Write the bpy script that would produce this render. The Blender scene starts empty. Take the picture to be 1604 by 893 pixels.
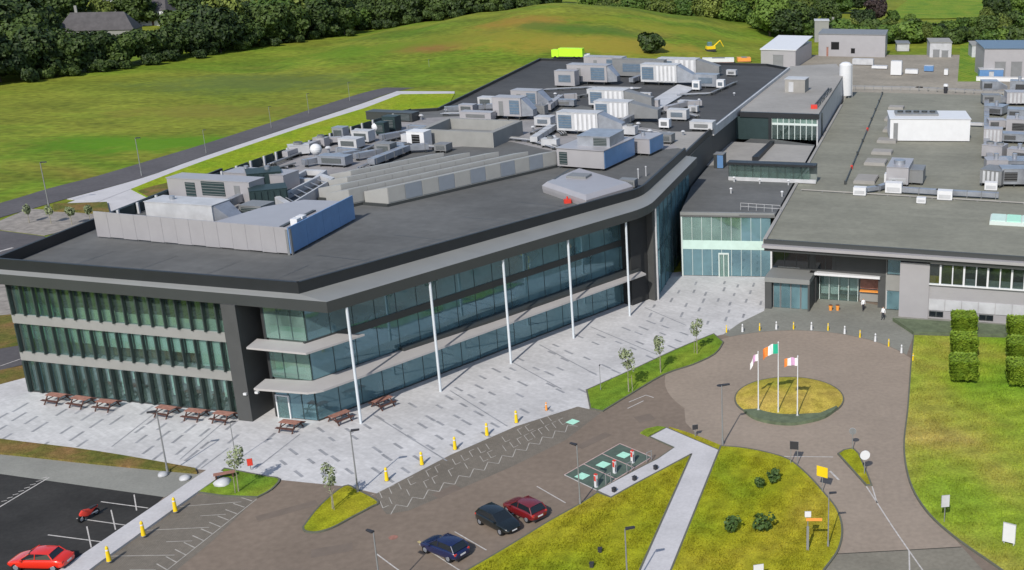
import bpy, bmesh, math, random
from mathutils import Vector, Matrix, noise

random.seed(7)
R = math.radians
SC = bpy.context.scene
COL = SC.collection

# ---------------------------------------------------------------- camera, sky, sun, exposure
PXW, PXH = 1604.0, 893.0
CX, CY, FPX, YHOR, CAMH = 1215.0, 446.0, 1795.0, -145.0, 50.0   # lens centre, focal length and horizon in photo pixels
PITCH = math.atan((CY - YHOR) / FPX)
cam = bpy.data.cameras.new('camera')
cam_o = bpy.data.objects.new('camera', cam)
COL.objects.link(cam_o)
cam_o.location = (0, 0, CAMH)
cam_o.rotation_euler = (math.pi / 2 - PITCH, 0, 0)
cam.sensor_width = 36.0
cam.lens = FPX / PXW * 36.0
cam.shift_x = -(CX - PXW / 2) / PXW
cam.shift_y = (CY - PXH / 2) / PXW
cam.clip_start = 1.0
cam.clip_end = 6000.0
SC.camera = cam_o

SUN_EL, SHADOW_AZ = R(41.0), R(12.0)
W = bpy.data.worlds.new('World')
SC.world = W
W.use_nodes = True
nt = W.node_tree
nt.nodes.clear()
sky = nt.nodes.new('ShaderNodeTexSky')
sky.sky_type = 'NISHITA'
sky.sun_disc = False
sky.sun_elevation = SUN_EL
sky.sun_rotation = SHADOW_AZ + math.pi
bg = nt.nodes.new('ShaderNodeBackground')
bg.inputs['Strength'].default_value = 0.11
wo = nt.nodes.new('ShaderNodeOutputWorld')
nt.links.new(sky.outputs[0], bg.inputs[0])
nt.links.new(bg.outputs[0], wo.inputs[0])
sun = bpy.data.lights.new('sun', 'SUN')
sun.energy = 3.2
sun.angle = R(0.53)
sun.color = (1.0, 0.95, 0.87)
sun_o = bpy.data.objects.new('sun', sun)
COL.objects.link(sun_o)
SDIR = Vector((math.sin(SHADOW_AZ) * math.cos(SUN_EL), math.cos(SHADOW_AZ) * math.cos(SUN_EL), -math.sin(SUN_EL)))
sun_o.rotation_euler = SDIR.to_track_quat('-Z', 'Y').to_euler()
sun_o.location = (-40, -120, 150)
vs = SC.view_settings
vs.view_transform = 'Standard'
vs.look = 'None'
vs.exposure = 0.45
vs.gamma = 1.0
SC.render.engine = 'CYCLES'
SC.cycles.max_bounces = 6
SC.cycles.transparent_max_bounces = 12

# ---------------------------------------------------------------- helpers
def P(x, y, z=0.0):
    """where the sight line of a photo pixel meets the level z"""
    u = (x - CX) / FPX
    v = (y - CY) / FPX
    d = Vector((u, math.cos(PITCH) - v * math.sin(PITCH), -math.sin(PITCH) - v * math.cos(PITCH)))
    t = (z - CAMH) / d.z
    return Vector((0, 0, CAMH)) + d * t

def PL(pts, z=0.0):
    return [P(a, b, z) for a, b in pts]

def bear(a, z=0.0):
    """rotation about z whose local +x runs from pixel a[0:2] to a[2:4]"""
    v = P(a[2], a[3], z) - P(a[0], a[1], z)
    return math.atan2(v.y, v.x)

class Fr:
    """a facade line: s runs along it, o points outwards"""
    def __init__(s, a, b):
        s.a = Vector((a[0], a[1], 0)); d = Vector((b[0] - a[0], b[1] - a[1], 0)); s.len = d.length
        s.d = d.normalized(); s.n = Vector((s.d.y, -s.d.x, 0)); s.rz = math.atan2(s.d.y, s.d.x)
    def p(s, t, o, z=0.0):
        q = s.a + s.d * t + s.n * o
        return Vector((q.x, q.y, z))

class MB:
    def __init__(s):
        s.v = []; s.f = []; s.m = []; s.cuts = []
    def add(s, vs_, fs, mi=0):
        b = len(s.v)
        s.cuts.append((b, len(s.f)))
        s.v += [tuple(q) for q in vs_]
        s.f += [tuple(i + b for i in f) for f in fs]
        s.m += [mi] * len(fs)
        return s
    def prism(s, poly, z0, z1, mi=0, top=True, bottom=True):
        n = len(poly)
        a = sum(poly[i][0] * poly[(i + 1) % n][1] - poly[(i + 1) % n][0] * poly[i][1] for i in range(n))
        if a < 0: poly = list(reversed(poly))
        vv = [(q[0], q[1], z0) for q in poly] + [(q[0], q[1], z1) for q in poly]
        ff = [(i, (i + 1) % n, n + (i + 1) % n, n + i) for i in range(n)]
        if top: ff.append(tuple(range(n, 2 * n)))
        if bottom: ff.append(tuple(reversed(range(n))))
        return s.add(vv, ff, mi)
    def box(s, x, y, z, sx, sy, sz, rz=0.0, mi=0):
        """centre x,y, base z"""
        c, q = math.cos(rz), math.sin(rz)
        poly = [(x + c * a - q * b, y + q * a + c * b) for a, b in ((-sx/2, -sy/2), (sx/2, -sy/2), (sx/2, sy/2), (-sx/2, sy/2))]
        return s.prism(poly, z, z + sz, mi)
    def fbox(s, fr, s0, s1, o0, o1, z0, z1, mi=0):
        return s.prism([fr.p(s0, o0), fr.p(s1, o0), fr.p(s1, o1), fr.p(s0, o1)], z0, z1, mi)
    def sheet(s, poly, z=None, mi=0):
        n = len(poly)
        a = sum(poly[i][0] * poly[(i + 1) % n][1] - poly[(i + 1) % n][0] * poly[i][1] for i in range(n))
        if a < 0: poly = list(reversed(poly))
        return s.add([(q[0], q[1], q[2] if z is None else z) for q in poly], [tuple(range(n))], mi)
    def tube(s, p0, p1, r0, r1=None, n=8, mi=0, caps=True):
        r1 = r0 if r1 is None else r1
        p0 = Vector(p0); p1 = Vector(p1); d = (p1 - p0).normalized()
        a = d.orthogonal().normalized(); b = d.cross(a)
        vv = []
        for p, r in ((p0, r0), (p1, r1)):
            for i in range(n):
                t = 2 * math.pi * i / n
                vv.append(p + (a * math.cos(t) + b * math.sin(t)) * r)
        ff = [(i, (i + 1) % n, n + (i + 1) % n, n + i) for i in range(n)]
        if caps: ff += [tuple(reversed(range(n))), tuple(range(n, 2 * n))]
        return s.add(vv, ff, mi)
    def path(s, pts, w, z, mi=0):
        """flat painted line"""
        for a, b in zip(pts[:-1], pts[1:]):
            d = Vector((b[0] - a[0], b[1] - a[1], 0)).normalized() * (w / 2); n = Vector((-d.y, d.x, 0))
            a_ = Vector((a[0], a[1], z)) ; b_ = Vector((b[0], b[1], z))
            s.sheet([a_ - n, b_ - n, b_ + n, a_ + n])
        return s
    def build(s, name, mat, parent=None, smooth=False, local=False):
        me = bpy.data.meshes.new(name)
        off = Vector((0, 0, 0))
        if parent is not None and not local:
            q = parent
            while q is not None:
                off += q.location; q = q.parent
        me.from_pydata([(a - off.x, b - off.y, c - off.z) for a, b, c in s.v], [], s.f)
        mats = mat if isinstance(mat, (list, tuple)) else [mat]
        for m_ in mats: me.materials.append(m_)
        if len(mats) > 1: me.polygons.foreach_set('material_index', s.m)
        if smooth:
            me.shade_smooth()
            me.set_sharp_from_angle(angle=R(38))
        me.update()
        o = bpy.data.objects.new(name, me)
        COL.objects.link(o)
        o.parent = parent
        return o

def build_each(mb, name, mat_, parent=None, smooth=False, local=False):
    """one object for every piece added to the collector"""
    out = []
    for i, (v0, f0) in enumerate(mb.cuts):
        v1, f1 = mb.cuts[i + 1] if i + 1 < len(mb.cuts) else (len(mb.v), len(mb.f))
        q = MB(); q.v = mb.v[v0:v1]; q.f = [tuple(k - v0 for k in f) for f in mb.f[f0:f1]]; q.m = [0] * len(q.f)
        out.append(q.build(name, mat_, parent, smooth, local))
    return out

def inst(name, mesh, parent=None, loc=(0, 0, 0), rz=0.0, scale=(1, 1, 1)):
    o = bpy.data.objects.new(name, mesh)
    COL.objects.link(o)
    o.parent = parent
    o.location = loc
    o.rotation_euler = (0, 0, rz)
    o.scale = scale
    return o

def tag(o, label=None, cat=None, group=None, kind=None):
    if label: o['label'] = label
    if cat: o['category'] = cat
    if group: o['group'] = group
    if kind: o['kind'] = kind
    return o

def thing(name, label, cat, loc=(0, 0, 0), rz=0.0, group=None):
    o = bpy.data.objects.new(name, None)
    o.empty_display_size = 0.5
    COL.objects.link(o)
    o.location = loc
    o.rotation_euler = (0, 0, rz)
    return tag(o, label, cat, group)

def copy_tree(o, parent=None):
    c = o.copy(); COL.objects.link(c); c.parent = parent
    for ch in list(o.children): copy_tree(ch, c)
    return c

def place(proto, used, loc, rz, label, group=None, scale=None):
    """first call places the prototype itself, later calls copies of it"""
    o = copy_tree(proto) if used else proto
    o.location = loc
    o.rotation_euler = (0, 0, rz)
    if scale: o.scale = (scale,) * 3
    tag(o, label, None, group)
    return o

# ---------------------------------------------------------------- materials
def mat(name, col, rough=0.8, var=0.12, scale=0.5, metal=0.0, bump=0.0, bscale=None, spec=0.3, col2=None, detail=4.0, coord='pos', stretch=None, coat=0.0, fine=0.0):
    m = bpy.data.materials.new(name); m.use_nodes = True
    t = m.node_tree; b = t.nodes['Principled BSDF']
    b.inputs['Roughness'].default_value = rough
    b.inputs['Metallic'].default_value = metal
    b.inputs['Specular IOR Level'].default_value = spec
    b.inputs['Coat Weight'].default_value = coat
    if coord == 'pos':
        src = t.nodes.new('ShaderNodeNewGeometry').outputs['Position']
    else:
        src = t.nodes.new('ShaderNodeTexCoord').outputs['Object']
    if stretch:
        mp = t.nodes.new('ShaderNodeMapping'); mp.inputs['Scale'].default_value = stretch
        t.links.new(src, mp.inputs[0]); src = mp.outputs[0]
    if var > 0 or col2:
        nz = t.nodes.new('ShaderNodeTexNoise'); nz.inputs['Scale'].default_value = scale; nz.inputs['Detail'].default_value = detail
        nz.inputs['Roughness'].default_value = 0.6
        t.links.new(src, nz.inputs['Vector'])
        rp = t.nodes.new('ShaderNodeValToRGB')
        rp.color_ramp.elements[0].position = 0.3; rp.color_ramp.elements[1].position = 0.7
        c1 = [c * (1 - var) for c in col]; c2 = [min(1, c * (1 + var)) for c in (col2 or col)]
        rp.color_ramp.elements[0].color = (*c1, 1); rp.color_ramp.elements[1].color = (*c2, 1)
        t.links.new(nz.outputs[0], rp.inputs[0])
        out = rp.outputs[0]
        if fine > 0:
            n2 = t.nodes.new('ShaderNodeTexNoise'); n2.inputs['Scale'].default_value = scale * 14; n2.inputs['Detail'].default_value = 3
            t.links.new(src, n2.inputs['Vector'])
            r2 = t.nodes.new('ShaderNodeMapRange'); r2.inputs[1].default_value = 0.3; r2.inputs[2].default_value = 0.7
            r2.inputs[3].default_value = 1 - fine; r2.inputs[4].default_value = 1 + fine
            t.links.new(n2.outputs[0], r2.inputs[0])
            mx = t.nodes.new('ShaderNodeMix'); mx.data_type = 'RGBA'; mx.blend_type = 'MULTIPLY'; mx.inputs[0].default_value = 1
            t.links.new(out, mx.inputs[6]); t.links.new(r2.outputs[0], mx.inputs[7]); out = mx.outputs[2]
        t.links.new(out, b.inputs['Base Color'])
    else:
        b.inputs['Base Color'].default_value = (*col, 1)
    if bump > 0:
        n3 = t.nodes.new('ShaderNodeTexNoise'); n3.inputs['Scale'].default_value = bscale or scale * 8; n3.inputs['Detail'].default_value = 4
        t.links.new(src, n3.inputs['Vector'])
        bp = t.nodes.new('ShaderNodeBump'); bp.inputs['Strength'].default_value = bump; bp.inputs['Distance'].default_value = 0.05
        t.links.new(n3.outputs[0], bp.inputs['Height']); t.links.new(bp.outputs[0], b.inputs['Normal'])
    return m

def glass_mat(name, tint, refl=0.18, gloss=(0.8, 0.95, 1.0), painted_sheen=(0.2, 0.3, 0.3), painted_sheen_w=0.2):
    """window glass: coated pane that mirrors part of the light and lets the rest through tinted"""
    m = bpy.data.materials.new(name); m.use_nodes = True
    t = m.node_tree; t.nodes.clear()
    o = t.nodes.new('ShaderNodeOutputMaterial'); tr = t.nodes.new('ShaderNodeBsdfTransparent'); gl = t.nodes.new('ShaderNodeBsdfGlossy')
    tr.inputs[0].default_value = (*tint, 1); gl.inputs[0].default_value = (*gloss, 1); gl.inputs['Roughness'].default_value = 0.03
    nz = t.nodes.new('ShaderNodeTexNoise'); nz.inputs['Scale'].default_value = 0.7
    bp = t.nodes.new('ShaderNodeBump'); bp.inputs['Strength'].default_value = 0.12; bp.inputs['Distance'].default_value = 0.03
    g = t.nodes.new('ShaderNodeNewGeometry'); t.links.new(g.outputs['Position'], nz.inputs['Vector'])
    t.links.new(nz.outputs[0], bp.inputs['Height']); t.links.new(bp.outputs[0], gl.inputs['Normal'])
    fr = t.nodes.new('ShaderNodeLayerWeight'); fr.inputs[0].default_value = 0.25
    mr = t.nodes.new('ShaderNodeMapRange'); mr.inputs[3].default_value = refl; mr.inputs[4].default_value = 0.95
    mx = t.nodes.new('ShaderNodeMixShader')
    t.links.new(fr.outputs['Fresnel'], mr.inputs[0]); t.links.new(mr.outputs[0], mx.inputs[0])
    t.links.new(tr.outputs[0], mx.inputs[1]); t.links.new(gl.outputs[0], mx.inputs[2]); 
    df = t.nodes.new('ShaderNodeBsdfDiffuse'); df.inputs[0].default_value = (*painted_sheen, 1)      # diffuse colour painted on the pane for reflected plaza and sky light
    n2 = t.nodes.new('ShaderNodeTexNoise'); n2.inputs['Scale'].default_value = 0.23; n2.inputs['Detail'].default_value = 3; t.links.new(g.outputs['Position'], n2.inputs['Vector'])
    r2 = t.nodes.new('ShaderNodeMapRange'); r2.inputs[1].default_value = 0.35; r2.inputs[2].default_value = 0.65; r2.inputs[3].default_value = painted_sheen_w * 0.5; r2.inputs[4].default_value = painted_sheen_w * 1.5
    t.links.new(n2.outputs[0], r2.inputs[0])
    m2 = t.nodes.new('ShaderNodeMixShader'); t.links.new(r2.outputs[0], m2.inputs[0]); t.links.new(mx.outputs[0], m2.inputs[1]); t.links.new(df.outputs[0], m2.inputs[2])
    t.links.new(m2.outputs[0], o.inputs[0])
    return m

def leaf_mat(name, col, col2, objvar=0.35):
    m = bpy.data.materials.new(name); m.use_nodes = True
    t = m.node_tree; b = t.nodes['Principled BSDF']; b.inputs['Roughness'].default_value = 0.6; b.inputs['Specular IOR Level'].default_value = 0.25
    tc = t.nodes.new('ShaderNodeTexCoord'); nz = t.nodes.new('ShaderNodeTexNoise'); nz.inputs['Scale'].default_value = 0.9; nz.inputs['Detail'].default_value = 3
    t.links.new(tc.outputs['Object'], nz.inputs['Vector'])
    oi = t.nodes.new('ShaderNodeObjectInfo')
    ad = t.nodes.new('ShaderNodeMath'); ad.operation = 'MULTIPLY_ADD'; ad.inputs[1].default_value = objvar; ad.inputs[2].default_value = -objvar / 2
    t.links.new(oi.outputs['Random'], ad.inputs[0])
    a2 = t.nodes.new('ShaderNodeMath'); a2.operation = 'ADD'; t.links.new(nz.outputs[0], a2.inputs[0]); t.links.new(ad.outputs[0], a2.inputs[1])
    rp = t.nodes.new('ShaderNodeValToRGB'); rp.color_ramp.elements[0].position = 0.28; rp.color_ramp.elements[1].position = 0.75
    rp.color_ramp.elements[0].color = (*col, 1); rp.color_ramp.elements[1].color = (*col2, 1)
    t.links.new(a2.outputs[0], rp.inputs[0]); t.links.new(rp.outputs[0], b.inputs['Base Color'])
    return m

def grass_mat(name, cols, s1=0.05, s2=1.2, s3=9.0, stretch=(1, 1, 1), bump=0.35):
    """mown or rough grass: broad dry and lush patches, finer mottling, blade-scale speckle"""
    m = bpy.data.materials.new(name); m.use_nodes = True
    t = m.node_tree; b = t.nodes['Principled BSDF']; b.inputs['Roughness'].default_value = 0.9; b.inputs['Specular IOR Level'].default_value = 0.1
    g = t.nodes.new('ShaderNodeNewGeometry'); mp = t.nodes.new('ShaderNodeMapping'); mp.inputs['Scale'].default_value = stretch
    t.links.new(g.outputs['Position'], mp.inputs[0])
    def nz(s, d):
        n = t.nodes.new('ShaderNodeTexNoise'); n.inputs['Scale'].default_value = s; n.inputs['Detail'].default_value = d; n.inputs['Distortion'].default_value = 0.4
        t.links.new(mp.outputs[0], n.inputs['Vector']); return n.outputs[0]
    rp = t.nodes.new('ShaderNodeValToRGB'); e = rp.color_ramp.elements
    k = len(cols)
    for i in range(k - 2): e.new(0.5)
    for i, c in enumerate(cols):
        e[i].position = 0.3 + 0.4 * i / (k - 1); e[i].color = (*c, 1)
    t.links.new(nz(s1, 5), rp.inputs[0])
    out = rp.outputs[0]
    for s, a in ((s2, 0.22), (s3, 0.3)):
        r2 = t.nodes.new('ShaderNodeMapRange'); r2.inputs[1].default_value = 0.3; r2.inputs[2].default_value = 0.7
        r2.inputs[3].default_value = 1 - a; r2.inputs[4].default_value = 1 + a
        t.links.new(nz(s, 4), r2.inputs[0])
        mx = t.nodes.new('ShaderNodeMix'); mx.data_type = 'RGBA'; mx.blend_type = 'MULTIPLY'; mx.inputs[0].default_value = 1
        t.links.new(out, mx.inputs[6]); t.links.new(r2.outputs[0], mx.inputs[7]); out = mx.outputs[2]
    t.links.new(out, b.inputs['Base Color'])
    bp = t.nodes.new('ShaderNodeBump'); bp.inputs['Strength'].default_value = bump; bp.inputs['Distance'].default_value = 0.12
    t.links.new(nz(s3, 3), bp.inputs['Height']); t.links.new(bp.outputs[0], b.inputs['Normal'])
    return m

def mow_lines(m, rz, width=2.2, amt=0.10):
    """faint mowing bands across a lawn"""
    t = m.node_tree; b = t.nodes['Principled BSDF']; src = b.inputs['Base Color'].links[0].from_socket
    g_ = t.nodes.new('ShaderNodeNewGeometry'); mp = t.nodes.new('ShaderNodeMapping'); mp.inputs['Rotation'].default_value = (0, 0, rz); wv = t.nodes.new('ShaderNodeTexWave')
    wv.inputs['Scale'].default_value = 0.314 / width; wv.inputs['Distortion'].default_value = 1.6; wv.inputs['Detail'].default_value = 3; wv.inputs['Detail Scale'].default_value = 0.6
    mr = t.nodes.new('ShaderNodeMapRange'); mr.inputs[3].default_value = 1 - amt; mr.inputs[4].default_value = 1 + amt
    mx = t.nodes.new('ShaderNodeMix'); mx.data_type = 'RGBA'; mx.blend_type = 'MULTIPLY'; mx.inputs[0].default_value = 1
    t.links.new(g_.outputs['Position'], mp.inputs[0]); t.links.new(mp.outputs[0], wv.inputs[0]); t.links.new(wv.outputs[1], mr.inputs[0])
    t.links.new(src, mx.inputs[6]); t.links.new(mr.outputs[0], mx.inputs[7]); t.links.new(mx.outputs[2], b.inputs['Base Color'])

def paving_mat(name, col, var=0.1, bw=0.6, bh=0.3, rz=0.0, mortar=0.82, vscale=0.15):
    m = mat(name, col, 0.85, var, vscale, fine=0.08, bump=0.05, bscale=6)
    t = m.node_tree; b = t.nodes['Principled BSDF']
    l = b.inputs['Base Color'].links[0]; src = l.from_socket
    g = t.nodes.new('ShaderNodeNewGeometry'); mp = t.nodes.new('ShaderNodeMapping'); mp.inputs['Rotation'].default_value = (0, 0, rz)
    br = t.nodes.new('ShaderNodeTexBrick'); br.inputs['Scale'].default_value = 1.0; br.inputs['Brick Width'].default_value = bw; br.inputs['Row Height'].default_value = bh
    br.inputs['Mortar Size'].default_value = 0.012; br.inputs['Color1'].default_value = (1, 1, 1, 1); br.inputs['Color2'].default_value = (0.9, 0.9, 0.9, 1); br.inputs['Mortar'].default_value = (mortar,) * 3 + (1,)
    t.links.new(g.outputs['Position'], mp.inputs[0]); t.links.new(mp.outputs[0], br.inputs['Vector'])
    mx = t.nodes.new('ShaderNodeMix'); mx.data_type = 'RGBA'; mx.blend_type = 'MULTIPLY'; mx.inputs[0].default_value = 1
    t.links.new(src, mx.inputs[6]); t.links.new(br.outputs[0], mx.inputs[7]); t.links.new(mx.outputs[2], b.inputs['Base Color'])
    return m

M = {}
M['asphalt'] = mat('brown_grey_asphalt', (0.174, 0.137, 0.108), 0.9, 0.10, 0.12, fine=0.10, bump=0.1, bscale=14, detail=6)
M['asphalt_ring'] = mat('pale_brown_asphalt', (0.255, 0.208, 0.166), 0.9, 0.08, 0.15, fine=0.08, bump=0.1, bscale=14, detail=6)
M['asphalt_patch'] = mat('grey_green_asphalt', (0.180, 0.165, 0.132), 0.9, 0.12, 0.2, fine=0.1, bump=0.1, bscale=14)
M['asphalt_dark'] = mat('dark_new_asphalt', (0.028, 0.027, 0.026), 0.85, 0.35, 0.18, fine=0.15, bump=0.1, bscale=14, detail=6)
M['asphalt_road'] = mat('grey_road_asphalt', (0.085, 0.080, 0.085), 0.9, 0.15, 0.1, fine=0.1)
M['plaza'] = paving_mat('pale_granite_paving', (0.47, 0.465, 0.47), 0.12, 1.2, 0.4, R(38), 0.86)
M['paver_dark'] = mat('dark_granite_paver', (0.245, 0.25, 0.265), 0.8, 0.25, 0.6)
M['entrance'] = paving_mat('grey_entrance_paving', (0.20, 0.20, 0.175), 0.12, 0.4, 0.2, R(12))
M['block'] = paving_mat('brown_block_paving', (0.165, 0.145, 0.120), 0.14, 0.24, 0.12, R(38), 0.7)
M['concrete'] = mat('pale_concrete_path', (0.44, 0.43, 0.44), 0.85, 0.08, 0.3, fine=0.06)
M['concrete_grey'] = mat('grey_concrete', (0.215, 0.215, 0.195), 0.85, 0.10, 0.3, fine=0.08)
M['kerb'] = mat('kerb_concrete', (0.105, 0.108, 0.085), 0.85, 0.1, 1.0)
M['paint'] = mat('worn_white_paint', (0.42, 0.40, 0.38), 0.7, 0.25, 2.5)
M['paint_faint'] = mat('faded_white_paint', (0.33, 0.31, 0.28), 0.8, 0.25, 1.2)
M['paint_pink'] = mat('worn_pink_paint', (0.42, 0.31, 0.29), 0.7, 0.2, 2.5)
M['paint_yellow'] = mat('worn_yellow_paint', (0.38, 0.31, 0.15), 0.7, 0.25, 2.5)
M['paint_green'] = mat('green_bay_paint', (0.075, 0.105, 0.085), 0.8, 0.15, 1.5)
M['paint_mint'] = mat('mint_symbol_paint', (0.36, 0.66, 0.52), 0.7, 0.1, 3)
M['lawn'] = grass_mat('yellow_green_lawn', [(0.175, 0.220, 0.012), (0.232, 0.240, 0.012), (0.262, 0.246, 0.016), (0.290, 0.236, 0.026)], 0.09, 0.9, 7)
M['lawn_green'] = grass_mat('fresh_green_lawn', [(0.085, 0.165, 0.018), (0.14, 0.215, 0.020), (0.20, 0.23, 0.03)], 0.12, 1.0, 7)
M['lawn_lime'] = grass_mat('vivid_lime_lawn', [(0.15, 0.235, 0.010), (0.20, 0.26, 0.012), (0.23, 0.26, 0.02)], 0.08, 0.8, 5)
M['lawn_gold'] = grass_mat('dry_golden_lawn', [(0.25, 0.26, 0.03), (0.35, 0.28, 0.045), (0.40, 0.29, 0.07)], 0.14, 1.0, 7)
M['lawn_east'] = grass_mat('rough_patchy_lawn', [(0.13, 0.24, 0.018), (0.20, 0.27, 0.025), (0.27, 0.26, 0.045), (0.33, 0.25, 0.075)], 0.055, 0.45, 5, bump=0.6)
M['field'] = grass_mat('rough_meadow', [(0.092, 0.152, 0.012), (0.132, 0.168, 0.018), (0.168, 0.188, 0.022), (0.108, 0.172, 0.014), (0.190, 0.176, 0.028)], 0.016, 0.07, 0.6, stretch=(0.7, 1.0, 1), bump=0.6)
M['verge'] = grass_mat('brown_green_verge', [(0.075, 0.095, 0.018), (0.13, 0.11, 0.03), (0.20, 0.115, 0.05)], 0.3, 2.0, 8)
M['hedge_low'] = mat('groundcover_leaves', (0.10, 0.125, 0.075), 0.9, 0.25, 1.2, bump=0.8, bscale=3)
M['yard'] = mat('yard_concrete', (0.24, 0.215, 0.175), 0.9, 0.2, 0.06, fine=0.12)
M['soil'] = mat('pale_planting_gravel', (0.23, 0.21, 0.19), 0.95, 0.3, 0.8)
mow_lines(M['lawn'], R(20)); mow_lines(M['lawn_east'], R(78), 2.6, 0.07); mow_lines(M['lawn_green'], R(30), 1.8, 0.08)
# building
M['roof'] = paving_mat('dark_roof_membrane', (0.105, 0.107, 0.106), 0.20, 14.0, 1.5, R(12.8), 0.88, 0.07)
M['roof_dark'] = paving_mat('black_roof_membrane', (0.060, 0.061, 0.063), 0.22, 12.0, 1.5, R(12.8), 0.8, 0.06)
M['deck_pale'] = paving_mat('pale_plant_decking', (0.25, 0.242, 0.245), 0.16, 2.4, 1.2, R(12.8), 0.8, 0.12)
M['roof_green'] = paving_mat('grey_green_roof_membrane', (0.200, 0.198, 0.160), 0.13, 11.0, 1.4, R(12.8), 0.9, 0.09)
M['roof_pale'] = mat('pale_grey_roof', (0.27, 0.26, 0.245), 0.85, 0.12, 0.08, fine=0.05)
M['fascia_dark'] = mat('anthracite_cladding', (0.017, 0.019, 0.022), 0.45, 0.1, 0.4, spec=0.4)
M['fascia'] = mat('grey_metal_fascia', (0.20, 0.205, 0.20), 0.45, 0.05, 0.3, spec=0.45)
M['fascia_face'] = mat('dark_grey_metal_fascia', (0.040, 0.044, 0.045), 0.45, 0.05, 0.3, spec=0.45)
M['band'] = mat('grey_render_band', (0.235, 0.235, 0.225), 0.8, 0.06, 0.6)
M['fin'] = mat('dark_green_grey_fin', (0.032, 0.045, 0.042), 0.5, 0.1, 1.0)
M['pillar'] = mat('dark_grey_pillar', (0.062, 0.064, 0.064), 0.6, 0.08, 0.5)
M['wall_dark'] = mat('charcoal_wall', (0.030, 0.031, 0.032), 0.6, 0.1, 0.5)
M['canopy'] = mat('pinkish_grey_canopy', (0.36, 0.345, 0.34), 0.7, 0.05, 0.4)
M['column'] = mat('pale_blue_white_steel', (0.52, 0.56, 0.60), 0.4, 0.03, 1.0)
M['white'] = mat('white_painted_metal', (0.58, 0.585, 0.60), 0.4, 0.03, 1.0)
M['offwhite'] = mat('offwhite_metal', (0.41, 0.415, 0.43), 0.45, 0.14, 0.5)
M['screen'] = mat('lilac_grey_screen_metal', (0.355, 0.345, 0.36), 0.42, 0.04, 0.5, metal=0.25, spec=0.6)
M['blue_and_sky_tint'] = mat('blue_metal_and_sky_tint', (0.13, 0.265, 0.50), 0.35, 0.08, 0.6, metal=0.3, spec=0.6)  # sky reflection painted on shaded plant sides; plain blue elsewhere
M['duct'] = mat('galvanised_duct', (0.33, 0.35, 0.39), 0.38, 0.18, 0.8, metal=0.55)
M['grey_metal'] = mat('mid_grey_metal', (0.20, 0.205, 0.21), 0.5, 0.08, 0.8, metal=0.2)
M['louvre'] = mat('dark_green_louvre', (0.022, 0.040, 0.042), 0.5, 0.1, 1.0)
M['blue_grille'] = mat('blue_grey_grille', (0.10, 0.15, 0.21), 0.4, 0.15, 1.5)
M['black'] = mat('black_void', (0.008, 0.008, 0.009), 0.8, 0.0)
M['rooflight'] = mat('pale_rooflight_panel', (0.30, 0.30, 0.29), 0.4, 0.05, 0.7)
M['rooflight_blue'] = mat('blue_grey_rooflight_panel', (0.20, 0.225, 0.26), 0.25, 0.05, 0.7)
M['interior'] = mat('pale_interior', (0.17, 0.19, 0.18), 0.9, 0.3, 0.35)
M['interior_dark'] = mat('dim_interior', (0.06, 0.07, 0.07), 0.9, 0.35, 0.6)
M['blind'] = mat('mint_blind', (0.46, 0.60, 0.55), 0.9, 0.06, 1.0)
M['sill'] = mat('sage_sill_panel', (0.40, 0.47, 0.39), 0.8, 0.1, 1.0)
M['glass'] = glass_mat('green_tinted_glass', (0.78, 0.86, 0.84), 0.09, painted_sheen=(0.22, 0.30, 0.275), painted_sheen_w=0.09)
M['glass_blue'] = glass_mat('blue_tinted_glass', (0.30, 0.48, 0.54), 0.34, (0.50, 0.76, 0.88), painted_sheen=(0.155, 0.27, 0.305), painted_sheen_w=0.46)
M['glass_clear'] = glass_mat('pale_green_glass', (0.60, 0.78, 0.71), 0.16, painted_sheen=(0.26, 0.38, 0.34), painted_sheen_w=0.32)
M['frame'] = mat('dark_window_frame', (0.045, 0.065, 0.07), 0.5, 0.0)
M['frame_pale'] = mat('pale_window_frame', (0.50, 0.56, 0.54), 0.5, 0.0)
M['yellow'] = mat('yellow_paint', (0.72, 0.50, 0.015), 0.4, 0.05, 2.0)
M['gorse'] = leaf_mat('golden_scrub_leaves', (0.14, 0.13, 0.022), (0.27, 0.21, 0.04), 0.3)
M['red'] = mat('red_paint', (0.55, 0.045, 0.03), 0.45, 0.05, 2.0)
M['orange'] = mat('orange_panel', (0.70, 0.28, 0.06), 0.5, 0.05, 2.0)
M['green_flag'] = mat('green_flag_cloth', (0.02, 0.36, 0.22), 0.8, 0.05, 2.0)
M['orange_flag'] = mat('orange_flag_cloth', (0.80, 0.24, 0.05), 0.8, 0.05, 2.0)
M['white_flag'] = mat('white_flag_cloth', (0.80, 0.79, 0.80), 0.8, 0.03, 2.0)
M['lilac_flag'] = mat('lilac_flag_cloth', (0.55, 0.32, 0.50), 0.8, 0.05, 2.0)
M['pole'] = mat('grey_lamp_steel', (0.23, 0.235, 0.24), 0.5, 0.05, 1.0, metal=0.2)
M['lamp_dark'] = mat('dark_lamp_head', (0.035, 0.035, 0.04), 0.5, 0.0)
M['car_glass'] = mat('dark_car_glass', (0.012, 0.016, 0.020), 0.06, 0.0, spec=0.7)
M['timber'] = mat('red_brown_timber', (0.27, 0.135, 0.105), 0.75, 0.25, 3.0)
M['timber_dark'] = mat('dark_brown_timber', (0.085, 0.040, 0.032), 0.75, 0.25, 3.0)
M['bark'] = mat('bark', (0.085, 0.070, 0.055), 0.9, 0.3, 3.0, coord='obj')
M['bark_pale'] = mat('pale_bark', (0.26, 0.24, 0.17), 0.9, 0.25, 3.0, coord='obj')
M['leaf'] = leaf_mat('woodland_leaves', (0.014, 0.028, 0.008), (0.060, 0.095, 0.018))
M['leaf_b'] = leaf_mat('bright_woodland_leaves', (0.030, 0.066, 0.010), (0.105, 0.165, 0.026))
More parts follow.
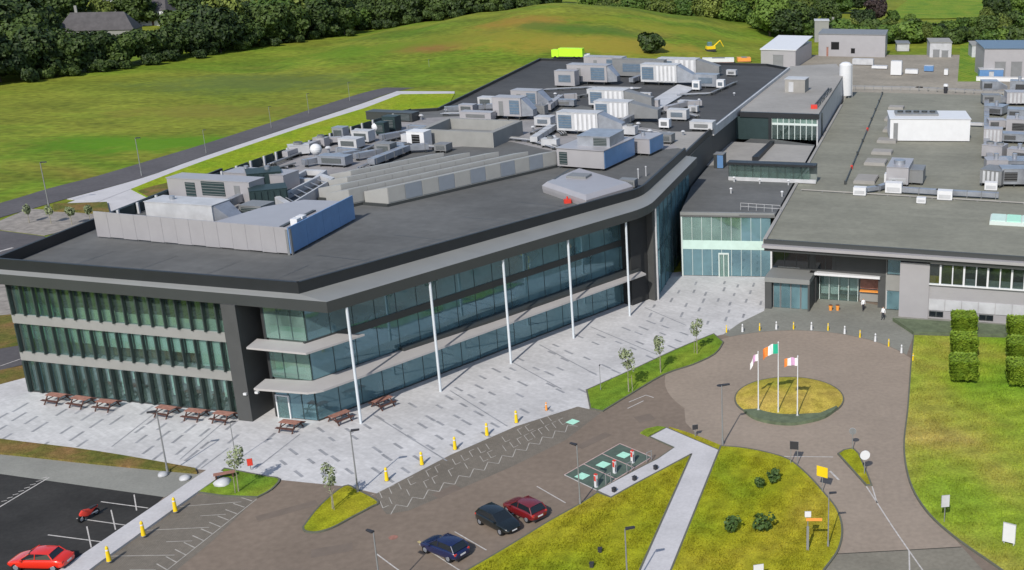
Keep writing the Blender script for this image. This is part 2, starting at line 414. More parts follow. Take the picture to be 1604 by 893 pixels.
M['leaf_c'] = leaf_mat('yellow_green_woodland_leaves', (0.045, 0.070, 0.012), (0.15, 0.185, 0.035))
M['leaf_d'] = leaf_mat('copper_beech_leaves', (0.016, 0.012, 0.012), (0.045, 0.030, 0.026))
M['leaf_pale'] = leaf_mat('grey_green_young_leaves', (0.13, 0.16, 0.085), (0.27, 0.31, 0.17), 0.1)
M['leaf_lime'] = leaf_mat('lime_hedge_leaves', (0.085, 0.155, 0.012), (0.21, 0.29, 0.025), 0.1)
M['leaf_shrub'] = leaf_mat('dark_shrub_leaves', (0.025, 0.055, 0.014), (0.075, 0.125, 0.03), 0.2)
M['lime'] = mat('lime_green_paint', (0.42, 0.75, 0.03), 0.5, 0.05, 1.0)

# ---------------------------------------------------------------- terrain
MOUND = [(-260, 0.0), (-172, 0.6), (-145, 4.9), (-119, 9.4), (-88, 13.4), (-67, 11.9), (-35, 7.4), (-13, 2.6), (2, 0.0), (60, 0.0)]
def mound_h(x, y):
    if y < 330: return 0.0
    h = 0.0
    if MOUND[0][0] < x < MOUND[-1][0]:
        for (a, ha), (b, hb) in zip(MOUND[:-1], MOUND[1:]):
            if a <= x <= b:
                t = (x - a) / (b - a); t = t * t * (3 - 2 * t); h = ha + (hb - ha) * t; break
    if y < 470:
        t = (y - 330) / 140; k = t * t * (3 - 2 * t)
    else:
        t = min(1, (y - 470) / 110); k = 1 - t * t * (3 - 2 * t)
    h *= k
    if not (-80 < x < 190 and y < 425): h += 0.5 * noise.noise(Vector((x * 0.02, y * 0.02, 0))) * min(1, (y - 330) / 60)
    return h

def gz(x, y):
    return -0.08 + mound_h(x, y)

def axis(a, b, steps):
    out = []; c = a
    for lim, st in steps:
        while c < lim - 1e-6:
            out.append(c); c += st
    out.append(b); return out
def ground_at(px, py):
    z = 0.0
    for _ in range(14):
        d = P(px, py, z); z = 0.5 * z + 0.5 * mound_h(d.x, d.y)
    return P(px, py, z)
def patch(m, c, rx, ry, col, amt=0.8, rot=0.0):
    """an uneven patch of other growth in the meadow, at world place c"""
    t = m.node_tree; b = t.nodes['Principled BSDF']; src = b.inputs['Base Color'].links[0].from_socket
    g_ = t.nodes.new('ShaderNodeNewGeometry'); mp = t.nodes.new('ShaderNodeMapping'); mp.vector_type = 'TEXTURE'
    mp.inputs['Location'].default_value = (c[0], c[1], 0); mp.inputs['Scale'].default_value = (rx, ry, 1e5); mp.inputs['Rotation'].default_value = (0, 0, rot)
    ln = t.nodes.new('ShaderNodeVectorMath'); ln.operation = 'LENGTH'
    nz = t.nodes.new('ShaderNodeTexNoise'); nz.inputs['Scale'].default_value = 0.11; nz.inputs['Detail'].default_value = 6; nz.inputs['Roughness'].default_value = 0.7
    t.links.new(g_.outputs['Position'], mp.inputs[0]); t.links.new(mp.outputs[0], ln.inputs[0]); t.links.new(g_.outputs['Position'], nz.inputs['Vector'])
    ad = t.nodes.new('ShaderNodeMath'); ad.operation = 'MULTIPLY_ADD'; ad.inputs[1].default_value = 2.2; t.links.new(nz.outputs[0], ad.inputs[0]); t.links.new(ln.outputs['Value'], ad.inputs[2])
    mr = t.nodes.new('ShaderNodeMapRange'); mr.inputs[1].default_value = 2.15; mr.inputs[2].default_value = 1.5; mr.inputs[3].default_value = 0; mr.inputs[4].default_value = amt
    t.links.new(ad.outputs[0], mr.inputs[0])
    mx = t.nodes.new('ShaderNodeMix'); mx.data_type = 'RGBA'; mx.inputs[7].default_value = (*col, 1)
    t.links.new(mr.outputs[0], mx.inputs[0]); t.links.new(src, mx.inputs[6]); t.links.new(mx.outputs[2], b.inputs['Base Color'])
for px, py, rx, ry, col, am in ((668, 74, 16, 9, (0.21, 0.10, 0.035), 0.8), (815, 36, 22, 18, (0.24, 0.15, 0.025), 0.7), (920, 68, 46, 18, (0.25, 0.20, 0.028), 0.8), (240, 225, 34, 12, (0.075, 0.19, 0.008), 0.85), (840, 30, 20, 10, (0.23, 0.15, 0.03), 0.7), (730, 60, 40, 14, (0.17, 0.17, 0.022), 0.6), (900, 45, 34, 10, (0.06, 0.12, 0.02), 0.7), (400, 130, 40, 22, (0.085, 0.12, 0.03), 0.7), (330, 175, 30, 12, (0.19, 0.165, 0.03), 0.6), (1050, 45, 50, 12, (0.20, 0.21, 0.02), 0.6), (560, 80, 30, 18, (0.09, 0.17, 0.01), 0.6)):
    patch(M['field'], ground_at(px, py), rx, ry, col, am)
def GA(px, py):
    q = ground_at(px, py); return Vector((q.x, q.y, gz(q.x, q.y)))
gx = axis(-900, 900, [(-280, 40), (80, 6), (900, 40)])
gy = axis(-400, 2600, [(20, 60), (320, 30), (620, 6), (1000, 40), (2600, 160)])
g = MB()
g.v = [(x, y, gz(x, y)) for y in gy for x in gx]
nx = len(gx)
g.f = [(j * nx + i, j * nx + i + 1, (j + 1) * nx + i + 1, (j + 1) * nx + i) for j in range(len(gy) - 1) for i in range(nx - 1)]
g.m = [0] * len(g.f)
tag(g.build('ground', M['field'], smooth=True), kind='structure')

def curve(pts, n=6):
    out = []
    q = [pts[0]] + list(pts) + [pts[-1]]
    for i in range(1, len(q) - 2):
        p0, p1, p2, p3 = (Vector(k[:2]) for k in q[i - 1:i + 3])
        for j in range(n):
            t = j / n
            out.append(tuple(0.5 * ((2 * p1) + (p2 - p0) * t + (2 * p0 - 5 * p1 + 4 * p2 - p3) * t * t + (3 * p1 - p0 - 3 * p2 + p3) * t ** 3)))
    out.append(tuple(pts[-1][:2]))
    return out

def flat(name, poly, z, m, parent=None):
    o = MB().sheet(poly, z).build(name, m, parent)
    if parent is None: tag(o, kind='structure')
    return o

def kerb(poly, parent, z0=0.0, h=0.115, w=0.16, closed=True, m=None):
    k = MB(); n = len(poly)
    for i in range(n if closed else n - 1):
        a = Vector((poly[i][0], poly[i][1], 0)); b = Vector((poly[(i + 1) % n][0], poly[(i + 1) % n][1], 0))
        if (b - a).length < 1e-4: continue
        d = (b - a).normalized() * w * 0.45; nn = Vector((-d.y, d.x, 0)).normalized() * w / 2
        k.prism([a - d - nn, b + d - nn, b + d + nn, a - d + nn], z0, z0 + h + 0.0006 * (i % 5))
    return k.build('kerb', m or M['kerb'], parent)

def slab(name, poly, h, m, with_kerb=True, z0=-0.02, keep=None):
    o = MB().prism(poly, z0, h).build(name, m)
    tag(o, kind='structure')
    if with_kerb: kerb(poly, o, 0.0, h + 0.012)
    return o

# forecourt asphalt under everything in front of the buildings
flat('front_car_park', [(-160, -160), (60, -160), (60, 54.9), (-160, 54.9)], -0.004, M['asphalt_dark'])
forecourt = flat('forecourt_road', [(-75, 55), (75, 55), (75, 150), (-13, 158), (-75, 118)], 0.0, M['asphalt'])
# roundabout ring
RC, RR = Vector((2.2, 119.0, 0)), 14.6
ring = [(RC.x + RR * math.cos(t * math.pi / 32), RC.y + RR * math.sin(t * math.pi / 32)) for t in range(64)]
flat('roundabout_road', ring, 0.006, M['asphalt_ring'])
exit_road = [P(1262, 745), P(1228, 719), P(1165, 702), P(1128, 699), P(1095, 684), P(1074, 662), P(1072, 640), P(1330, 640), P(1421, 640), P(1417, 700), P(1425, 755), P(1450, 800), P(1490, 838), P(1506, 856), P(1312, 868), P(1318, 830), P(1308, 800), P(1288, 773)]
flat('exit_road', exit_road, 0.003, M['asphalt_ring'])
flat('exit_road_patch', [P(1311, 868), P(1507, 857), P(1600, 960), P(1230, 960)], 0.005, M['asphalt_patch'])
# plaza
plaza_poly = [P(-150, 660), P(40, 585), P(480, 600), P(1000, 432), P(1066, 426), P(1210, 430), P(1197, 487), P(1160, 505), P(1133, 524), P(1105, 530), P(920, 612), P(941, 645), P(905, 637), P(808, 668), P(705, 713), P(590, 773), P(540, 762), P(440, 752), P(345, 738), P(306, 735), P(-150, 668)]
plaza = flat('plaza', plaza_poly, 0.010, M['plaza'])
# entrance paving
ent = [P(1197, 487), P(1205, 462), P(1290, 462), P(1460, 494), P(1700, 502), P(1700, 530), P(1431, 526)] + [p for p in reversed([(RC.x + 14.7 * math.cos(R(a)), RC.y + 14.7 * math.sin(R(a))) for a in range(26, 128, 6)])][::-1] + [P(1133, 524), P(1160, 505)]
entrance_paving = flat('entrance_paving', ent, 0.008, M['entrance'])
# block paved loading areas
block_mid = flat('block_paving_centre', [P(588, 774), P(705, 713), P(808, 668), P(905, 636), P(942, 646), P(885, 690), P(800, 732), P(640, 800), P(606, 806), P(592, 790)], 0.004, M['block'])
block_left = flat('block_paving_left', [P(306, 775), P(345, 776), P(402, 781), P(330, 850), P(250, 915), P(110, 915)], 0.004, M['block'])
# dark car park, pavement and verge at the left
carpark = flat('car_park', [P(-250, 738), P(0, 741), P(258, 777), P(245, 790), P(105, 890), P(40, 940), P(-250, 960)], 0.006, M['asphalt_dark'])
flat('pavement', [P(-250, 706), P(0, 709), P(310, 742), P(332, 736), P(258, 779), P(0, 742.5), P(-250, 739)], 0.012, M['concrete_grey'])
slab('verge_grass', curve([P(-150, 668), P(0, 690), P(150, 709), P(306, 736)], 4) + curve([P(309, 743), P(150, 728), P(0, 712), P(-150, 700)], 4), 0.22, M['verge'], False)
lp = [P(331, 734), P(354, 743), P(306, 776), P(152, 887), P(120, 912), P(70, 912), P(101, 891)]
left_path = tag(MB().prism(lp, -0.02, 0.20).build('raised_footpath', M['concrete']), kind='structure')
# lawns
lawn_tree = slab('tree_lawn', curve([P(308, 772), P(330, 754), P(352, 735)], 3) + curve([P(420, 748), P(438, 752), P(425, 768), P(403, 780)], 3) + [P(350, 778)], 0.12, M['lawn_green'])
slab('leaf_shaped_lawn', curve([P(475, 827), P(500, 795), P(539, 763), P(560, 769), P(592, 787), P(580, 796), P(554, 810), P(520, 828), P(495, 835), P(478, 833), P(475, 827)], 4)[:-1], 0.12, M['lawn'])
slab('tree_strip_lawn', [P(919, 612)] + curve([P(1000, 576), P(1060, 548), P(1118, 524)], 3) + curve([P(1133, 537), P(1120, 555), P(1085, 572), P(1041, 587), P(985, 620), P(944, 645)], 3) + [P(925, 641)], 0.12, M['lawn_green'])
isl = [(1.45 + 5.8 * math.cos(t * math.pi / 24), 112.8 + 5.7 * math.sin(t * math.pi / 24)) for t in range(48)]
island = MB(); n_ = len(isl)
prev = [(x, y, -0.02) for x, y in isl]; rings = [prev]
for sc, z in ((1.0, 0.13), (0.93, 0.2), (0.75, 0.42), (0.5, 0.55), (0.25, 0.62)):
    rings.append([(1.45 + (x - 1.45) * sc, 112.8 + (y - 112.8) * sc, z) for x, y in isl])
island.v = [p for r in rings for p in r]
for k in range(len(rings) - 1):
    for i in range(n_): island.f.append((k * n_ + i, k * n_ + (i + 1) % n_, (k + 1) * n_ + (i + 1) % n_, (k + 1) * n_ + i))
island.f.append(tuple(range((len(rings) - 1) * n_, len(rings) * n_))); island.m = [0] * len(island.f)
isl_o = tag(island.build('roundabout_island', M['lawn_gold'], smooth=True), kind='structure')
kerb(isl, isl_o, 0.0, 0.14)
apron = [P(1165, 646), P(1190, 644), P(1219, 648), P(1250, 653), P(1285, 651), P(1310, 640)] + curve([P(1312, 642), P(1292, 656), P(1262, 664), P(1236, 667), P(1205, 664), P(1180, 657), P(1165, 646)], 3)[:-1]
apr = MB().prism(apron, 0.01, 0.34).build('low_planting', M['hedge_low'])
tag(apr, kind='structure')
slab('splitter_island', [P(1313, 712), P(1322, 706), P(1336, 703.5), P(1345, 712), P(1352, 728), P(1359, 745), P(1365, 761), P(1357, 761)], 0.12, M['lawn'])
east = curve([P(1431, 526), P(1427, 570), P(1422, 640), P(1416, 700), P(1425, 755), P(1450, 800), P(1492, 840), P(1560, 888), P(1650, 950)], 5)
slab('east_lawn', east + [P(2100, 950), P(2100, 545), P(1604, 531)], 0.14, M['lawn_east'])
mid = curve([P(1129, 700), P(1165, 703), P(1205, 711), P(1237, 722), P(1266, 746), P(1292, 775), P(1311, 800), P(1319, 830), P(1313, 862), P(1290, 895), P(1255, 945)], 5)
slab('centre_lawn', mid + [P(1031, 945), P(1126, 708)], 0.13, M['lawn'])
wl = [P(1083, 713), P(980, 945)] + [P(560, 985)] + curve([P(640, 945), P(735, 893), P(800, 855), P(860, 818), P(905, 793), P(936, 773)], 3) + [P(957, 781), P(1000, 757)]
slab('west_lawn', wl, 0.13, M['lawn'])
conc = [P(1044, 671), P(1126, 706), P(1029, 950), P(978, 950), P(1081, 713), P(999, 757), P(957, 780), P(935, 770), P(972, 750), P(1008, 731), P(1030, 720), P(1056, 702), P(1018, 685)]
path_o = tag(MB().prism(conc, -0.02, 0.10).build('concrete_footpath', M['concrete']), kind='structure')
kerb(conc, path_o, 0.0, 0.105, 0.12)
slab('corner_lawn', [P(1003, 679), P(1015, 684.5), P(1043, 670.5), P(1030, 669), P(1012, 673)], 0.12, M['lawn_green'], False)
slab('roundabout_edge_lawn', [P(1048, 670), P(1075, 678), P(1100, 687), P(1129, 699), P(1126, 705)], 0.12, M['lawn'], False)

# ---------------------------------------------------------------- dark pavers set in the plaza
def inside(q, poly):
    c = False; n = len(poly); j = n - 1
    for i in range(n):
        if (poly[i][1] > q[1]) != (poly[j][1] > q[1]) and q[0] < (poly[j][0] - poly[i][0]) * (q[1] - poly[i][1]) / (poly[j][1] - poly[i][1]) + poly[i][0]:
            c = not c
        j = i
    return c
pav = MB().box(0, 0, -0.03, 1.45, 0.30, 0.036).build('paver', M['paver_dark'], plaza).data
bpy.data.objects.remove(bpy.data.objects['paver'])
stripm = {}
def paver(x, y, az, L=1.45):
    o = inst('paver', pav, plaza, (x, y, 0.010), az, (L / 1.45, 1, 1))
    return o
def pxy(x, y):
    dep = y * math.cos(PITCH) + CAMH * math.sin(PITCH)
    v = (-y * math.sin(PITCH) + CAMH * math.cos(PITCH)) / dep
    return CX + FPX * x / dep, CY + FPX * v
zoneA = [P(-20, 655), P(50, 615), P(395, 660), P(465, 668), P(330, 738), P(300, 730), P(-20, 688)]
zoneB = [P(465, 668), P(560, 668), P(985, 493), P(1110, 527), P(925, 610), P(900, 634), P(808, 664), P(705, 708), P(600, 762), P(540, 758), P(400, 742)]
zoneC = [P(985, 493), P(1030, 474), P(1072, 436), P(1200, 438), P(1193, 484), P(1112, 526)]
rnd = random.Random(3)
npav = 0
for poly, az, du, dv in ((zoneA, R(90 - 4.5), 3.3, 1.75), (zoneB, R(90 - 134.8), 3.1, 1.9), (zoneC, R(90 - 5), 3.4, 2.0)):
    ca, sa = math.cos(az), math.sin(az)
    cx_ = sum(p.x for p in poly) / len(poly); cy_ = sum(p.y for p in poly) / len(poly)
    for i in range(-24, 25):
        for j in range(-24, 25):
            u = (i + (0.5 if j % 2 else 0) + rnd.uniform(-0.22, 0.22)) * du; v = (j + rnd.uniform(-0.12, 0.12)) * dv
            if rnd.random() < 0.27: continue
            x = cx_ + ca * u - sa * v; y = cy_ + sa * u + ca * v
            if inside((x, y), poly):
                paver(x, y, az, rnd.uniform(1.2, 1.9) * (1.3 if poly is zoneA else 1.0)); npav += 1
# long dark drainage strips running out from the columns
strips = [(585, 650, 700, 722), (705, 612, 795, 668), (800, 566, 880, 610), (845, 540, 935, 588), (925, 512, 1030, 556), (1010, 482, 1075, 510), (400, 735, 470, 680), (175, 700, 242, 648), (282, 720, 352, 660), (315, 734, 358, 702)]
for a in strips:
    p, q = P(*a[:2]), P(*a[2:])
    MB().path([p, q], 0.16, 0.0165).build('drain_strip', M['paver_dark'], plaza)

# ---------------------------------------------------------------- painted markings (children of the surface they lie on)
def line(pts, w, m, parent, z=0.014, name='painted_line'):
    return MB().path([P(a, b) for a, b in pts], w, z).build(name, m, parent)
# bay lines beside the parked cars
for a in ((841, 762, 886, 788), (756, 801, 800, 828), (712, 833, 762, 862), (657, 853, 722, 895), (590, 868, 640, 905)):
    line([a[:2], a[2:]], 0.11, M['paint'], forecourt)
line([(655, 848), (684, 866)], 0.25, M['paint_yellow'], forecourt, 0.011)
# three green bays with mint symbols
A0, A1, B1, B0 = P(884, 744), P(971, 695), P(1021, 716), P(936, 769)
for i in range(3):
    t0, t1 = i / 3, (i + 1) / 3
    q = [A0.lerp(A1, t0), A0.lerp(A1, t1), B0.lerp(B1, t1), B0.lerp(B1, t0)]
    MB().sheet(q, 0.009).build('green_bay', M['paint_green'], forecourt)
for t in range(4):
    MB().path([A0.lerp(A1, t / 3), B0.lerp(B1, t / 3)], 0.12, 0.016).build('painted_line', M['paint_pink'] if t else M['paint'], forecourt)
MB().path([A0, A1], 0.12, 0.020).build('painted_line', M['paint_pink'], forecourt)
MB().path([B0, B1], 0.12, 0.020).build('painted_line', M['paint_pink'], forecourt)
def diamond(px, py, parent):
    c = P(px, py); d = (A1 - A0).normalized(); e = Vector((-d.y, d.x, 0))
    pts = [c + d * 0.52 + e * 0.52, c - d * 0.52 + e * 0.52, c - d * 0.52 - e * 0.52, c + d * 0.52 - e * 0.52]
    MB().sheet(pts, 0.021).build('mint_symbol', M['paint_mint'], parent)
for q in ((912, 746), (945, 728), (977, 713)): diamond(*q, forecourt)
diamond(897, 661, block_mid)
# zigzag along the loading strip
zz = []; k_ = 26
a0, a1 = P(612, 806), P(905, 668); off = (P(600, 782) - a0).normalized() * 1.15
for i in range(k_ + 1):
    q = a0.lerp(a1, i / k_); zz.append(q + (off if i % 2 else Vector((0, 0, 0))))
for i in range(k_):
    MB().path([zz[i], zz[i + 1]], 0.09, 0.012 + 0.0015 * (i % 2)).build('zigzag_mark', M['paint_faint'], block_mid)
for r_, (oa, ob, k2) in enumerate(((1.5, 2.7, 24), (3.1, 4.3, 22))):
    dd = (a1 - a0).normalized(); nn_ = (off - dd * off.dot(dd)).normalized()
    rm = random.Random(40 + r_)
    for i in range(k2):
        if rm.random() < 0.25: continue
        c0 = a0.lerp(a1, (i + 0.3) / k2)
        MB().path([c0 + nn_ * oa, c0 + nn_ * ob + dd * 0.55], 0.075, 0.0125).build('bay_mark', M['paint_faint'], block_mid)
        if rm.random() < 0.6: MB().path([c0 + nn_ * ob + dd * 0.5, c0 + nn_ * ob + dd * 1.15], 0.075, 0.0140).build('bay_mark', M['paint_faint'], block_mid)
        if rm.random() < 0.4: MB().path([c0 + nn_ * oa, c0 + nn_ * oa + dd * 0.6], 0.075, 0.0155).build('bay_mark', M['paint_faint'], block_mid)
# bay ladder marks on the left block paving
for i in range(11):
    t = i / 10
    q = P(395, 785).lerp(P(262, 893), t); w_ = P(330, 790).lerp(P(190, 893), t)
    n2 = (w_ - q).normalized()
    MB().path([q, q + n2 * 1.5 + Vector((0.2, 0.9, 0))], 0.10, 0.0125).build('bay_mark', M['paint_faint'], block_left)
    if i % 2 == 0: MB().path([q + n2 * 0.9, q + n2 * (6.4 if i % 4 == 0 else 3.0)], 0.09, 0.0145).build('bay_mark', M['paint_faint'], block_left)
MB().path([P(402, 782), P(262, 893)], 0.09, 0.017).build('bay_mark', M['paint_faint'], block_left)
# dark car park bays
for a in ((75, 838, 160, 849), (120, 812, 198, 823), (158, 786, 232, 796)):
    line([a[:2], a[2:]], 0.12, M['paint'], carpark)
for a in ((136, 825, 143, 858), (174, 799, 181, 830), (210, 775, 214, 800)):
    line([a[:2], a[2:]], 0.10, M['paint'], carpark, 0.018)
line([(-10, 800), (77, 748)], 0.14, M['paint'], carpark)
for k in range(8):
    x = 2 + k * 9
    line([(x, 786 - k * 5.2), (x + 9, 784 - k * 5.2)], 0.10, M['paint'], carpark, 0.019)
# roundabout exit centre line, splitting in two, give-way line
line([(1357, 762), (1372, 785), (1400, 828), (1424, 863)], 0.12, M['paint'], forecourt, 0.0125)
line([(1366, 762), (1374, 788)], 0.12, M['paint'], forecourt, 0.0125)
line([(1424, 863), (1425, 900)], 0.12, M['paint'], forecourt, 0.0125)
line([(1424, 863), (1450, 900)], 0.12, M['paint'], forecourt, 0.0145)
line([(1206, 715), (1305, 716)], 0.12, M['paint'], forecourt, 0.0125)
line([(1300, 738), (1314, 752)], 0.2, M['paint'], forecourt, 0.0125)
line([(985, 630), (1012, 619), (1024, 623)], 0.12, M['paint'], forecourt, 0.0125)
line([(983, 640), (1008, 628)], 0.12, M['paint'], forecourt, 0.0125)
for a in ((1308, 868, 1400, 863), (1400, 863, 1506, 857)):
    line([a[:2], a[2:]], 0.10, M['asphalt_dark'], forecourt, 0.0105, 'tar_joint')
# repairs in the tarmac
M['tarmac_patch'] = mat('tarmac_repair', (0.150, 0.120, 0.098), 0.9, 0.12, 0.6)
for i, (px, py, w_, l_, a_) in enumerate(((520, 862, 1.4, 3.2, 20), (700, 770, 1.2, 2.4, 50), (930, 690, 1.0, 4.0, 52), (1010, 655, 1.6, 1.8, 30), (450, 800, 1.1, 5.0, 35))):
    c = P(px, py); MB().box(c.x, c.y, 0.0, l_, w_, 0.0085 + 0.0002 * i, R(a_)).build('tarmac_patch', M['tarmac_patch'], forecourt)
# drain covers
for q, m_ in (((1128, 604), 'lamp_dark'), ((616, 842), 'timber')):
    c = P(*q); MB().sheet([(c.x + 0.4 * math.cos(i * math.pi / 4), c.y + 0.4 * math.sin(i * math.pi / 4)) for i in range(8)], 0.013).build('drain_cover', M[m_], forecourt)

# ---------------------------------------------------------------- land behind and left of the building
flat('access_road', curve([P(-300, 400), P(0, 318), P(77, 295), P(151, 276), P(245, 248), P(315, 227), P(421, 193), P(540, 154), P(600, 138), P(680, 125), P(775, 121)], 4) + curve([P(785, 131), P(690, 134), P(625, 142), P(560, 164), P(470, 194), P(315, 246), P(224, 278), P(116, 308), P(46, 328), P(0, 341), P(-300, 430)], 4), 0.0, M['asphalt_road'])
slab('rear_footpath', curve([P(105, 312), P(224, 279), P(315, 247), P(470, 195), P(560, 165), P(622, 143)], 4) + [P(712, 143.5), P(712, 147), P(628, 148)] + curve([P(570, 170), P(470, 201), P(315, 254), P(224, 289)], 3) + [P(150, 318)], 0.06, M['concrete'], False, -0.05)
slab('rear_lawn', [P(628, 148), P(712, 147), P(690, 190), P(250, 320), P(205, 297)] + curve([P(224, 289), P(315, 254), P(470, 201), P(570, 170)], 3), 0.09, M['lawn_lime'], False, -0.05)
slab('rear_verge', [P(240, 292), P(330, 272), P(345, 290), P(250, 318), P(215, 300)], 0.12, M['verge'], False, -0.05)
flat('rear_apron', [P(100, 320), P(186, 291), P(255, 298), P(180, 340), P(150, 336)], 0.012, M['concrete'])
slab('planting_bed', [P(-40, 362), P(0, 346), P(46, 327), P(152, 336), P(152, 350), P(70, 369), P(0, 360)], 0.05, M['soil'], False, -0.05)
slab('rear_hedge_bed', [P(84, 322), P(168, 319), P(172, 335), P(84, 332)], 0.35, M['verge'], False, -0.05)
flat('side_road', [P(-200, 380), P(0, 361), P(70, 370), P(90, 420), P(-200, 460)], -0.02, M['asphalt_road'])
line([(-20, 399), (20, 388)], 0.5, M['paint'], bpy.data.objects['side_road'], 0.0)
flat('side_strip_planting', [P(-200, 435), P(25, 435), P(30, 500), P(-200, 520)], -0.015, M['soil'])
slab('side_strip_grass', [P(-200, 510), P(30, 492), P(35, 540), P(-200, 580)], 0.05, M['verge'], False, -0.05)
flat('side_lane', [P(-200, 580), P(36, 535), P(42, 570), P(-200, 625)], -0.01, M['asphalt_road'])
line([(-60, 594), (36, 561)], 0.15, M['paint'], bpy.data.objects['side_lane'], 0.0)
slab('side_verge', [P(-200, 622), P(42, 572), P(46, 590), P(-200, 655)], 0.08, M['verge'], False, -0.05)
# yard behind the plant
flat('rear_yard', [(-75, 215), (-62, 300), (-66, 350), (-8, 352), (-8, 414), (175, 414), (170, 300), (90, 130), (20, 150)], 0.03, M['yard'])
flat('far_pasture', [P(1385, 30), P(1425, -2), P(1600, -10), P(1560, 26), P(1480, 30)], 0.25, M['lawn_green'])
flat('rear_yard_grass', [P(1505, 62), P(1540, 62), P(1540, 128), P(1500, 128)], 0.042, M['lawn_green'])

# ================================================================ office block (left): three storeys, angled glass front
F1 = Fr((-80.957, 114.794), (-55.329, 108.984))          # front with fins
F2 = Fr((-42.3, 106.6), (-18.8, 139.0))                  # column line of the glass front
def meet(fa, oa, fb, ob):
    p, d, q, e = fa.p(0, oa), fa.d, fb.p(0, ob), fb.d
    den = d.x * e.y - d.y * e.x
    t = ((q.x - p.x) * e.y - (q.y - p.y) * e.x) / den
    return p + d * t
K = meet(F1, 0, F2, -4.0)                                 # glass corner
office = thing('office_building', 'large three storey office building with dark overhanging roof, fins and angled blue glass front', 'building', (-60, 130, 0))
GE = F2.p(45.4, -4.0)
E4 = Vector((-16.1, 145.3, 0)); E5 = Vector((-13.4, 172.6, 0)); E6 = Vector((-10.8, 192.8, 0)); E7 = Vector((3.0, 269.5, 0)); E8 = Vector((-2.0, 276.5, 0))
B1_ = Vector((-58.5, 287, 0)); B2_ = Vector((-63.0, 213, 0)); B3_ = Vector((-68.5, 211, 0)); B4_ = Vector((-78.0, 158, 0)); A0_ = F1.p(0, 0)

def seg_wall(a, b, z0, z1, th=0.35):
    d = (b - a).normalized(); n = Vector((-d.y, d.x, 0)) * th
    return [a, b, b + n, a + n]
# blank walls at side and back
wl_ = MB()
for a, b in ((E4, E5), (E5, E6), (E6, E7), (E7, E8), (E8, B1_), (B1_, B2_), (B2_, B3_), (B3_, B4_), (B4_, A0_)):
    wl_.prism(seg_wall(a, b, 0, 14), 0, 13.6)
build_each(wl_, 'rear_wall', M['pillar'], office)
# floors and core seen through the glass
fl = MB()
inner = [F1.p(0.3, -0.35), F1.p(26.8, -0.35), F1.p(26.8, -3.1), F1.p(30.35, -3.1), F1.p(30.35, -0.35)] + [meet(F1, -0.35, F2, -4.35)] + [F2.p(45.2, -4.35), Vector((-17.2, 150, 0)), Vector((-15, 172, 0)), Vector((-60, 200, 0)), B4_ + Vector((0.5, 0, 0))]
for z0, z1 in ((3.75, 4.55), (8.0, 8.8), (12.6, 13.2)):
    fl.prism(inner, z0, z1)
build_each(fl, 'floor_slab', M['interior'], office)
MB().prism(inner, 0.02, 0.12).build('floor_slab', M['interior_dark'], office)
co = MB()
co.fbox(F1, 1.0, 31.0, -7.6, -7.2, 0.12, 12.6); co.fbox(F2, 0.5, 44.5, -12.2, -11.8, 0.12, 12.6)
for k in range(5): co.fbox(F2, 4.5 + 9.7 * k, 4.9 + 9.7 * k, -11.8, -6.5, 0.12, 12.6)
for k in range(5): co.fbox(F1, 1.2 + 6.4 * k, 1.4 + 6.4 * k, -7.2, -2.5, 0.12, 12.6)
build_each(co, 'partition', M['interior'], office)
# furniture shapes inside the upper floors
ds = MB(); rd = random.Random(5)
for z in (0.13, 4.56, 8.81):
    for k in range(26):
        s_ = 1 + 0.95 * k; ds.fbox(F1, s_, s_ + rd.uniform(0.5, 0.9), -2.4 - rd.random(), -1.3, z, z + rd.uniform(0.7, 1.3))
    for k in range(28):
        s_ = 1.5 * k; ds.fbox(F2, s_, s_ + rd.uniform(0.6, 1.2), -7.5 - rd.random(), -5.6, z, z + rd.uniform(0.7, 1.4))
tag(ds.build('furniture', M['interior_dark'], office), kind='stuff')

# ---- front with fins
storeys = [(0.12, 3.70), (4.70, 7.95), (8.95, 12.45)]
for z0, z1 in ((3.70, 4.70), (7.95, 8.95)):
    MB().fbox(F1, -0.25, 26.9, -0.30, 0.18, z0, z1).build('spandrel_band', M['band'], office)
MB().fbox(F1, -0.1, 26.9, -0.3, 0.1, 0.0, 0.12).build('plinth', M['fascia_face'], office)
NF = 17; pitch1 = 26.6 / NF
pane_me, fin_me = [], []
for i, (z0, z1) in enumerate(storeys):
    h = z1 - z0
    a = MB().box(0, 0, 0, pitch1 - 0.10, 0.05, h - 0.04).build('glass_pane', M['glass'], office, local=True); pane_me.append(a.data); bpy.data.objects.remove(a)
    a = MB().prism([(-0.10, -0.06), (0.10, -0.06), (0.07, -0.42), (-0.07, -0.42)], 0, h).build('fin', M['fin'], office, local=True); fin_me.append(a.data); bpy.data.objects.remove(a)
a = MB().box(0, 0, 0, pitch1 * 0.86, 0.04, 1.0).build('blind', M['blind'], office, local=True); blind_me = a.data; bpy.data.objects.remove(a)
a = MB().box(0, 0, 0, pitch1 * 0.95, 0.06, 1.0).build('sill_panel', M['sill'], office, local=True); sill_me = a.data; bpy.data.objects.remove(a)
ol = office.location
rb = random.Random(11)
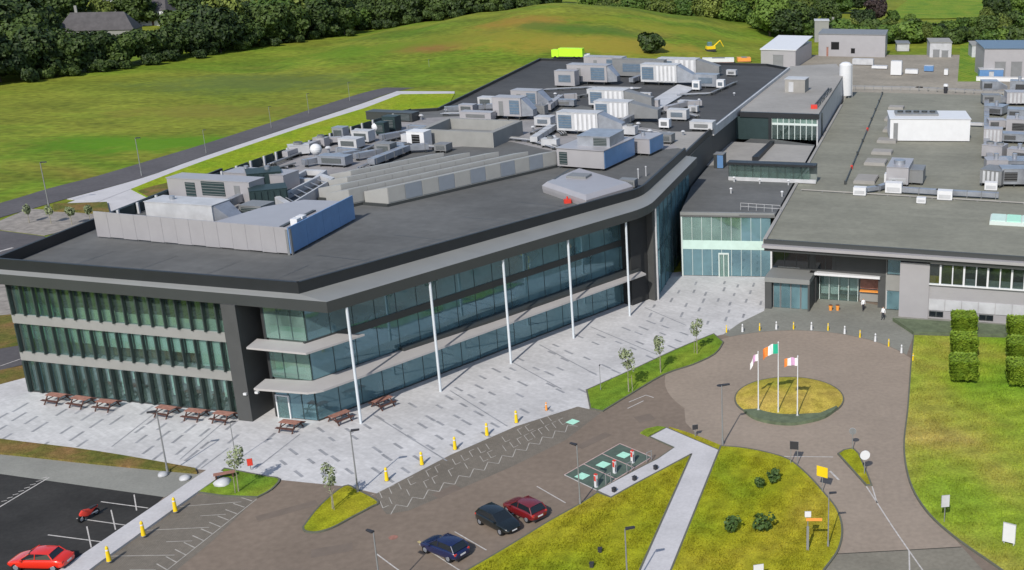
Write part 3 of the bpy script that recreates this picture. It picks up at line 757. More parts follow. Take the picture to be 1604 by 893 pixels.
for i, (z0, z1) in enumerate(storeys):
    for k in range(NF):
        s_ = (k + 0.5) * pitch1
        inst('glass_pane', pane_me[i], office, F1.p(s_, -0.06, z0 + 0.02) - ol, F1.rz)
        inst('fin', fin_me[i], office, F1.p(s_ - pitch1 / 2 + 0.12, 0.0, z0 + 0.01) - ol, F1.rz, (1.7 if i == 0 else 1, 1, 1))
        if i == 1:
            hh = (1.9 if k < 14 else 3.1) * rb.uniform(0.9, 1.0)
            inst('blind', blind_me, office, F1.p(s_ + 0.05, -0.30, z1 - hh - 0.02) - ol, F1.rz, (1, 1, hh))
        elif i == 2:
            inst('sill_panel', sill_me, office, F1.p(s_, -0.30, z0 + 0.03) - ol, F1.rz, (1, 1, rb.uniform(0.95, 1.2)))
        elif rb.random() < 0.7:
            hh = rb.uniform(1.0, 3.4)
            inst('blind', blind_me, office, F1.p(s_ + 0.25, -0.30, z1 - hh - 0.02) - ol, F1.rz, (0.5, 1, hh))
MB().fbox(F1, 26.85, 28.5, -3.0, 1.55, 0, 12.62).build('corner_pillar', M['pillar'], office)
rc = MB(); rc.fbox(F1, 28.5, 31.2, -2.9, -2.6, 0, 12.6); rc.fbox(F1, 30.0, 30.3, -2.6, -0.1, 0, 12.6)
build_each(rc, 'recess_wall', M['wall_dark'], office)
# corner glazing between pillar and glass front
kc = (K - F1.a).dot(F1.d)
for i, (z0, z1) in enumerate([(0.12, 3.75), (4.55, 8.0), (8.8, 12.6)]):
    n = 3
    for k in range(n):
        s0 = 30.4 + (kc - 30.4) * k / n; s1 = 30.4 + (kc - 30.4) * (k + 1) / n
        MB().fbox(F1, s0 + 0.03, s1 - 0.03, -0.07, -0.02, z0, z1).build('glass_pane', M['glass_clear'] if i else M['glass_blue'], office)
        MB().fbox(F1, s0 - 0.03, s0 + 0.028, -0.1, 0.03, z0, z1).build('mullion', M['frame'], office)
    if i == 1: MB().fbox(F1, 30.6, kc - 0.3, -0.5, -0.46, 4.9, 8.0).build('blind', M['blind'], office)
    if i == 2: MB().fbox(F1, 30.6, kc - 0.3, -0.5, -0.44, 8.85, 10.0).build('sill_panel', M['sill'], office)
dr = MB().fbox(F1, 30.5, 31.9, 0.0, 0.06, 0.05, 2.5).build('door', M['glass'], office)
dfm = MB()
for s0, s1, z0, z1 in ((30.42, 30.56, 0.02, 2.6), (31.84, 31.98, 0.02, 2.6), (30.56, 31.84, 2.46, 2.6)): dfm.fbox(F1, s0, s1, -0.02, 0.12, z0, z1)
build_each(dfm, 'door_frame', M['white'], dr)
for s0 in (28.7, 29.6):
    q = F1.p(s0 - 0.5, 1.6 if s0 < 29 else 1.0, 3.1)
    MB().box(q.x, q.y, 3.0, 0.35, 0.3, 0.22, F1.rz).build('wall_lamp', M['white'], office)

# ---- glass front
S0, S1 = -2.2, 45.4
NG = 18; pg = (S1 - S0) / NG
lv = [(0.12, 3.75), (4.55, 8.0), (8.8, 12.6)]
gm, mm = [], []
for z0, z1 in lv:
    a = MB().box(0, 0, 0, pg - 0.07, 0.05, z1 - z0).build('glass_pane', M['glass_blue'], office, local=True); gm.append(a.data); bpy.data.objects.remove(a)
    a = MB().box(0, 0, 0, 0.05, 0.12, z1 - z0).build('mullion', M['frame'], office, local=True); mm.append(a.data); bpy.data.objects.remove(a)
for i, (z0, z1) in enumerate(lv):
    for k in range(NG):
        inst('glass_pane', gm[i], office, F2.p(S0 + (k + 0.5) * pg, -4.03, z0) - ol, F2.rz)
        inst('mullion', mm[i], office, F2.p(S0 + k * pg, -4.03, z0) - ol, F2.rz)
    rr = random.Random(20 + i)
    for k in range(NG):
        if rr.random() < (0.35 if i == 1 else 0.15):
            hh = rr.uniform(0.8, 2.0)
            MB().fbox(F2, S0 + k * pg + 0.1, S0 + (k + 1) * pg - 0.1, -4.5, -4.45, z1 - hh, z1 - 0.02).build('blind', M['blind'], office)
MB().fbox(F2, S0 - 0.4, S1, -4.2, -3.92, 3.75, 4.50).build('spandrel_band', M['fascia_face'], office)
MB().fbox(F2, S0 - 0.4, S1, -4.2, -3.92, 8.0, 8.8).build('spandrel_band', M['fascia_face'], office)
MB().fbox(F2, S0, S1, -4.15, -3.9, 0.0, 0.12).build('plinth', M['fascia_face'], office)
# end walls of the glass front
MB().fbox(F2, 43.2, 46.9, -4.9, -2.4, 0, 12.6).build('end_wall', M['wall_dark'], office)
MB().fbox(F2, 46.4, 46.9, -2.38, -1.3, 0, 12.6).build('end_pillar', M['pillar'], office)
MB().tube(F2.p(46.95, -1.25, 0), F2.p(46.95, -1.25, 12.6), 0.14).build('end_post', M['offwhite'], office)
# columns
cme = MB().tube((0, 0, 0), (0, 0, 12.62), 0.14, 0.14, 14).build('column', M['column'], office, smooth=True, local=True)
cdat = cme.data; bpy.data.objects.remove(cme)
for k in range(5):
    inst('column', cdat, office, F2.p(F2.len * k / 4, 0.0, 0.0) - ol)
# canopies
lowc = [F1.p(30.0, 0.6), F1.p(30.4, 3.0), F1.p(36.2, 2.75), F1.p(36.9, 2.3)] + [F2.p(-3.0, -1.05), F2.p(6, -1.0), F2.p(44.2, -0.75), F2.p(44.6, -2.2), F2.p(8, -3.92), F2.p(S0, -3.92), F1.p(kc, 0.0)]
MB().prism(lowc, 4.30, 4.52).build('canopy', M['canopy'], office)
MB().prism([F2.p(8.2, -3.90), F2.p(44.6, -3.90), F2.p(44.6, -2.0), F2.p(20, -2.6), F2.p(8.2, -3.2)], 4.524, 4.86).build('canopy_gutter', M['fascia_face'], office)
upc = [F1.p(29.3, 0.05), F1.p(29.8, 2.4), F1.p(36.5, 2.5), F2.p(2.6, -1.5), F2.p(1.0, -3.92), F2.p(S0, -3.92), F1.p(kc, 0.05)]
MB().prism(upc, 8.42, 8.62).build('canopy', M['canopy'], office)

# glazing along the right end of the block
EF = Fr(E4, E5)
for i in range(9):
    w_ = (EF.len - 1.2) / 9
    for z0, z1 in ((0.1, 6.2), (6.35, 12.5)):
        MB().fbox(EF, 0.8 + i * w_ + 0.04, 0.8 + (i + 1) * w_ - 0.04, 0.06, 0.11, z0, z1).build('glass_pane', M['glass_blue'], office)
    MB().fbox(EF, 0.8 + i * w_ - 0.05, 0.8 + i * w_ + 0.038, 0.02, 0.16, 0.0, 12.5).build('mullion', M['frame'], office)

# ---- roof edge: dark upstand, sloping brim, fascia face, soffit
Dl = [F1.p(-0.45, 0.42), Vector((-46.7, 106.4, 0)), Vector((-17.5, 146.3, 0)), Vector((-13.7, 172.3, 0))]
Bl = [F1.p(-0.9, 1.05), Vector((-43.45, 104.75, 0)), Vector((-16.2, 141.9, 0)), Vector((-12.0, 172.2, 0))]
# round the far corner of the brim
def arc3(a, b, c, k, n=5):
    p0 = b + (a - b).normalized() * k; p1 = b + (c - b).normalized() * k; out = []
    for i in range(n + 1):
        t = i / n; out.append(p0 * (1 - t) ** 2 + b * 2 * t * (1 - t) + p1 * t * t)
    return out
Bp = [Bl[0], Bl[1]] + arc3(Bl[1], Bl[2], Bl[3], 3.2) + [Bl[3]]
Dp = [Dl[0], Dl[1]] + arc3(Dl[1], Dl[2], Dl[3], 2.2) + [Dl[3]]
Wp = [F1.p(-0.3, -0.2), K, F2.p(42, -4.0), F2.p(43.5, -4.0), F2.p(45, -3.6), F2.p(46, -3), Vector((-16.5, 147, 0)), Vector((-16.2, 149, 0)), Vector((-13.6, 172.2, 0))]
Wp = Wp[:len(Bp)]
def band(loopA, zA, loopB, zB, name, m):
    mb = MB(); n = len(loopA)
    vv = [(p.x, p.y, zA) for p in loopA] + [(p.x, p.y, zB) for p in loopB]
    mb.add(vv, [(i, n + i, n + i + 1, i + 1) for i in range(n - 1)])
    return mb.build(name, m, office)
band(Dp, 14.02, Bp, 13.75, 'roof_brim', M['fascia'])
band(Bp, 13.75, Bp, 12.60, 'fascia', M['fascia_face'])
while len(Wp) < len(Bp): Wp.append(Wp[-1])
band(Bp, 12.60, Wp, 12.60, 'soffit', M['fascia_face'])
# upstand as a closed wall of real thickness all round
Dout = Dp + [E6, E7, E8, B1_, B2_, B3_, B4_, F1.p(-0.9, -0.2)]
up = MB(); n = len(Dout)
cxy = Vector((-40, 190, 0))
for i in range(n):
    a, b = Dout[i], Dout[(i + 1) % n]; d = (b - a)
    if d.length < 0.01: continue
    d.normalize(); nn = Vector((-d.y, d.x, 0)) * 0.32
    up.prism([a - d * 0.0, b, b + nn, a + nn], 13.3, 15.2 if (i < len(Dp) - 1 or i >= n - 2) else 14.55)
build_each(up, 'parapet', M['fascia_dark'], office)
MB().sheet([p for p in Dout], 14.0).build('roof_deck', M['roof'], office)
rear_deck = [E5 + Vector((-0.5, 10, 0)), E6 + Vector((-0.4, 0, 0)), E7 + Vector((-0.4, 0, 0)), E8 + Vector((0, -0.4, 0)), B1_ + Vector((0.4, -0.4, 0)), B2_ + Vector((0.4, 4, 0)), Vector((-40, 222, 0)), Vector((-24, 206, 0))]
MB().sheet(rear_deck, 14.006).build('roof_deck_rear', M['roof_dark'], office)
MB().sheet([P(1036, 206, 14), P(1112, 207, 14), E6 + Vector((-0.5, -1, 0)), E5 + Vector((-0.6, 4, 0)), P(1062, 232, 14)], 14.012).build('roof_deck_pale', M['roof_pale'], office)
MB().sheet([P(262, 322, 14), P(420, 262, 14), P(640, 186, 14), P(725, 182, 14), P(860, 178, 14), P(1036, 204, 14), P(1062, 232, 14), P(985, 240, 14), P(880, 240, 14), P(800, 222, 14), P(640, 238, 14), P(560, 275, 14), P(500, 322, 14), P(400, 348, 14)], 14.009).build('plant_deck', M['deck_pale'], office)
# light coping between the dark roof and the hall roof
MB().prism(seg_wall(E6, E7, 0, 0, -0.35), 13.2, 14.62).build('coping', M['offwhite'], office)
# panels and posts along the left roof edge
edge = [P(168, 331, 15.2), P(257, 297, 15.2), P(400, 246, 15.2), P(520, 205, 15.2), P(636, 170, 15.2)]
ts = []
for a, b in zip(edge[:-1], edge[1:]):
    L_ = (b - a).length; k = max(2, int(L_ / 3.0))
    for i in range(k): ts.append(a.lerp(b, i / k))
ts.append(edge[-1])
for a, b in zip(ts[:-1], ts[1:]):
    d = (b - a).normalized(); nn = Vector((-d.y, d.x, 0)) * 0.12
    a2, b2 = a + d * 0.16 - nn * 9, b - d * 0.16 - nn * 9
    MB().prism([a2, b2, b2 + nn, a2 + nn], 14.0, 15.25).build('screen_panel', M['louvre'], office)
    q = a - nn * 11.5
    MB().box(q.x, q.y, 14.0, 0.26, 0.26, 1.4, math.atan2(d.y, d.x)).build('screen_post', M['offwhite'], office)
# seams of the membrane
sm = MB()
for t in (9, 19, 29, 38): sm.path([F2.p(t, -4.2), F2.p(t - 3.0, -14)], 0.10, 14.008)
for t in (6, 14, 22, 30): sm.path([F1.p(t, -1.0), F1.p(t + 0.5, -8)], 0.10, 14.008)
sm.path([F2.p(-1, -8.0), F2.p(44, -8.0)], 0.10, 14.0095)
build_each(sm, 'membrane_seam', M['fascia_face'], office)

# ---- sawtooth rooflights (rows parallel to the glass front)
SR = Fr((-49.0, 141.0), (-31.9, 164.0))
rows = [(0.0, 0.0, 28.7, 2.1), (-3.5, -3.2, 26.5, 1.95), (-7.0, -2.0, 24.0, 1.9), (-10.4, 1.2, 21.5, 1.8), (-13.8, 4.0, 19.5, 1.7)]
for j, (o, s0, s1, h) in enumerate(rows):
    bb = MB()
    a_, b_, c_, d_ = SR.p(s0, o), SR.p(s1, o), SR.p(s1, o - 3.2), SR.p(s0 - 1.2, o - 3.2)
    bb.add([(a_.x, a_.y, 14.35), (b_.x, b_.y, 14.35), (c_.x, c_.y, 14.35), (d_.x, d_.y, 14.35), (a_.x, a_.y, 14.35 + h), (b_.x, b_.y, 14.35 + h), (c_.x, c_.y, 13.65 + h), (d_.x, d_.y, 13.65 + h)],
           [(0, 1, 5, 4), (1, 2, 6, 5), (2, 3, 7, 6), (3, 0, 4, 7), (4, 5, 6, 7)])
    rl = bb.build('sawtooth_rooflight', M['rooflight'], office)
    MB().prism([SR.p(s0 - 0.3, o + 0.12), SR.p(s1, o + 0.12), SR.p(s1, o - 3.3), SR.p(s0 - 1.5, o - 3.3)], 14.0, 14.36).build('kerb_upstand', M['fascia_face'], rl)
    k = max(3, int((s1 - s0) / 2.6)); w = (s1 - s0) / k
    for i in range(k):
        MB().fbox(SR, s0 + i * w + 0.06, s0 + (i + 1) * w - 0.06, o + 0.005, o + 0.05, 14.5, 14.3 + h).build('panel', M['rooflight_blue'] if (i % 2 and j == 0) else M['rooflight'], rl)
# ---- square light well with a raised rim
rim_o = [P(655, 203, 16.4), P(700, 184, 16.4), P(818, 189, 16.4), P(772, 208, 16.4)]
cen = sum(rim_o, Vector()) / 4
rim_i = [cen + (p - cen) * 0.86 for p in rim_o]
wb = MB()
for i in range(4):
    wb.prism([rim_o[i], rim_o[(i + 1) % 4], rim_i[(i + 1) % 4], rim_i[i]], 14.0, 16.4)
lw = wb.build('light_well', M['band'], office)
MB().sheet(rim_i, 14.7).build('well_floor', M['grey_metal'], lw)

# ================================================================ plant standing on the office roof
ZR = 14.012
GRZ = F1.rz
def loc(px, py, z=ZR): 
    q = P(px, py, z); return Vector((q.x, q.y, z))

# front screened enclosure: tall metal screen of panels on two sides, low roof over its right half
scr = thing('plant_screen', 'long lilac grey metal plant screen with shaded right end painted sky blue at front of office roof', 'plant screen', (-64, 124, ZR))
sa, sb, sc_ = P(153, 372, ZR), P(457, 400, ZR), P(557, 345, ZR)
SF, SS = Fr(sa, sb), Fr(sb, sc_)
k = 14
for i in range(k):
    w = SF.len / k; dz = 0.0
    MB().fbox(SF, i * w + 0.01, (i + 1) * w - 0.012, -0.14, 0.0 - 0.006 * (i % 2), ZR + 0.12 + 0.05 * (i % 2), 17.1).build('screen_panel', M['screen'], scr)
k = 8
for i in range(k):
    w = SS.len / k
    MB().fbox(SS, i * w + 0.012, (i + 1) * w - 0.012, -0.14, 0.0 - 0.006 * (i % 2), ZR + 0.2, 17.1 - 0.003 * (i % 2)).build('screen_panel', M['blue_and_sky_tint'], scr)  # shaded end painted with the blue of the reflected sky
fr_ = MB()
for i in range(15): fr_.fbox(SF, i * SF.len / 14 - 0.05, i * SF.len / 14 + 0.05, -0.4, -0.145, ZR, 16.9)
for i in range(9): fr_.fbox(SS, i * SS.len / 8 - 0.05, i * SS.len / 8 + 0.05, -0.4, -0.145, ZR, 16.9)
build_each(fr_, 'screen_frame', M['grey_metal'], scr)
rt = MB().prism([SF.p(14.6, -0.5), SF.p(SF.len - 0.4, -0.5), SS.p(SS.len - 0.3, -0.5), SS.p(SS.len - 0.3, -6.2), SF.p(15.5, -9.2)], 15.2, 16.45).build('low_roof', M['screen'], scr)
MB().fbox(SS, 2.2, 9.5, -2.3, -1.9, 16.46, 16.62).build('roof_slot', M['fascia_face'], rt)
for s_ in (3.4, 4.6): 
    q = SS.p(s_, -1.0); MB().box(q.x, q.y, 16.46, 0.9, 0.8, 0.8, SS.rz).build('roof_cowl', M['white'], rt)

def unit(name, label, cat, px, py, sx, sy, sz, m, rz=GRZ, extras=(), group=None, z=ZR, pix=True, leg=0.35):
    """a roof box on a base frame with grilles, a lid and a few fittings; px,py is the middle of its front foot"""
    q = loc(px, py, z) if pix else Vector((px, py, z))
    c = Vector((math.cos(rz), math.sin(rz), 0)); n = Vector((-c.y, c.x, 0))
    ctr = q + n * (sy / 2)
    t = thing(name, label, cat, ctr, rz, group)
    b = MB()
    for ax in (-0.42, 0.0, 0.42):
        b.box(ax * sx, 0, 0, 0.16, sy * 0.96, leg)
    tag(b.build('base_frame', M['fascia_face'], t, local=True), kind='stuff')
    MB().box(0, 0, leg, sx, sy, sz).build('casing', m, t, local=True)
    MB().box(0, 0, leg + sz, sx * 1.02, sy * 1.03, 0.08).build('lid', m, t, local=True)
    for e in extras:
        if e[0] == 'grille':      # x0,x1 as fractions of the front, z0,z1 fractions
            _, x0, x1, z0, z1, mm_ = e
            gq = MB().prism([(-sx/2 + x0*sx, -sy/2 - 0.05), (-sx/2 + x1*sx, -sy/2 - 0.05), (-sx/2 + x1*sx, -sy/2 + 0.02), (-sx/2 + x0*sx, -sy/2 + 0.02)], leg + z0*sz, leg + z1*sz).build('grille', M[mm_], t, local=True)
            sl = MB(); nb = 5
            for i in range(nb):
                zz_ = leg + (z0 + (z1 - z0) * (i + 0.5) / nb) * sz
                sl.prism([(-sx/2 + x0*sx, -sy/2 - 0.09), (-sx/2 + x1*sx, -sy/2 - 0.09), (-sx/2 + x1*sx, -sy/2 - 0.045), (-sx/2 + x0*sx, -sy/2 - 0.045)], zz_ - 0.03, zz_ + 0.03)
            tag(sl.build('louvre_blade', M['grey_metal'], gq, local=True), kind='stuff')
        elif e[0] == 'ribs':
            _, x0, x1, nn_, mm_ = e
            for i in range(nn_):
                x = -sx/2 + (x0 + (x1 - x0) * (i + 0.5) / nn_) * sx
                MB().box(x, -sy/2 - 0.06, leg + 0.06*sz, (x1 - x0) * sx / nn_ * 0.55, 0.13, 0.88 * sz).build('rib', M[mm_], t, local=True)
        elif e[0] == 'hood':      # sloping duct at the right end
            _, L_, hz, mm_ = e
            b = MB(); x0 = sx/2; y0 = sy * 0.42
            b.add([(x0, -y0, leg), (x0, y0, leg), (x0, y0, leg + sz), (x0, -y0, leg + sz), (x0 + L_, -y0 * 0.7, leg + 0.1), (x0 + L_, y0 * 0.7, leg + 0.1), (x0 + L_, y0 * 0.7, leg + hz), (x0 + L_, -y0 * 0.7, leg + hz)],
                  [(0, 3, 7, 4), (3, 2, 6, 7), (2, 1, 5, 6), (1, 0, 4, 5), (4, 7, 6, 5), (0, 1, 2, 3)])
            b.build('duct_hood', M[mm_], t, local=True)
        elif e[0] == 'fans':
            _, nn_ = e
            for i in range(nn_):
                x = -sx/2 + sx * (i + 0.5) / nn_; r_ = min(sx / nn_, sy) * 0.36
                f_ = MB().tube((x, 0, leg + sz + 0.08), (x, 0, leg + sz + 0.45), r_, r_, 14).build('fan_cowl', M['grey_metal'], t, local=True)
                MB().tube((x, 0, leg + sz + 0.452), (x, 0, leg + sz + 0.47), r_ * 0.8, r_ * 0.8, 12).build('fan_grille', M['fascia_face'], f_, local=True)
        elif e[0] == 'flue':
            _, x, y, h_, r_ = e
            MB().tube((x, y, leg + sz), (x, y, leg + sz + h_), r_, r_, 12).build('flue', M['duct'], t, smooth=True, local=True)
        elif e[0] == 'sky_tint_side':  # right side coloured as if mirroring the blue sky
            MB().box(sx/2 + 0.03, 0, leg + 0.05, 0.06, sy * 0.97, sz - 0.1).build('side_panel', M['blue_and_sky_tint'], t, local=True)
        elif e[0] == 'door':
            MB().box(e[1] * sx, -sy/2 - 0.03, leg + 0.05, 0.8, 0.06, sz * 0.8).build('access_door', M['grey_metal'], t, local=True)
    return t

def duct(name, label, pts, w, h, m='duct', group=None, leg=0.4):
    """square duct through a list of (x,y,z) points (z = underside), on small feet"""
    p0 = Vector(pts[0]); t = thing(name, label, 'duct', (p0.x, p0.y, ZR), 0, group)
    b = MB()
    for a, c in zip(pts[:-1], pts[1:]):
        a = Vector(a); c = Vector(c); d = (c - a); d.z = 0
        if d.length < 0.01: continue
        d.normalize(); n = Vector((-d.y, d.x, 0)) * (w / 2); a_ = a - d * w * 0.45; c_ = c + d * w * 0.45
        vv = [a_ - n, c_ - n, c_ + n, a_ + n]
        b.add([(v.x, v.y, v.z) for v in vv] + [(v.x, v.y, v.z + h) for v in vv], [(3, 2, 1, 0), (4, 5, 6, 7), (0, 1, 5, 4), (1, 2, 6, 5), (2, 3, 7, 6), (3, 0, 4, 7)])
    b.build('duct_run', M[m], t)
    f = MB(); fl_ = MB()
    for a, c in zip(pts[:-1], pts[1:]):
        a = Vector(a); c = Vector(c); L_ = (c - a).length; k = max(1, int(L_ / 2.5)); d = (c - a).normalized(); rz_ = math.atan2(d.y, d.x)
        for i in range(k + 1):
            q = a.lerp(c, (i + 0.02) / (k + 0.04))
            if q.z > ZR + 0.1: f.box(q.x, q.y, ZR, 0.12, w * 0.8, q.z - ZR, rz_)
            fl_.box(q.x, q.y, q.z - 0.04, 0.09, w + 0.1, h + 0.08, rz_)
    if f.v: tag(f.build('foot', M['fascia_face'], t), kind='stuff')
    tag(fl_.build('flange', M['grey_metal'], t), kind='stuff')
    return t

# units inside the front enclosure
unit('air_handling_unit', 'pale rounded duct unit behind the middle of the front plant screen', 'roof unit', 285, 362, 9.0, 3.2, 2.9, M['offwhite'], extras=(('hood', 2.6, 0.9, 'duct'), ('flue', -2, 0, 0.5, 0.3)))
unit('air_handling_unit', 'grey roof unit in the gap behind the front plant screen', 'roof unit', 395, 352, 3.0, 2.6, 1.9, M['grey_metal'], extras=(('grille', 0.1, 0.9, 0.2, 0.9, 'louvre'),))
unit('air_handling_unit', 'white box with grey grille beside the dark louvre tower', 'roof unit', 398, 350, 1.8, 1.8, 1.4, M['offwhite'], extras=(('door', 0.0),), rz=GRZ + 0.3)
unit('air_handling_unit', 'tall lilac grey unit with dark louvre openings near left roof edge', 'roof unit', 330, 318, 12.0, 3.0, 2.6, M['screen'], extras=(('grille', 0.22, 0.34, 0.1, 0.85, 'louvre'), ('grille', 0.42, 0.70, 0.25, 0.95, 'louvre'), ('door', 0.35)))
unit('louvre_tower', 'dark green louvred tower on the office roof left of the sunken trough', 'louvre tower', 424, 325, 4.4, 3.2, 1.9, M['louvre'], rz=GRZ + R(40), extras=(('ribs', 0.0, 1.0, 6, 'louvre'),))
unit('louvre_tower', 'upper dark green louvred box behind the lower louvred tower', 'louvre tower', 418, 302, 4.2, 3.6, 2.3, M['louvre'], rz=GRZ + R(40), extras=(('ribs', 0.0, 1.0, 6, 'louvre'),))
unit('air_handling_unit', 'long low lilac unit between louvred tower and left roof edge', 'roof unit', 400, 300, 9.0, 3.4, 2.0, M['screen'], extras=(('flue', 1, 0, 0.8, 0.35), ('flue', -2.5, 0.4, 0.6, 0.3)))
# sunken trough with pale rim
tr_ = thing('duct_trough', 'long pale rimmed trough running diagonally between louvred tower and rooflights', 'duct trough', loc(470, 300), 0)
q4 = [P(430, 309, 15.4), P(505, 272, 15.4), P(524, 278, 15.4), P(452, 322, 15.4)]; qc = sum(q4, Vector()) / 4
qi = [qc + (p - qc) * 0.84 for p in q4]
mb = MB()
for i in range(4): mb.prism([q4[i], q4[(i + 1) % 4], qi[(i + 1) % 4], qi[i]], ZR, 15.4)
mb.build('rim', M['offwhite'], tr_); MB().sheet(qi, 14.45).build('trough_floor', M['fascia_face'], tr_)
mb = MB()
for i in range(6):
    a, b = qi[0].lerp(qi[1], (i + 0.5) / 6), qi[3].lerp(qi[2], (i + 0.5) / 6); mb.tube((a.x, a.y, 15.1), (b.x, b.y, 15.1), 0.08, 0.08, 6)
build_each(mb, 'cross_bar', M['duct'], tr_)
ring_o = [P(452, 279, 15.0), P(478, 265, 15.0), P(512, 266, 15.0), P(492, 281, 15.0)]; rc_ = sum(ring_o, Vector()) / 4; ring_i = [rc_ + (p - rc_) * 0.75 for p in ring_o]
tr2 = thing('duct_trough', 'short square rimmed trough behind the long diagonal trough', 'duct trough', loc(480, 280), 0)
mb = MB()
for i in range(4): mb.prism([ring_o[i], ring_o[(i + 1) % 4], ring_i[(i + 1) % 4], ring_i[i]], ZR, 15.0)
mb.build('rim', M['offwhite'], tr2); MB().sheet(ring_i, 14.3).build('trough_floor', M['black'], tr2)

for i, (px, py, lab) in enumerate(((600, 222, 'galvanised duct run along the back of the sawtooth rooflights'), (560, 252, 'galvanised duct bending beside the small white tank dome'), (480, 262, 'galvanised duct next to the short square trough'))):
    a = loc(px, py); b = a + Vector((9 * math.cos(SR.rz), 9 * math.sin(SR.rz), 0)); c = b + Vector((-3.5, 1.2, 0))
    duct('roof_duct', lab, [(a.x, a.y, ZR + 0.4), (b.x, b.y, ZR + 0.4), (c.x, c.y, ZR + 0.4)], 0.9, 0.8)
# domed vessel on a stand
dv = thing('domed_vent', 'round white domed vent on a short stand amid left roof ducts', 'roof vent', loc(497, 252), 0)
MB().tube((0, 0, 0), (0, 0, 1.2), 0.35, 0.3, 12).build('stand', M['duct'], dv, local=True)
db = MB(); rr_ = 0.85
for i in range(8): 
    a0_, a1_ = -math.pi/2 + math.pi * i / 8, -math.pi/2 + math.pi * (i + 1) / 8
    db.tube((0, 0, 1.75 + rr_ * math.sin(a0_)), (0, 0, 1.75 + rr_ * math.sin(a1_)), max(0.01, rr_ * math.cos(a0_)), max(0.01, rr_ * math.cos(a1_)), 16, caps=False)
db.build('dome', M['white'], dv, smooth=True, local=True)
dv2 = copy_tree(dv); dv2.location = loc(590, 212); dv2.scale = (0.8, 0.8, 0.8); tag(dv2, 'small white domed vent near the rear left edge of the office roof')
items = [
 (545, 235, 3.2, 2.4, 1.3, 'offwhite', 'low pale roof box left of the white domed vent'), (600, 245, 2.6, 2.0, 1.5, 'grey_metal', 'small grey roof box in front of rear white kiosk'),
 (520, 262, 4.5, 2.0, 1.2, 'duct', 'galvanised plenum box among the left roof ducts'), (565, 225, 3.0, 2.0, 1.6, 'offwhite', 'pale roof box at rear of left roof edge posts'),
 (610, 207, 2.4, 2.0, 2.2, 'louvre', 'dark green louvre box at the rear left of office roof'), (596, 213, 1.6, 1.6, 1.8, 'louvre', 'narrow dark louvre box beside the larger rear louvre box'),
 (580, 285, 1.8, 1.4, 0.9, 'grey_metal', 'small grey box at left end of second rooflight row')]
for px, py, a, b, c, m_, lab in items:
    unit('roof_box', lab, 'roof unit', px, py, a, b, c, M[m_], extras=(('grille', 0.15, 0.85, 0.2, 0.8, 'louvre'),))
unit('roof_kiosk', 'white framed kiosk with dark opening in front of the square light well', 'kiosk', 652, 233, 3.0, 2.4, 2.5, M['white'], extras=(('grille', 0.3, 0.75, 0.0, 0.85, 'black'),), leg=0.1)
unit('roof_kiosk', 'dark shed roof wedge at rear left corner of office roof', 'roof unit', 610, 190, 9.0, 2.6, 1.4, M['fascia_face'], leg=0.1, extras=(('grille', 0.55, 0.95, 0.1, 0.9, 'louvre'),))

# white air handlers
AH = (('grille', 0.04, 0.36, 0.14, 0.86, 'blue_grille'), ('ribs', 0.42, 0.98, 5, 'white'), ('hood', 4.0, 1.4, 'duct'))
AH2 = (('grille', 0.05, 0.38, 0.14, 0.86, 'blue_grille'), ('ribs', 0.44, 0.98, 4, 'white'), ('hood', 5.2, 1.6, 'grey_metal'))
AH3 = (('grille', 0.6, 0.94, 0.12, 0.88, 'blue_grille'), ('door', -0.2), ('hood', 2.0, 1.2, 'duct'))
units = [
 (905, 212, 7.2, 3.0, 3.0, AH, 'nearest white air handler with teal end grille behind the angled roof deck'),
 (958, 191, 6.4, 3.0, 2.8, AH2, 'white air handler with grey hood just right of the nearest one'),
 (950, 171, 7.0, 3.0, 2.8, AH2, 'white ribbed air handler in the second row, centre of the rear roof'),
 (795, 188, 5.4, 3.0, 3.2, AH3, 'white framed air handler right of the square light well'),
 (822, 174, 5.2, 3.0, 3.0, AH3, 'white framed air handler behind the one by the square light well'),
 (920, 133, 9.0, 3.4, 3.4, AH3, 'long grey white air handler on the dark rear roof, left one'),
 (945, 119, 9.0, 3.2, 3.4, AH3, 'pale air handler half hidden behind the left rear unit'),
 (1032, 134, 8.0, 3.4, 3.6, AH, 'white ribbed air handler on the dark rear roof, right one'),
 (1060, 119, 9.0, 3.4, 3.0, AH2, 'pale air handler behind the right rear unit')]
for px, py, a, b, c, ex, lab in units:
    unit('air_handling_unit', lab, 'air handler', px, py, a, b, c, M['offwhite'] if ex is not AH3 else M['screen'], extras=ex, group=None, leg=0.7)
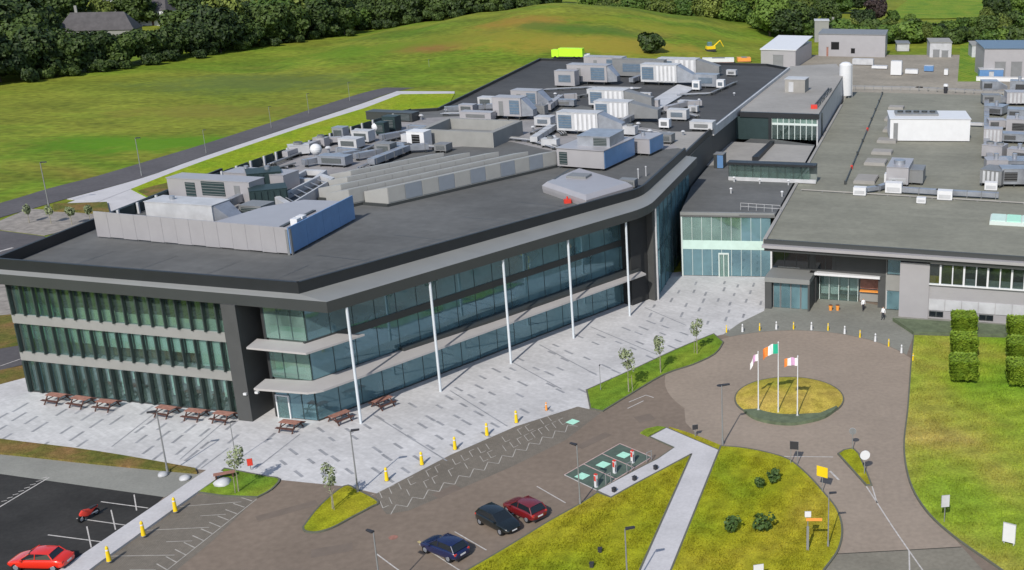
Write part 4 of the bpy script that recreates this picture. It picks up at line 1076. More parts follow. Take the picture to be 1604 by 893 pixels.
more = [
 (885, 137, 4.5, 2.6, 3.0, 'screen', 'lilac plenum box at left end of the left rear air handler'), (1105, 138, 5.0, 2.4, 2.4, 'duct', 'galvanised plenum right of the right rear air handler'),
 (1128, 140, 1.6, 1.4, 1.5, 'white', 'small white cabinet at right end of the rear plenum'), (1090, 143, 1.6, 1.4, 1.7, 'white', 'small white cabinet under the rear plenum'),
 (1098, 206, 4.0, 2.4, 1.2, 'offwhite', 'low pale curb box near right edge of the dark roof'), (1060, 190, 3.6, 2.0, 1.6, 'offwhite', 'pale box cluster left of the low curb box'),
 (1040, 203, 1.8, 1.4, 1.3, 'white', 'small white cabinet in front of the pale box cluster'), (1075, 168, 3.4, 1.8, 0.7, 'offwhite', 'flat pale hatch on the dark roof beside the walkway'),
 (965, 148, 1.6, 1.2, 0.4, 'offwhite', 'flat white hatch between the two rows of air handlers'), (880, 168, 5.0, 1.4, 1.0, 'duct', 'galvanised low duct box left of the second row'),
 (850, 200, 3.0, 2.2, 1.4, 'offwhite', 'pale roof box between light well and nearest air handler'), (745, 190, 6.0, 2.0, 1.2, 'screen', 'low lilac casing behind the square light well'),
 (1010, 152, 2.4, 1.0, 0.4, 'offwhite', 'flat pale hatch in front of right rear air handler'), (1000, 122, 12.0, 2.2, 3.6, 'grey_metal', 'wide grey plant wall at the back of dark roof'),
 (1145, 120, 2.2, 1.4, 1.0, 'offwhite', 'lone pale vent box at far right of dark roof')]
for px, py, a, b, c, m_, lab in more:
    unit('roof_box', lab, 'roof unit', px, py, a, b, c, M[m_], extras=(('grille', 0.2, 0.8, 0.25, 0.75, 'blue_grille' if c > 1.3 else 'grey_metal'),))
# pale walkway across the dark roof
wk = [loc(985, 158), loc(1060, 140), loc(1012, 164), loc(1090, 146)]
a = thing('roof_walkway', 'pale grated walkway crossing the dark rear roof', 'walkway', wk[0], 0)
MB().prism([P(1000, 172, ZR), P(1062, 134, ZR), P(1088, 140, ZR), P(1022, 180, ZR)], ZR + 0.15, ZR + 0.3).build('deck', M['offwhite'], a)
MB().prism([P(1006, 170, ZR), P(1062, 138, ZR), P(1080, 141, ZR), P(1022, 176, ZR)], ZR, ZR + 0.148).build('bearer', M['fascia_face'], a)

# angled grey deck with rounded skirt at the front right of the roof
dk = thing('angled_roof_housing', 'low pale housing with rounded skirt and open hatch beside the roof edge', 'roof housing', loc(915, 305), 0)
tp = [P(848, 282, 15.7), P(906, 258, 15.7), P(992, 283, 15.7), P(917, 305, 15.7)]
tc = sum(tp, Vector()) / 4
lay = [(0.98, ZR), (1.0, 14.55), (1.0, 14.95), (0.88, 15.45)]
mb = MB(); base = 0
cr = []
for sc2, z in lay:
    ringp = []
    for i in range(4):
        a, b, c = tp[i - 1], tp[i], tp[(i + 1) % 4]
        for t in range(4):
            w = t / 3; p0 = b + (a - b).normalized() * 0.15; p1 = b + (c - b).normalized() * 0.15
            ringp.append(p0 * (1 - w) ** 2 + b * 2 * w * (1 - w) + p1 * w * w)
    cr.append([(tc.x + (p.x - tc.x) * sc2, tc.y + (p.y - tc.y) * sc2, z) for p in ringp])
nn = len(cr[0]); mb.v = [p for r in cr for p in r]
for k in range(len(cr) - 1):
    for i in range(nn): mb.f.append((k * nn + i, k * nn + (i + 1) % nn, (k + 1) * nn + (i + 1) % nn, (k + 1) * nn + i))
mb.f.append(tuple(range((len(cr) - 1) * nn, len(cr) * nn))); mb.m = [0] * len(mb.f)
mb.build('casing', M['screen'], dk)
q = P(907, 277, 15.45); MB().box(q.x, q.y, 15.452, 2.8, 2.2, 0.3, GRZ).build('open_hatch', M['grey_metal'], dk)
MB().path([P(868, 281, 15.45), P(893, 265, 15.45)], 0.3, 15.462).build('seam_gutter', M['fascia_face'], dk)
unit('sky_tint_box', 'lilac roof box with its shaded right side painted sky blue near the roof corner', 'roof unit', 910, 266, 7.5, 10.5, 2.6, M['screen'], extras=(('sky_tint_side',), ('grille', 0.05, 0.22, 0.1, 0.8, 'louvre')), rz=GRZ - R(5))
unit('sky_tint_box', 'smaller roof box with shaded side painted sky blue, right of the larger one', 'roof unit', 1003, 244, 3.2, 5.2, 2.2, M['screen'], extras=(('sky_tint_side',), ('flue', -0.6, 0, 0.6, 0.3)), rz=GRZ - R(5))
unit('air_handling_unit', 'sloped lilac duct housing over the larger sky tinted box', 'roof unit', 930, 232, 5.0, 6.0, 1.6, M['duct'], extras=(('grille', 0.5, 0.9, 0.2, 0.9, 'louvre'),), z=16.8, leg=0.05)
unit('roof_box', 'small grey cabinet at the end of the angled housing', 'roof unit', 982, 297, 2.2, 1.4, 0.9, M['grey_metal'], extras=(('grille', 0.1, 0.9, 0.2, 0.8, 'louvre'),))
rs = thing('roof_anchor', 'small red safety box on the roof edge beside the angled housing', 'safety box', loc(889, 318), 0.3)
MB().box(0, 0, 0, 0.9, 0.6, 0.5).build('box', M['red'], rs, local=True); MB().tube((0, 0, 0.5), (0, 0, 0.85), 0.12, 0.12, 8).build('handle', M['red'], rs, local=True)
for i, (px, py) in enumerate(((1000, 280), (1012, 276))):
    v = thing('vent_pipe', ('left' if i == 0 else 'right') + ' one of two thin vent pipes near the office roof corner', 'vent pipe', loc(px, py), 0)
    MB().tube((0, 0, 0), (0, 0, 1.3), 0.08, 0.08, 8).build('pipe', M['offwhite'], v, local=True); MB().tube((0, 0, 1.3), (0, 0, 1.45), 0.16, 0.10, 8).build('cap', M['offwhite'], v, local=True)

# pipework, small vents and hatches crowding the pale plant deck
rv = random.Random(12)
vent_p = thing('mushroom_vent', 'small mushroom vent on the pale plant deck', 'roof vent', loc(640, 225), 0, 'mushroom vents on the plant deck')
MB().tube((0, 0, 0), (0, 0, 0.6), 0.16, 0.16, 10).build('pipe', M['duct'], vent_p, smooth=True, local=True); MB().tube((0, 0, 0.6), (0, 0, 0.8), 0.36, 0.2, 12).build('cowl', M['offwhite'], vent_p, smooth=True, local=True)
used_v = False
for px, py in ((640, 240), (668, 238), (700, 178), (735, 176), (760, 192), (835, 205), (845, 215), (858, 190), (868, 222), (945, 215), (1000, 200), (1018, 212), (1030, 190), (1048, 215), (985, 178), (560, 212), (538, 222), (515, 240), (620, 196), (660, 188), (1070, 212), (870, 152), (990, 145), (1150, 150), (1095, 160)):
    place(vent_p, used_v, loc(px, py), 0, None, None, rv.uniform(0.8, 1.5)); used_v = True
pipes = [((530, 255), (600, 225), (640, 215), 'pale pipe run weaving behind the third rooflight row'), ((560, 268), (640, 232), (700, 236), 'thin pipe run skirting the rear rooflight row'), ((690, 182), (790, 180), (840, 186), 'pipe run behind the square light well'),
 ((830, 212), (862, 200), (880, 214), 'short pipe run left of the nearest air handler'), ((940, 214), (990, 206), (1040, 214), 'pipe run right of the nearest air handler'), ((1000, 186), (1050, 176), (1090, 186), 'pipe run in front of the pale box cluster'),
 ((870, 160), (930, 150), (980, 148), 'pipe run between the two rows of air handlers'), ((850, 144), (920, 140), (1000, 142), 'pipe run in front of the rear air handlers'), ((1060, 152), (1110, 150), (1150, 132), 'pipe run on the dark roof right of the walkway'),
 ((420, 262), (500, 232), (560, 212), 'long pipe run parallel to the left roof edge'), ((350, 296), (410, 274), (455, 262), 'pipe run behind the tall lilac unit'), ((770, 218), (830, 224), (868, 236), 'pipe run at right end of the rooflights')]
for p0, p1, p2, lab in pipes:
    a, b, c = loc(*p0), loc(*p1), loc(*p2); t = thing('roof_pipe', lab, 'pipe run', a)
    for k in range(3):
        o_ = Vector((0.32 * k, 0.22 * k, 0.45 + 0.05 * k)); r_ = (0.10, 0.07, 0.13)[k]; m_ = ('duct', 'offwhite', 'grey_metal')[k]
        mb = MB(); mb.tube(a + o_, b + o_, r_, r_, 7); mb.tube(b + o_, c + o_, r_, r_, 7); mb.build('pipe', M[m_], t, smooth=True)
    for u in (0.05, 0.35, 0.65, 0.95):
        for s0_, s1_ in ((a, b), (b, c)):
            q = s0_.lerp(s1_, u); MB().box(q.x + 0.3, q.y + 0.2, ZR, 1.0, 0.14, 0.36).build('support', M['fascia_face'], t)
ducts2 = [((585, 262), (640, 240), 'galvanised duct crossing the left ends of the rooflights'), ((838, 226), (868, 206), 'galvanised duct rising beside the nearest air handler'), ((700, 178), (760, 174), 'galvanised duct behind the square light well'),
 ((860, 176), (880, 160), 'galvanised duct joining the two left air handlers'), ((975, 200), (1010, 182), 'galvanised duct right of the second air handler'), ((990, 132), (1018, 122), 'galvanised duct between the rear air handlers'), ((450, 250), (510, 228), 'galvanised duct along the left row of roof posts'), ((1045, 178), (1075, 170), 'galvanised duct by the flat hatch on dark roof'), ((360, 330), (385, 318), 'galvanised duct inside the front plant screen')]
for p0, p1, lab in ducts2:
    a, b = loc(*p0), loc(*p1); c = b + Vector((2.4, 0.8, 0))
    duct('roof_duct', lab, [(a.x, a.y, ZR + 0.5), (b.x, b.y, ZR + 0.5), (c.x, c.y, ZR + 0.5)], rv.uniform(0.7, 1.2), rv.uniform(0.6, 1.1), rv.choice(('duct', 'offwhite', 'screen')))
extra_boxes = [(470, 245, 'offwhite', 'pale cabinet along the left roof posts, front'), (500, 232, 'screen', 'lilac cabinet along the left roof posts, middle'), (530, 220, 'duct', 'metal cabinet along the left roof posts, rear'), (690, 240, 'grey_metal', 'grey cabinet behind the rear rooflight row'), (640, 226, 'offwhite', 'pale cabinet left of the white kiosk'), (860, 232, 'offwhite', 'pale cabinet at right end of the front rooflight row'), (845, 182, 'grey_metal', 'grey cabinet beside the left air handlers'), (985, 214, 'offwhite', 'pale cabinet behind the smaller sky tinted box'), (1040, 226, 'grey_metal', 'grey cabinet near the rear right roof corner'), (930, 152, 'offwhite', 'pale cabinet in front of left rear air handler'), (1020, 170, 'screen', 'lilac cabinet beside the pale walkway'), (1085, 178, 'offwhite', 'pale cabinet near right edge of the dark roof'), (760, 168, 'offwhite', 'pale cabinet at left edge of the dark roof'), (730, 178, 'screen', 'lilac cabinet behind the light well, left')]
for px, py, m_, lab in extra_boxes:
    unit('roof_cabinet', lab, 'roof unit', px, py, rv.uniform(1.4, 3.0), rv.uniform(1.2, 2.2), rv.uniform(0.9, 1.9), M[m_], extras=rv.choice(((('grille', 0.15, 0.85, 0.2, 0.8, 'louvre'),), (('fans', 1),), (('door', 0.1), ('flue', 0.2, 0.1, 0.5, 0.15)))), rz=GRZ + rv.choice((0, 0, R(40))))

# ================================================================ link building, corridor and hall behind
def sz(fr, o, px, py):
    """where a pixel's sight line meets the facade plane: (s, z)"""
    a = fr.p(0, o); d = P(px, py, 0) - Vector((0, 0, CAMH))
    t = (a - Vector((0, 0, CAMH))).dot(fr.n) / d.dot(fr.n)
    q = Vector((0, 0, CAMH)) + d * t
    return (q - a).dot(fr.d), q.z

LK = Fr((-13.2, 156.0), (-0.7, 155.3))
link = thing('link_building', 'two storey green glass link between office and entrance block', 'building', (-7, 165, 0))
ll = link.location
lb0, lb1 = P(1098, 281, 9.2), P(1253, 290, 9.2)
lr = [LK.p(-0.2, 0.15), Vector((-0.1, 155.1, 0)), Vector((2.3, 172, 0)), Vector((7.1, 205, 0)), Vector((-4, 213, 0)), Vector((-10.6, 193, 0)), Vector((-13.0, 172, 0))]
MB().prism(lr, 8.75, 9.15).build('roof_deck', M['roof'], link)
MB().prism([LK.p(-0.2, 0.16), LK.p(LK.len + 0.55, 0.16), LK.p(LK.len + 0.6, -0.2), LK.p(-0.2, -0.2)], 9.0, 9.4).build('parapet', M['fascia'], link)
MB().prism([LK.p(0, -0.4), LK.p(LK.len + 2.0, -0.4), LK.p(LK.len + 2.0, -9), LK.p(0, -9)], 4.25, 4.6).build('floor_slab', M['interior'], link)
iw = MB(); iw.fbox(LK, 0, LK.len + 2, -9.4, -9.0, 0, 8.7); iw.fbox(LK, 5.6, 6.0, -9, -3, 0, 8.7); build_each(iw, 'partition', M['interior'], link)
iw = MB(); iw.fbox(LK, -0.25, 0.0, -9, 0.0, 0, 8.75); iw.build('side_wall', M['wall_dark'], link)
npn = 9; w = (LK.len) / npn
for z0, z1, gm_ in ((0.1, 4.0, 'glass_blue'), (5.3, 8.75, 'glass_clear')):
    for i in range(npn):
        MB().fbox(LK, i * w + 0.03, (i + 1) * w - 0.03, -0.06, -0.01, z0, z1).build('glass_pane', M['glass_blue'] if (z0 > 5 and i >= 6) else M[gm_], link)
        MB().fbox(LK, i * w - 0.03, i * w + 0.028, -0.12, 0.05, z0, z1).build('mullion', M['frame_pale'], link)
MB().fbox(LK, -0.05, LK.len, -0.12, 0.06, 4.0, 5.3).build('spandrel_band', M['blind'], link)
MB().fbox(LK, -0.15, 0.05, -0.2, 0.12, 0.0, 8.8).build('edge_post', M['frame_pale'], link)
MB().fbox(LK, LK.len - 0.05, LK.len + 0.2, -0.2, 0.12, 0.0, 5.4).build('edge_post', M['white'], link)
d_ = MB().fbox(LK, 5.2, 6.5, 0.03, 0.14, 0.05, 3.3).build('door', M['glass_clear'], link)
f_ = MB()
for a, b, c, e in ((5.1, 5.25, 0, 3.5), (5.8, 5.9, 0, 3.3), (6.45, 6.6, 0, 3.5), (5.25, 6.45, 3.3, 3.5)): f_.fbox(LK, a, b, 0.02, 0.2, c, e)
build_each(f_, 'door_frame', M['frame_pale'], d_)
# safety posts on the link roof
for i, (px, py) in enumerate(((1145, 303), (1225, 308), (1150, 285), (1190, 288), (1235, 290))):
    v = thing('roof_vent', ['slim white vent at the left middle of the link roof', 'slim white vent at the right side of the link roof', 'leftmost small vent along the back of the link roof', 'middle small vent along the back of the link roof', 'rightmost small vent along the back of the link roof'][i], 'roof vent', P(px, py, 9.152))
    MB().tube((0, 0, 0), (0, 0, 0.7), 0.12, 0.12, 8).build('pipe', M['offwhite'], v, local=True); MB().tube((0, 0, 0.7), (0, 0, 0.85), 0.24, 0.16, 8).build('cowl', M['white'], v, local=True)
rl_ = thing('guard_rail', 'thin pale guard rail behind the front edge of link roof', 'guard rail', P(1195, 326, 9.152))
a, b = P(1160, 329, 9.152), P(1222, 333, 9.152); mb = MB()
for i in range(6):
    q = a.lerp(b, i / 5); MB().tube((q.x, q.y, 9.152), (q.x, q.y, 10.2), 0.03, 0.03, 6).build('post', M['offwhite'], rl_)
for z in (9.7, 10.18): MB().tube((a.x, a.y, z), (b.x, b.y, z), 0.03, 0.03, 6).build('rail', M['offwhite'], rl_)

corr = thing('glass_corridor', 'narrow glazed corridor crossing behind the link roof', 'corridor', (-3, 178, 9.15))
CF = Fr(P(1142, 282, 9.2), P(1268, 287, 9.2))
MB().fbox(CF, -0.2, CF.len + 1, -1.5, 0.35, 11.75, 12.1).build('roof', M['fascia_dark'], corr)
MB().fbox(CF, 0, CF.len + 1, -1.4, -1.2, 9.16, 11.75).build('back_wall', M['interior'], corr)
MB().fbox(CF, -0.1, CF.len + 1, -0.2, 0.05, 9.16, 9.75).build('sill', M['offwhite'], corr)
nn = 10; w = CF.len / nn
for i in range(nn):
    MB().fbox(CF, i * w + 0.04, (i + 1) * w - 0.04, -0.05, 0.0, 9.76, 11.74).build('glass_pane', M['glass'], corr)
    MB().fbox(CF, i * w - 0.05, i * w + 0.038, -0.08, 0.06, 9.76, 11.74).build('mullion', M['fin'], corr)
bx_ = thing('roof_box', 'blue sided box on the low roof left of the glazed corridor', 'roof unit', P(1128, 262, 9.16), GRZ)
MB().box(0, 0, 0, 1.6, 2.0, 2.3).build('casing', M['fascia_face'], bx_, local=True); MB().box(0.3, -1.02, 0.1, 1.0, 0.06, 2.1).build('side_panel', M['blue_and_sky_tint'], bx_, local=True); MB().box(0, 0, 2.3, 1.7, 2.1, 0.08).build('lid', M['grey_metal'], bx_, local=True)

hall = thing('production_hall', 'low hall with pale roof, dark teal wall and green glass front behind the corridor', 'building', (2, 240, 0))
h0, h1, h2 = P(1160, 176, 14.0), P(1212, 175, 14.0), P(1314, 181, 14.0)
h2 = h0.lerp(h2, (7.75 - h0.x) / (h2.x - h0.x))
HF = Fr(h0, h2)
sg = (h1 - h0).dot(HF.d)
hq = [Vector((10.8, 229.5, 0)), Vector((14.2, 253, 0)), Vector((15.6, 263, 0)), P(1310, 100, 14.0)]
hp = [h0, h2] + hq + [Vector((3.4, 276, 0)), Vector((3.35, 269.5, 0)), E6.lerp(E7, 0.28) + Vector((0.4, 0, 0))]
MB().prism([(p.x, p.y) for p in hp], 13.6, 14.03).build('roof', M['roof_pale'], hall)
MB().fbox(HF, -0.1, HF.len + 0.2, -0.4, 0.25, 13.2, 14.12).build('gutter', M['fascia_dark'], hall)
MB().fbox(HF, -3.5, sg, -0.35, 0.0, 9.0, 13.2).build('teal_wall', M['louvre'], hall)
MB().fbox(HF, sg - 0.6, sg, 0.0, 0.3, 9.0, 13.2).build('corner_post', M['fascia_dark'], hall)
nn = 8; w = (HF.len - sg) / nn
for i in range(nn):
    MB().fbox(HF, sg + i * w + 0.05, sg + (i + 1) * w - 0.05, -0.05, 0.0, 9.3, 11.9).build('glass_pane', M['glass'], hall)
    MB().fbox(HF, sg + i * w + 0.05, sg + (i + 1) * w - 0.05, -0.05, 0.0, 12.3, 13.2).build('glass_pane', M['glass_clear'], hall)
    MB().fbox(HF, sg + i * w - 0.07, sg + i * w + 0.05, -0.1, 0.08, 9.3, 13.2).build('mullion', M['frame_pale'], hall)
MB().fbox(HF, sg, HF.len, -0.1, 0.05, 11.9, 12.3).build('transom', M['frame_pale'], hall)
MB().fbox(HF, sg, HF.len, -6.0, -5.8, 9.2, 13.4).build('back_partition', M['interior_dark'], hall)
sw = MB()
for a, b in ((h2, hq[0]), (hq[0], hq[1]), (hq[1], hq[2]), (hq[2], hq[3]), (hq[3], Vector((3.4, 276, 0)))): sw.prism(seg_wall(a, b, 0, 0, 0.3), 0, 13.55)
build_each(sw, 'side_wall', M['offwhite'], hall)
MB().prism([P(1080, 262, 9.16), P(1130, 258, 9.16), P(1196, 253, 9.16), P(1212, 226, 9.16), P(1140, 222, 9.16)], 9.155, 9.20).build('low_roof', M['roof_pale'], hall)
tb = [P(1190, 252, 9.16), Vector((5.0, 190, 0)), Vector((6.9, 203.5, 0)), P(1212, 226, 9.16)]
MB().prism([(p.x, p.y) for p in tb], 9.16, 9.24).build('terrace', M['roof_pale'], hall)
MB().prism([P(1178, 252, 9.2), P(1188, 252, 9.2), P(1213, 226, 9.2), P(1207, 226, 9.2)], 9.16, 9.9).build('terrace_kerb', M['fascia_dark'], hall)
# box on the hall roof
bx2 = thing('roof_box', 'pale square stair head at the left of the hall roof', 'roof unit', P(1245, 145, 14.04), GRZ)
MB().box(0, 2, 0, 4.2, 4.0, 2.6).build('casing', M['roof_pale'], bx2, local=True); MB().box(0, 2, 2.6, 4.4, 4.2, 0.12).build('lid', M['offwhite'], bx2, local=True); MB().box(-0.8, -0.02, 0.1, 1.0, 0.06, 2.0).build('access_door', M['offwhite'], bx2, local=True)
pr = thing('pipe_rack', 'dark pipe run with red valve along the right side of hall roof', 'pipe run', P(1300, 160, 14.04))
a, b = P(1275, 170, 14.04), P(1298, 142, 14.04)
for i, r_ in ((0, 0.16), (1, 0.12)):
    o_ = Vector((0.5 * i, 0, 0)); MB().tube((a.x + o_.x, a.y, 14.5), (b.x + o_.x, b.y, 14.5), r_, r_, 8).build('pipe', M['lamp_dark'], pr)
for i in range(5):
    q = a.lerp(b, i / 4); MB().box(q.x + 0.25, q.y, 14.04, 1.0, 0.15, 0.4).build('support', M['grey_metal'], pr)
MB().box(a.x, a.y, 14.04, 1.2, 1.0, 0.7).build('valve', M['red'], pr)
# white tank
tk = thing('storage_tank', 'tall white vertical cylindrical tank behind the hall', 'tank', P(1324, 153, 9.0))
tk.location.z = 0.0
mb = MB(); mb.tube((0, 0, 9.6), (0, 0, 16.4), 1.45, 1.45, 28); mb.tube((0, 0, 16.4), (0, 0, 16.9), 1.45, 0.9, 28); mb.tube((0, 0, 16.9), (0, 0, 17.05), 0.9, 0.2, 28)
mb.build('shell', M['white'], tk, smooth=True, local=True)
mb = MB()
for i in range(4): mb.tube((1.1 * math.cos(i * 1.57 + 0.7), 1.1 * math.sin(i * 1.57 + 0.7), 0), (1.1 * math.cos(i * 1.57 + 0.7), 1.1 * math.sin(i * 1.57 + 0.7), 9.6), 0.14, 0.14, 6)
build_each(mb, 'support_leg', M['grey_metal'], tk, local=True)
mb = MB(); mb.tube((1.55, -0.2, 9.0), (1.55, -0.2, 16.9), 0.04, 0.04, 6); mb.tube((1.55, 0.2, 9.0), (1.55, 0.2, 16.9), 0.04, 0.04, 6)
build_each(mb, 'ladder_rail', M['offwhite'], tk, local=True)

# ================================================================ entrance block (right): two storeys, broad overhanging roof
RB = Fr(P(1196, 483), P(1196, 483) + F1.d * 10)
ent_b = thing('entrance_building', 'wide two storey entrance block with grey green flat roof and dark overhang', 'building', (20, 170, 0))
ZL = 8.5
lipL, lipR = P(1197, 383, ZL), P(1604, 411, ZL)
RLp = Fr(lipL, lipR); far = RLp.p(RLp.len + 22, 0)
bl_, br_ = P(1318, 166, ZL + 0.4), Vector((92, 246, 0))
bk0, bk1 = P(1330, 145, ZL + 0.4), P(1604, 152, ZL + 0.4)
bk2 = bk1 + (bk1 - bk0) * 0.5
roofp = [lipL, far, far + Vector((25, 118, 0)), bk2, bk1, bk0, bl_]
MB().prism([(p.x, p.y) for p in roofp], ZL + 0.1, ZL + 0.55).build('roof_deck', M['roof_green'], ent_b)
MB().fbox(RLp, -0.15, RLp.len + 22, 0.02, 0.75, ZL - 0.28, ZL + 0.12).build('roof_lip', M['screen'], ent_b)
MB().fbox(RLp, -0.10, RLp.len + 22, -0.25, 0.018, ZL + 0.05, ZL + 0.72).build('roof_upstand', M['fascia_face'], ent_b)
MB().fbox(RLp, 0.1, RLp.len + 22, -1.4, 0.4, ZL - 0.75, ZL - 0.285).build('fascia', M['fascia_face'], ent_b)
MB().prism([lipL + Vector((-0.16, 0, 0)), lipL + Vector((0.3, 0, 0)), bl_ + Vector((0.3, 0, 0)), bl_ + Vector((-0.16, 0, 0))], ZL, ZL + 0.75).build('roof_upstand', M['roof_pale'], ent_b)
# body behind
s_end = 58
body = MB()
body.prism([RB.p(0.9, -4.2), RB.p(s_end, -1.6), RB.p(s_end, -60), P(1330, 150, 8) + Vector((2, 0, 0)), RB.p(0.9, -8)], 4.4, ZL + 0.05)
body.build('upper_wall', M['pillar'], ent_b)
def rquad(o, x0, y0, x1, y1):
    a, b = sz(RB, o, x0, y0), sz(RB, o, x1, y1); return min(a[0], b[0]), max(a[0], b[0]), min(a[1], b[1]), max(a[1], b[1])
def opening(o, x0, y0, x1, y1, name, m, dpt=0.06, parent=None):
    s0, s1, z0, z1 = rquad(o, x0, y0, x1, y1)
    return MB().fbox(RB, s0, s1, o, o + dpt, max(z0, 0.02), z1).build(name, M[m], parent or ent_b), (s0, s1, max(z0, 0.02), z1)
def framed(o, s0, s1, z0, z1, n, gm_, fm, fw=0.1, name='window', back=True):
    w_ = MB().fbox(RB, s0, s1, o - 0.05, o + 0.0, z0, z1 if back else z0 + 0.08).build(name, M['interior_dark'], ent_b)
    p = (s1 - s0) / n
    for i in range(n):
        MB().fbox(RB, s0 + i * p + fw / 2, s0 + (i + 1) * p - fw / 2, o + 0.10, o + 0.14, z0 + 0.02, z1 - 0.02).build('pane', M[gm_], w_)
    fb = MB()
    for i in range(n + 1): fb.fbox(RB, s0 + i * p - fw / 2, s0 + i * p + fw / 2, o + 0.0, o + 0.18, z0, z1)
    build_each(fb, 'frame', M[fm], w_)
    return w_
# upper floor, left of the entrance: two wide dark windows
o1 = -4.0
MB().fbox(RB, 1.0, 17.5, -4.6, o1 - 0.06, 4.5, 7.8).build('wall', M['fascia'], ent_b)
s0, s1, z0, z1 = rquad(o1, 1211, 398, 1266, 430); framed(o1, s0, s1, 4.7, 7.5, 3, 'car_glass', 'fascia_face')
s0, s1, z0, z1 = rquad(o1, 1278, 401, 1372, 427); framed(o1, s0, s1, z0, 7.4, 6, 'car_glass', 'fascia_face')
w0, w1 = sz(RB, o1, 1270, 420)[0], sz(RB, o1, 1380, 420)[0]
MB().fbox(RB, w0, w1, o1, o1 + 0.9, 4.05, 4.35).build('white_canopy', M['white'], ent_b)
MB().fbox(RB, w0, w1, -6.5, o1 - 0.1, 3.7, 4.5).build('lintel', M['wall_dark'], ent_b)
# glazed lobby set back under the upper floor, timber reception beside it
o2 = -5.4
s0, s1 = sz(RB, o2, 1284, 460)[0], sz(RB, o2, 1344, 460)[0]
framed(o2, s0, s1, 0.05, 3.7, 4, 'glass', 'frame_pale', 0.08, back=False)
MB().fbox(RB, s0, s1, -8.4, -8.2, 0, 4).build('lobby_back_wall', M['white'], ent_b)
for i in range(4):
    w_ = (s1 - s0) / 4; MB().fbox(RB, s0 + i * w_ + 0.12, s0 + (i + 1) * w_ - 0.12, o2 - 0.45, o2 - 0.4, 1.35 if i > 1 else 0.7, 3.55).build('lobby_bright_board', M['white'], ent_b)  # white boards added close behind the glass to make the lobby look bright
t0, t1 = sz(RB, o2, 1347, 460)[0], sz(RB, o2, 1378, 460)[0]
MB().fbox(RB, s1 + 0.1, t1, -6.6, -6.3, 0, 3.9).build('lobby_wall', M['offwhite'], ent_b)
tp_ = MB().fbox(RB, t0, t1 - 0.2, o2 - 0.3, o2 - 0.1, 1.9, 3.4).build('timber_panel', M['timber'], ent_b)
MB().fbox(RB, t0, t1 - 0.2, o2 - 0.3, o2 + 0.3, 1.5, 1.65).build('timber_shelf', M['orange'], ent_b)
MB().fbox(RB, t0, t1 - 0.2, o2 - 0.3, o2 - 0.1, 0.1, 1.45).build('counter', M['band'], ent_b)
MB().fbox(RB, t1, t1 + 1.2, -6.5, o1 + 0.4, 0, 7.75).build('pier', M['pillar'], ent_b)
MB().fbox(RB, s0 - 0.9, s0 - 0.15, -6.5, o1 + 0.3, 0, 4.4).build('pier', M['wall_dark'], ent_b)
# entrance porch box
e0, e1 = sz(RB, 0, 1198, 470)[0], sz(RB, 0, 1268, 470)[0]
pc = MB()
pc.fbox(RB, e0, e1, -5.2, 0.1, 3.7, 4.35)
porch = pc.build('porch_roof', M['fascia'], ent_b)
pw = MB(); pw.fbox(RB, e0, e0 + 0.9, -5.2, 0.0, 0, 3.7); pw.fbox(RB, e1 - 0.25, e1, -5.2, 0.0, 0, 3.7); pw.fbox(RB, e0 + 0.9, e1 - 0.25, -5.2, -5.0, 0, 3.7)
build_each(pw, 'porch_wall', M['pillar'], ent_b)
for i, (a, b) in enumerate(((e0 + 1.0, e0 + 1.9), (e0 + 2.0, e0 + 3.3), (e0 + 3.35, e0 + 4.6), (e0 + 4.7, e1 - 0.3))):
    p_ = MB().fbox(RB, a + 0.05, b - 0.05, -0.8, -0.74, 0.05, 3.4).build('door' if i in (1, 2) else 'glass_pane', M['glass_blue'], ent_b)
    fb = MB(); fb.fbox(RB, a - 0.03, a + 0.05, -0.85, -0.68, 0, 3.5); fb.fbox(RB, b - 0.05, b + 0.03, -0.85, -0.68, 0, 3.5); fb.fbox(RB, a + 0.05, b - 0.05, -0.85, -0.68, 3.4, 3.5)
    build_each(fb, 'door_frame', M['grey_metal'], p_)
M['glass_dark'] = glass_mat('clear_dark_glass', (0.55, 0.6, 0.6), 0.08, painted_sheen=(0.2, 0.22, 0.22), painted_sheen_w=0.05)
# right part: concrete panel, upper window band, lower pale panels and small dark windows
o3 = -1.0
p0, p1 = sz(RB, o3, 1409, 460)[0], sz(RB, o3, 1455, 460)[0]
MB().fbox(RB, p0, p1, -4.0, o3 + 0.25, 0, 7.3).build('concrete_panel', M['screen'], ent_b)
MB().fbox(RB, p1, s_end, -1.9, o3 - 0.06, 0, 7.75).build('wall', M['screen'], ent_b)
q0 = sz(RB, -3.2, 1390, 430)[0]
framed(-3.2, q0, p0, 4.9, 7.4, 1, 'glass_blue', 'fascia_face'); framed(-3.2, q0, p0 , 0.1, 2.6, 1, 'glass_blue', 'offwhite')
MB().fbox(RB, q0 - 0.2, p0, -4.0, -3.3, 0, 7.7).build('wall', M['band'], ent_b)
s0, s1, z0, z1 = rquad(o3, 1456, 417, 1604, 447)
nwin = 8; pw_ = (s1 - s0) / nwin
zb, zt = 4.75, 7.25
